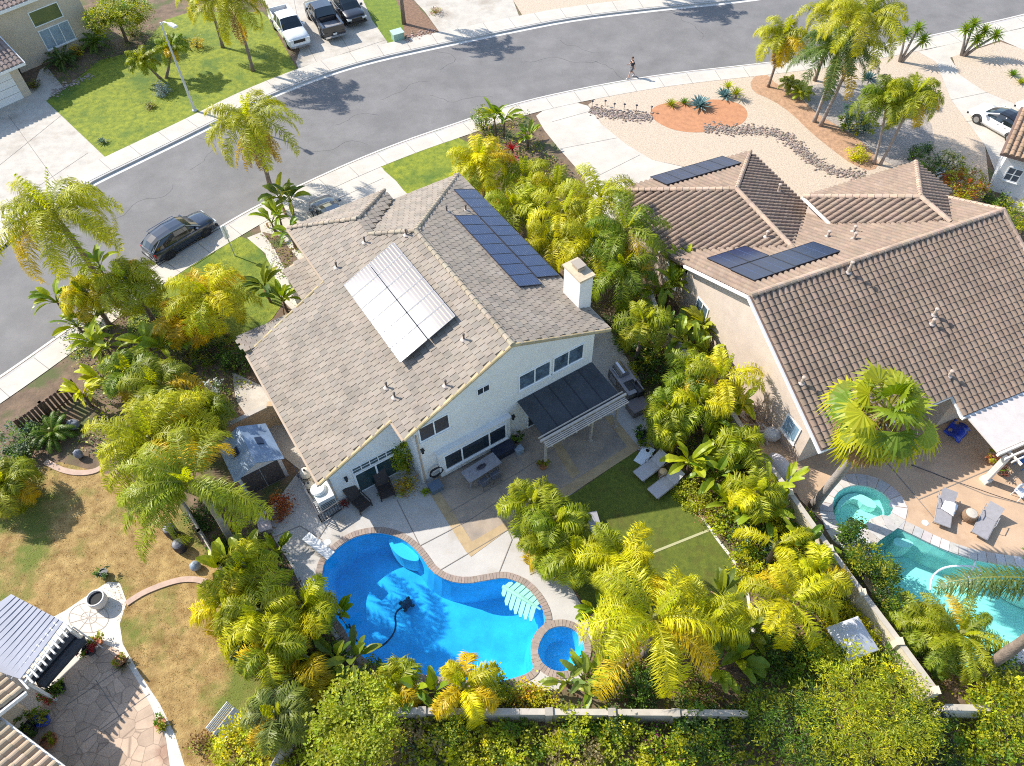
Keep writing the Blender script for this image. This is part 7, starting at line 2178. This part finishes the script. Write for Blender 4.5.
# ------------------------------------------------------------------ paddle leaf plants
PL = [
 (498, 108, 3.0, 14, 1.1, .42, 'tall paddle leaf plant at the street end of the front lawn', GREEN, 2),
 (528, 132, 1.7, 10, .9, .34, 'paddle leaf plant standing alone at the driveway edge', GREEN, 1),
 (282, 190, 2.6, 13, 1.1, .42, 'paddle leaf plant behind the golden hanging palm fronds', DARK, 2),
 (272, 214, 1.9, 12, 1.0, .4, 'paddle leaf plant left of the half hidden slate car', GREEN, 2),
 (296, 232, 1.8, 12, .9, .36, 'paddle leaf plant at the front roof corner of the white house', GREEN, 2),
 (262, 280, 2.4, 9, 1.3, .42, 'dark upright paddle leaf plant on the front lawn edge', DARK, 1),
 (282, 297, 1.6, 9, .9, .36, 'paddle leaf plant beside the curved entry path', GREEN, 1),
 (96, 262, 2.6, 9, 1.1, .45, 'upright paddle leaf plant under the largest queen palm', GREEN, 1),
 (54, 298, 2.2, 8, 1.0, .42, 'paddle leaf plant leaning over the street pavement', GREEN, 1),
 (82, 318, 1.9, 12, 1.1, .42, 'broad paddle leaf plant above the bare mulch strip', GREEN, 2),
 (98, 340, 2.0, 14, 1.1, .42, 'paddle leaf clump beside the street pavement in the left garden', mixc(GREEN, LIME, .4), 2),
 (152, 338, 2.5, 14, 1.25, .48, 'big leaved paddle plant in the middle of the left garden', mixc(GREEN, LIME, .3), 2),
 (176, 334, 2.3, 10, 1.1, .42, 'paddle leaf plant below the golden palm of the front lawn', GREEN, 1),
 (104, 374, 1.9, 12, 1.1, .45, 'bright paddle leaf plant right of the brown slatted fence', LIME, 2),
 (82, 394, 1.5, 10, 1.0, .3, 'pale arching paddle leaf plant in front of the brown slatted fence', mixc(LIME, YELLOW, .4), 1),
 (232, 566, 1.9, 10, 1.2, .6, 'large round leaved paddle plant behind the slanted fence', mixc(GREEN, LIME, .3), 2),
 (276, 549, .8, 5, .8, .36, 'dark paddle leaf plant beside the diving board', GREEN, 1),
 (286, 588, .9, 5, .7, .3, 'paddle leaf plant below the diving board', GREEN, 1),
 (338, 612, .8, 6, .8, .35, 'small paddle leaf plant at the left pool corner', GREEN, 1),
 (348, 660, 1.2, 9, .9, .45, 'dark paddle leaf plant at the lower left pool corner', DARK, 2),
 (424, 686, 1.3, 9, .9, .42, 'green paddle leaf plant between the yellow palms and the low wall', GREEN, 2),
 (576, 676, 1.3, 9, .85, .3, 'grey green paddle leaf plant next to the sunken spa', mixc(GREEN, GREY_G, .5), 2),
 (598, 672, 1.4, 10, 1.0, .4, 'paddle leaf plant between the sunken spa and the largest yellow palm', GREEN, 2),
 (597, 608, 1.1, 8, .8, .34, 'low paddle leaf plant on the deck edge above the spa', GREEN, 1),
 (721, 596, 1.5, 7, 1.0, .4, 'upright paddle leaf plant at the lower right turf corner', DARK, 1),
 (742, 632, 1.6, 11, 1.0, .5, 'dark round leaved paddle plant below the spread yellow palm', DARK, 2),
 (726, 664, 1.4, 11, 1.0, .48, 'dark paddle leaf clump close to the right end of the low wall', GREEN, 2),
 (684, 260, 3.8, 12, 1.1, .4, 'tall paddle leaf plant rising over the peach house gutter', mixc(GREEN, LIME, .5), 1),
 (704, 318, 2.4, 14, 1.2, .42, 'bright paddle leaf plant against the peach house wall', mixc(LIME, GREY_G, .4), 1),
 (708, 350, 1.6, 10, 1.0, .4, 'green paddle leaf plant in the narrow peach side yard', GREEN, 1),
 (652, 316, 1.9, 12, 1.1, .4, 'paddle leaf plant with brown dead leaves at the upper end of the cream wall', GREEN, 2),
 (668, 345, 1.4, 9, .9, .38, 'dark paddle leaf plant behind the barbecue counter', DARK, 2),
 (716, 420, 2.0, 12, 1.2, .4, 'paddle leaf plant with dead stalks below the vivid yellow palm', GREEN, 2),
 (698, 458, 1.6, 12, 1.1, .48, 'fresh green paddle leaf plant beside the pale sun loungers', mixc(LIME, GREEN, .4), 2),
 (722, 470, 1.8, 12, 1.1, .42, 'paddle leaf plant with tan dead leaves in the middle of the bank', GREEN, 2),
 (748, 452, 1.7, 10, 1.0, .38, 'paddle leaf plant leaning on the cream wall near the ladder', GREEN, 1),
 (742, 500, 1.6, 12, 1.1, .42, 'paddle leaf plant at the turf edging above the white seam', mixc(GREEN, LIME, .3), 2),
 (764, 512, 1.8, 11, 1.0, .42, 'paddle leaf plant beside the covered cart wall', GREEN, 2),
 (664, 282, 2.9, 12, 1.1, .4, 'paddle leaf plant at the upper end of the cream wall under the queen palm', mixc(GREEN, LIME, .3), 2),
 (690, 338, 2.6, 12, 1.1, .42, 'paddle leaf plant hiding the cream wall beside the barbecue corner', GREEN, 2),
 (676, 322, 2.4, 12, 1.1, .42, 'dark paddle leaf plant between the barbecue and the cream wall', mixc(GREEN, DARK, .4), 2),
 (736, 398, 2.5, 12, 1.1, .42, 'paddle leaf plant below the ladder against the cream wall', mixc(GREEN, LIME, .3), 2),
 (776, 486, 2.2, 11, 1.0, .4, 'paddle leaf plant on the yard side of the covered cart', mixc(GREEN, LIME, .4), 2),
 (812, 546, 2.1, 11, 1.0, .4, 'paddle leaf plant against the cream wall below the fan palm trunk', GREEN, 2),
 (352, 712, 3.9, 6, .7, .3, 'pale paddle leaf head poking out of the round green tree', mixc(GREY_G, LIME, .5), 1),
]
for a_ in PL:
    paddle_plant(a_[0], a_[1], a_[2], a_[3], a_[4], a_[5], a_[6], a_[7], a_[8], dead=(3 if 'dead' in a_[6] else 1), spread=.45)
# ------------------------------------------------------------------ rosettes
rosette(699, 107, 46, 1.15, .2, (.16, .27, .26), 'large blue agave on the red earth mound')
rosette(724, 97, 38, .9, .17, (.13, .23, .23), 'blue agave behind the largest one on the red earth mound')
rosette(671, 106, 40, .7, .07, OLIVE, 'narrow leaved green yucca at the left of the earth mound', name='yucca', cat='yucca')
rosette(684, 104, 34, .6, .07, GREEN, 'narrow leaved green yucca touching the large blue agave', name='yucca', cat='yucca')
rosette(736, 95, 40, .8, .08, OLIVE, 'olive yucca at the right end of the earth mound', name='yucca', cat='yucca', h=.3)
rosette(728, 88, 34, .7, .08, LIME, 'lime yucca behind the blue agaves near the street', name='yucca', cat='yucca', h=.4)
rosette(868, 80, 40, .95, .13, (.08, .15, .14), 'dark blue agave in the slate bed under the tall palms')
rosette(103, 143, 30, .5, .1, (.16, .22, .14), 'pale agave in the corner of the top left lawn')
rosette(1012, 76, 34, .7, .08, GREEN, 'green yucca in the gravel strip between the two driveways', name='yucca', cat='yucca')
rosette(1020, 84, 30, .6, .08, OLIVE, 'olive yucca on the red patch by the right border', name='yucca', cat='yucca')
rosette(124, 665, 26, .5, .09, (.2, .19, .11), 'spiky brownish succulent on the stone patio at the bottom left', name='succulent', cat='plant')
rosette(163, 727, 22, .3, .08, OLIVE, 'small green succulent at the edge of the pale walk', name='succulent', cat='plant')
rosette(512, 150, 26, .8, .09, (.3, .03, .03), 'dark red spiky plant at the driveway edge', name='cordyline', cat='plant', h=.5)
rosette(513, 163, 26, .8, .09, (.33, .035, .03), 'bright red spiky plant beside the lime palm', name='cordyline', cat='plant', h=.3)
rosette(303, 284, 22, .5, .1, (.3, .03, .03), 'red bromeliad beside the entry of the white house', name='bromeliad', cat='plant')
rosette(382, 507 - 12, 18, .3, .06, (.16, .17, .12), 'small grey succulent between the wicker armchairs', name='succulent', cat='plant')
rosette(345, 505, 20, .35, .06, (.3, .06, .05), 'small red leaved plant left of the wicker armchairs', name='succulent', cat='plant')
rosette(426, 493, 18, .32, .09, mixc(GREEN, LIME, .5), 'small pale green plant next to the slate storage box', name='succulent', cat='plant')
rooted_cluster(962, 56, 'cluster of leaning trunks with tufted heads in the gravel strip at the top right', [(-.5, .3, 2.0), (.1, .6, 2.3), (1.0, .2, 1.9), (1.9, -.1, 1.7), (.5, -.2, 1.4)], 'dragon_tree', 'dragon tree', .8, 50, W=.09)
rooted_cluster(900, 62, 'tufted dragon tree half hidden behind the tall gravel yard palms', [(-.4, .2, 2.2), (.5, .3, 2.6), (1.1, -.1, 1.8)], 'dragon_tree', 'dragon tree', .8, 50, W=.09)
# ------------------------------------------------------------------ shrubs
SH = [
 (162, 89, .75, .9, [(.3, .36, .36), (.2, .27, .25), (.36, .38, .34)], 'silver blue bush at the foot of the paddle leaf clump', 800, .11, None),
 (150, 105, .45, .4, [(.25, .2, .08), OLIVE], 'low brownish bush in front of the silver blue bush', 350, .1, None),
 (77, 50, .6, .8, [GOLD, YELLOW, (.3, .2, .03)], 'yellow bush beside the dark cycad', 600, .1, None),
 (35, 84, .5, .6, [DARK, OLIVE, (.2, .1, .05)], 'mixed low bush beside the white garage door', 450, .1, None),
 (482, 118, 1.1, 1.7, [OLIVE, GREEN, LIME], 'loose olive bush at the street end beside the tall paddle plant', 1100, .13, None),
 (497, 150, .7, .7, [YELLOW, GOLD, OLIVE], 'yellow bush in front of the red spiky plants', 600, .12, None),
 (546, 165, .8, .5, [(.13, .1, .05), OLIVE], 'low brown bush at the driveway edge', 500, .1, None),
 (858, 122, 1.5, 1.4, [GREEN, BLUEG, OLIVE], 'round green bush in the slate bed of the gravel yard', 1700, .16, None),
 (858, 153, .85, .8, [LIME, YELLOW], 'small yellow green bush on the red earth behind the tile roof', 800, .12, None),
 (916, 152, .8, 1.1, [GREEN, DARK], 'small dark green bush between the twin palms and the rose hedge', 600, .12, None),
 (932, 165, .9, 1.0, [GREEN, GREY_G], 'grey green bush left of the flowering rose bush', 900, .12, None),
 (952, 164, 1.4, 1.5, [GREEN, DARK, OLIVE], 'rose bush with cream flowers behind the peach house roof', 1300, .12, ((.65, .6, .35), 60, .09)),
 (940, 175, .6, .9, [GREY_G, (.3, .33, .28)], 'pale bush with white flowers in front of the rose bush', 500, .11, ((.6, .62, .6), 25, .08)),
 (930, 148, .5, .6, [DARK, GREEN], 'dark bush next to the small red trunked palm', 400, .1, None),
 (966, 184, 1.9, 1.7, [LIME, OLIVE, LIME, (.4, .1, .02), (.34, .13, .02)], 'wide hedge with red new growth beside the bright white house', 3600, .12, None),
 (1012, 212, 1.7, 1.8, [LIME, GREEN, OLIVE], 'green bush below the bright white house at the right border', 1500, .13, None),
 (996, 200, .9, 1.0, [DARK, GREEN], 'dark bush under the wide red tipped hedge', 700, .12, None),
 (20, 436, 1.4, 1.2, [GREY_G, GREEN, BLUEG], 'grey green bush at the left end of the brown slatted fence', 1500, .13, None),
 (10, 462, 1.2, 1.0, [GREEN, DARK], 'dark green bush below the grey green one at the left border', 900, .13, None),
 (208, 392, .9, 1.3, [GREY_G, GREEN, (.45, .47, .42)], 'bush with pale flower clusters left of the white house eave', 900, .12, ((.6, .62, .55), 40, .07)),
 (236, 360, 1.3, .9, [DARK, GREEN], 'dark bush under the front eave corner of the white house', 1100, .12, None),
 (208, 350, 1.4, .7, [DARK, GREEN, OLIVE], 'low dark bush below the golden palms of the front lawn', 1100, .12, None),
 (278, 508, .75, 1.0, [(.4, .09, .02), (.42, .18, .02), (.2, .05, .03)], 'orange red bush on the deck by the shed', 900, .1, None),
 (231, 528, .35, .5, [GOLD, YELLOW], 'small golden bush behind the grey palm trunk', 250, .09, None),
 (205, 515, 1.0, .6, [DARK, GREEN], 'dark ground bush along the inside of the slanted fence', 900, .11, None),
 (222, 545, .8, .5, [DARK, GREEN], 'dark ground bush below the grey palm trunk', 700, .11, None),
 (405, 455, .6, 2.4, [GREEN, LIME, OLIVE], 'tall leafy climber in the corner of the white house', 1400, .11, None),
 (407, 485, .65, .55, [GOLD, (.4, .2, .03), OLIVE], 'orange flowering bush at the foot of the leafy climber', 700, .08, None),
 (632, 338, 1.1, 1.0, [DARK, GREEN], 'dark bush behind the barbecue island', 1100, .13, None),
 (652, 365, 1.4, 1.3, [GREEN, DARK, OLIVE], 'deep green bush between the barbecue and the cream wall', 1700, .13, None),
 (640, 300, 1.4, 1.2, [GREEN, LIME, DARK], 'mixed green bush near the roof corner of the white house', 1400, .13, None),
 (615, 320, .8, .8, [DARK, (.1, .07, .03)], 'dark brownish bush at the side wall of the white house', 600, .12, None),
 (590, 270, 1.1, 1.0, [OLIVE, GREEN, TAN], 'olive bush in the shade beside the white chimney', 900, .13, None),
 (676, 400, 1.1, 1.0, [LIME, GREEN], 'lime bush on the bank above the soft lime palms', 1000, .13, None),
 (700, 412, 1.0, .9, [GREEN, OLIVE, TAN], 'bush with tan twigs below the vivid yellow palm', 900, .13, None),
 (690, 495, .9, .6, [LIME, OLIVE], 'low lime bush along the curved turf edging', 900, .11, None),
 (706, 508, .9, .6, [OLIVE, LIME, TAN], 'low olive bush at the middle of the turf edging', 800, .11, None),
 (730, 522, 1.1, .9, [GREEN, LIME], 'green bush opposite the end of the white turf seam', 1100, .12, None),
 (752, 540, 1.1, .9, [GREEN, BLUEG, LIME], 'leafy green bush in the lower middle of the bank', 1200, .14, None),
 (745, 565, 1.0, .8, [LIME, OLIVE, YELLOW], 'yellow green bush near the lower turf corner', 1000, .12, None),
 (786, 528, 1.0, 1.1, [LIME, YELLOW, GREEN], 'yellow green bush against the cream wall by the fan palm trunk', 1100, .12, None),
 (800, 520, .8, 1.0, [GREEN, LIME], 'green bush at the foot of the fan palm trunk', 800, .12, None),
 (806, 560, 1.0, 1.0, [LIME, GREEN], 'green bush below the fan palm on the cream wall', 1000, .12, None),
 (850, 530, .5, 2.3, [DARK, GREEN], 'dark conical juniper at the rim of the raised spa', 1500, .1, None),
 (862, 556, .85, 2.0, [DARK, GREEN, OLIVE], 'dark juniper bush between the cream wall and the turquoise pool', 2000, .11, None),
 (884, 572, .75, 1.9, [GREEN, OLIVE, DARK], 'green juniper bush overhanging the turquoise pool', 1500, .11, None),
 (892, 600, .9, 1.4, [DARK, GREEN, OLIVE], 'lowest dark juniper bush on the cream wall by the pool', 1500, .11, None),
 (830, 600, 1.0, 1.1, [LIME, YELLOW, GREEN], 'lime bush pressed against the middle of the cream wall', 1100, .12, None),
 (850, 625, 1.2, 1.2, [LIME, YELLOW], 'yellow bush between the pale canopy and the cream wall', 1300, .12, None),
 (826, 652, .8, 2.0, [LIME, GREEN, OLIVE], 'tall lime bush overlapping the left edge of the pale canopy', 1200, .13, None),
 (880, 655, 1.4, 1.4, [LIME, GREEN, YELLOW], 'lime bush against the lower end of the cream wall', 1800, .13, None),
 (770, 655, 1.3, 1.3, [DARK, GREEN], 'dark green bush below the round leaved paddle plant', 1500, .13, None),
 (800, 662, 1.2, 1.2, [OLIVE, GREEN, DARK], 'olive bush left of the pale canopy', 1300, .13, None),
 (1000, 668, 1.1, .9, [DARK, GREEN], 'dark bush at the lower edge of the turquoise pool', 1000, .12, None),
 (1006, 716, 1.8, 1.9, [LIME, GREEN, OLIVE], 'round green bush at the bottom right border', 2600, .13, None),
 (930, 738, 1.7, 1.5, [DARK, GREEN, (.015, .03, .01)], 'very dark bush below the bright white wall', 2000, .13, None),
 (985, 757, 1.3, 1.3, [LIME, OLIVE, GREEN], 'lime bush at the bottom border below the round green bush', 1500, .13, None),
 (246, 752, 1.7, 1.5, [LIME, YELLOW, OLIVE], 'yellow green bush at the bottom border next to the white bench', 2300, .13, None),
 (300, 762, 1.2, 1.0, [LIME, OLIVE], 'low lime bush at the bottom border left of the round tree', 1100, .12, None),
 (375, 675, .8, .6, [DARK, GREEN, OLIVE], 'dark low bush along the lower pool edge', 700, .11, None),
 (330, 655, .8, .7, [DARK, (.12, .06, .04), GREEN], 'dark reddish bush near the lower left pool corner', 700, .11, None),
 (322, 690, .9, .9, [OLIVE, GREEN, DARK], 'olive bush between the fence end and the round tree', 900, .12, None),
 (500, 690, .8, .7, [GREEN, OLIVE, LIME], 'green bush in front of the low wall right of the yellow palm', 700, .12, None),
 (525, 694, .6, .5, [(.3, .12, .03), GOLD, OLIVE], 'reddish grass tuft in front of the low wall', 500, .12, None),
 (545, 697, .6, .5, [OLIVE, YELLOW], 'olive tuft in front of the low wall below the sunken spa', 450, .11, None),
 (640, 690, 1.0, .9, [DARK, GREEN], 'dark bush under the largest yellow palm', 900, .13, None),
 (700, 690, 1.0, .9, [GREEN, OLIVE, TAN], 'green bush with dry twigs at the right end of the low wall', 900, .13, None),
 (660, 650, 1.0, .9, [GREEN, OLIVE], 'green bush in the shade of the largest yellow palm', 900, .13, None),
 (420, 738, 1.5, 1.0, [OLIVE, GREY_G, (.26, .2, .09), LIME], 'grassy olive bush on the slope below the low wall', 1600, .16, None),
 (475, 752, 1.3, 1.0, [LIME, YELLOW, OLIVE], 'bright lime bush on the slope left of the middle', 1500, .13, None),
 (520, 742, 1.3, .9, [LIME, GREEN, OLIVE], 'lime bush on the slope below the yellow palm wall', 1400, .13, None),
 (575, 755, 1.4, 1.0, [OLIVE, (.3, .22, .09), LIME], 'brownish olive bush at the middle of the bottom border', 1300, .14, None),
 (625, 742, 1.3, 1.0, [LIME, GREEN, OLIVE], 'lime bush on the slope below the largest yellow palm', 1400, .13, None),
 (655, 738, .6, .6, [(.3, .05, .2), GREEN, DARK], 'bush with magenta flowers on the slope', 400, .11, ((.45, .06, .25), 30, .06)),
 (668, 757, 1.3, 1.0, [LIME, YELLOW, GREEN], 'yellow green bush at the bottom border right of the magenta flowers', 1400, .13, None),
 (452, 722, .9, 1.5, [LIME, OLIVE, GREEN], 'upright lime bush hiding the low wall below the bright yellow palm', 1000, .13, None),
 (575, 724, 1.0, 1.5, [OLIVE, GREEN, LIME], 'upright olive bush hiding the low wall below the spa', 1100, .13, None),
 (612, 725, .9, 1.4, [GREEN, LIME, DARK], 'upright green bush hiding the low wall left of the largest yellow palm', 1000, .13, None),
 (700, 724, 1.1, 1.6, [DARK, GREEN, OLIVE], 'upright dark bush hiding the right end of the low wall', 1300, .13, None),
 (758, 712, 1.2, 1.7, [GREEN, OLIVE, DARK], 'dark green bush just past the right end of the low wall', 1500, .13, None),
 (720, 742, 1.4, 1.0, [GREEN, DARK, OLIVE], 'dark green bush on the slope below the low wall end', 1400, .13, None),
 (205, 745, .7, .5, [OLIVE, (.2, .12, .04)], 'small dry bush on the dry lawn at the bottom', 400, .12, None),
 (195, 42, .8, .8, [OLIVE, GOLD], 'olive bush behind the street lamp head at the top', 500, .12, None),
 (130, 30, .9, .9, [GREEN, OLIVE], 'green bush in the shade right of the leafy tree', 700, .12, None),
 (435, 10, .6, .5, [(.3, .1, .05), OLIVE], 'reddish low plant in the bark bed at the top', 350, .1, None),
]
for x, y, r, h, cols, lb, n, sz, fl_ in SH:
    shrub(x, y, r, h, cols, lb, int(n * 1.35), sz, flowers=fl_)
# ------------------------------------------------------------------ trees
tree(114, 12, 4.2, 2.5, [OLIVE, LIME, GREEN, mixc(YELLOW, OLIVE, .5)], 'leafy olive tree beside the corner house at the top left', 15000, .15)
tree(352, 728, 4.2, 1.75, [mixc(LIME, OLIVE, .5), mixc(LIME, GREEN, .5), OLIVE], 'round bright green tree below the left end of the low wall', 6500, .15, nb=14, flat=.8)
tree(868, 718, 4.2, 2.6, [LIME, OLIVE, mixc(OLIVE, GREEN, .5), mixc(YELLOW, LIME, .6)], 'large feathery yellow green tree at the lower right of the slope', 12000, .16, nb=22, aspect=.25, clump=.32)
tree(800, 728, 3.2, 1.8, [DARK, GREEN, OLIVE], 'dark feathery tree left of the large yellow green tree', 4500, .15, nb=10, aspect=.3)
tree(1016, 690, 2.4, .9, [LIME, OLIVE], 'small lime tree beside the trunk of the tall leaning palm', 1500, .14, nb=6)
# bare trunk at the top edge
k = MB(); b_ = at(404, 24); k.tube([(0, 0, 0), (.05, 0, 2.5), (.1, .1, 6.4)], [.2, .16, .13], 10)
r = empty('palm_tree', b_, 0, 'palm with dark trunk in the bark bed cut by the top border', 'palm tree'); k.build('trunk', M_bark, r, smooth=True)
k = MB(); rn = random.Random(77)
for i in range(20): frond(k, (.1, .1, 6.4), i * 2.4, 1.2 - 1.4 * i / 20, 2.8, 2.0, .5, 30, jit(OLIVE, .15, rn), rn)
k.build('crown', M_leaf, r)
for (x, y), lb in (((706, 9), 'palm beyond the top border shading the right of the street'),):
    b_ = at(x, y) + Vector((-7.3, 3.9, 0)); r = empty('palm_tree', b_, 0, lb, 'palm tree')
    k = MB(); k.tube([(0, 0, 0), (.1, 0, 3), (.1, .1, 6.5)], [.2, .16, .13], 8); k.build('trunk', M_bark, r)
    k = MB()
    for i in range(22): frond(k, (.1, .1, 6.5), i * 2.4, 1.2 - 1.4 * i / 22, 3.0, 2.0, .55, 28, jit(OLIVE, .15, rn), rn, None, .08)
    k.build('crown', M_leaf, r)
# potted plants
def pot(px_, py_, r0, h, m, cols, label, n=350, rr=.35, hh=.45, size=.1):
    SHR[0] += 1; rnd = random.Random(800 + SHR[0]); c = at(px_, py_); root = empty('potted_plant', c, 0, label, 'potted plant')
    k = MB(); k.lathe((0, 0, 0), [(r0 * .7, 0), (r0, h * .85), (r0 * 1.1, h * .87), (r0 * 1.1, h), (r0 * .9, h), (r0 * .85, h * .85)], 16); k.build('pot', m, root)
    k = MB(); leaf_cloud(k, [(0, 0, h + hh * .4, rr, rr, hh * .5)], n, size, cols, rnd, .1); k.build('foliage', M_leaf, root)
pot(92, 652, .25, .4, M_darkpot, [(.3, .04, .04), GREEN], 'dark pot with red flowers beside the grey awning')
pot(100, 643, .2, .3, M_terra, [(.35, .08, .05), OLIVE], 'terracotta pot with red leaves on the pale walk by the awning', 250, .28)
pot(62, 690, .25, .35, M_darkpot, [GREEN, DARK], 'dark pot with green plant under the awning corner')
pot(52, 698, .2, .3, M_terra, [(.4, .05, .04), GREEN], 'terracotta pot with red flowers below the covered swing', 250, .25)
pot(46, 722, .28, .45, M_bluepot, [GREEN, OLIVE], 'blue glazed pot by the tile roofed house wall')
pot(32, 733, .35, .45, M_darkpot, [DARK, GREEN, GREY_G], 'wide dark pot with a leafy bush by the tile roofed house wall', 600, .6, .9)
pot(52, 660 + 82, .3, .3, M_terra, [(.25, .1, .05), OLIVE], 'low terracotta bowl with dry plant on the stone patio', 250, .3, .25)
pot(543, 468, .2, .32, M_terra, [OLIVE, (.2, .12, .04)], 'small round pot with dry plant at the left patio cover post', 220, .24, .3)
pot(641, 440, .27, .5, M_darkpot, [DARK, GREEN], 'large dark pot at the patio corner above the game board', 350, .35, .5)
pot(643, 448, .18, .35, mat('pale_pot', (.5, .42, .38), .7), [GREEN, OLIVE], 'small pale pot in front of the large dark pot', 200, .22, .3)
pot(517, 442, .18, .35, M_darkpot, [DARK, GREEN], 'dark pot with a dark plant at the right end of the bay window', 250, .28, .45)
pot(122, 662, .25, .3, M_terra, [OLIVE, TAN], 'terracotta pot beside the spiky brownish succulent', 180, .25, .25)
pot(105, 575, .2, .3, M_darkpot, [DARK, GREEN], 'small dark pot on the dry lawn above the white bowl', 220, .28, .35)
pot(162, 724, .22, .26, M_terra, [OLIVE, GREEN], 'small terracotta pot at the right edge of the pale walk', 180, .22, .22)
pot(990, 462, .25, .4, M_terra, [OLIVE, LIME, (.3, .1, .04)], 'terracotta pot with a leafy plant at the foot of the white patio post', 300, .35, .5)
pot(1000, 474, .22, .3, M_darkpot, [GREEN, (.2, .08, .05)], 'dark pot behind the white patio post', 250, .3, .35)
# pale canopy half hidden in the bank
r = empty('canopy', at(841, 650, 0), .3, 'pale grey square canopy half hidden by bushes beside the cream wall', 'canopy')
k = MB(); V = [(-.75, -.75, 1.5), (.75, -.75, 1.5), (.75, .75, 1.5), (-.75, .75, 1.5), (0, 0, 1.9)]
k.add(V, [(0, 1, 4), (1, 2, 4), (2, 3, 4), (3, 0, 4)]); k.add([(x, y, z - .15) for x, y, z in V[:4]] + V[:4], [(0, 1, 5, 4), (1, 2, 6, 5), (2, 3, 7, 6), (3, 0, 4, 7)])
k.build('canopy_cloth', mat('pale_canopy_cloth', (.5, .51, .55), .6, var=.1, scale=3), r)
k = MB(); k.tube([(0, 0, 0), (0, 0, 1.95)], .03, 8); k.build('pole', M_gal, r)
# ------------------------------------------------------------------ ground covers
cover('ground_cover', [(640, 300), (700, 350), (742, 440), (790, 500), (830, 560), (890, 640), (930, 700), (760, 712), (740, 690), (752, 620), (746, 585), (720, 535), (690, 490), (658, 455), (650, 420), (628, 330)], 9000, .16, [GREEN, OLIVE, DARK, LIME, TAN, (.14, .09, .05)], 1, 'low leaves and litter covering the planted bank between the two yards')
cover('ground_cover', [(380, 722), (750, 722), (950, 720), (1040, 716), (1060, 800), (240, 800), (300, 735)], 10000, .17, [OLIVE, LIME, (.3, .2, .09), GREEN, LIME, (.22, .14, .08)], 2, 'scrubby ground cover on the slope below the low wall')
cover('ground_cover', [(236, 546), (262, 520), (300, 590), (330, 640), (372, 680), (420, 690), (560, 694), (700, 700), (640, 650), (600, 640), (590, 660), (560, 694), (540, 706), (310, 706), (280, 655), (225, 566)], 5200, .15, [DARK, GREEN, OLIVE, TAN, (.13, .08, .05)], 3, 'low mixed planting around the lower pool edge')
cover('ground_cover', [(60, 330), (120, 300), (170, 300), (240, 340), (250, 380), (215, 425), (180, 490), (110, 460), (70, 440), (90, 390)], 7000, .15, [GREEN, OLIVE, DARK, LIME, (.13, .08, .05)], 4, 'low mixed planting under the palms of the left garden')
cover('ground_cover', [(470, 140), (520, 110), (545, 150), (585, 190), (630, 220), (650, 290), (612, 320), (560, 270), (500, 200)], 6000, .15, [GREEN, OLIVE, LIME, DARK, TAN], 5, 'low mixed planting between the white house and the driveway')
cover('ground_cover', [(900, 630), (935, 690), (1040, 690), (1040, 660), (985, 684), (960, 686)], 900, .15, [(.2, .13, .06), OLIVE, TAN], 6, 'dry litter under the date palm')
cover('ground_cover', [(264, 225), (300, 240), (315, 285), (290, 300), (276, 262)], 900, .13, [OLIVE, GREEN, (.2, .1, .05)], 7, 'low planting beside the entry path')
cover('ground_cover', [(46, 70), (110, 36), (150, 20), (160, 50), (100, 62), (70, 92)], 2200, .12, [DARK, GREEN, OLIVE, (.15, .1, .06)], 8, 'low planting in front of the corner house')
# uneven grass tufts on the dry lawn and the turf edges
cover('grass_tufts', [(-20, 470), (60, 466), (130, 482), (175, 502), (215, 566), (250, 622), (298, 700), (300, 766), (190, 766), (140, 672), (122, 620), (100, 580), (40, 620), (0, 630)], 12000, .07, [(.32, .19, .055), (.26, .15, .042), (.19, .19, .035), (.36, .26, .1)], 11, 'short dry grass blades of the brown lawn', .07, .12, aspect=.2)
cover('grass_tufts', [(46, 101), (100, 60), (165, 20), (262, 12), (300, 72), (200, 113), (104, 154)], 9000, .07, [(.22, .25, .03), (.28, .26, .03), (.17, .23, .03)], 12, 'short grass blades of the top left lawn', .06, .12, aspect=.2)
cover('grass_tufts', [(150, 297), (238, 240.5), (264, 253), (283, 305), (240, 345), (150, 350)], 6000, .07, [(.22, .25, .03), (.28, .26, .03), (.17, .23, .03)], 13, 'short grass blades of the front lawn', .06, .12, aspect=.2)
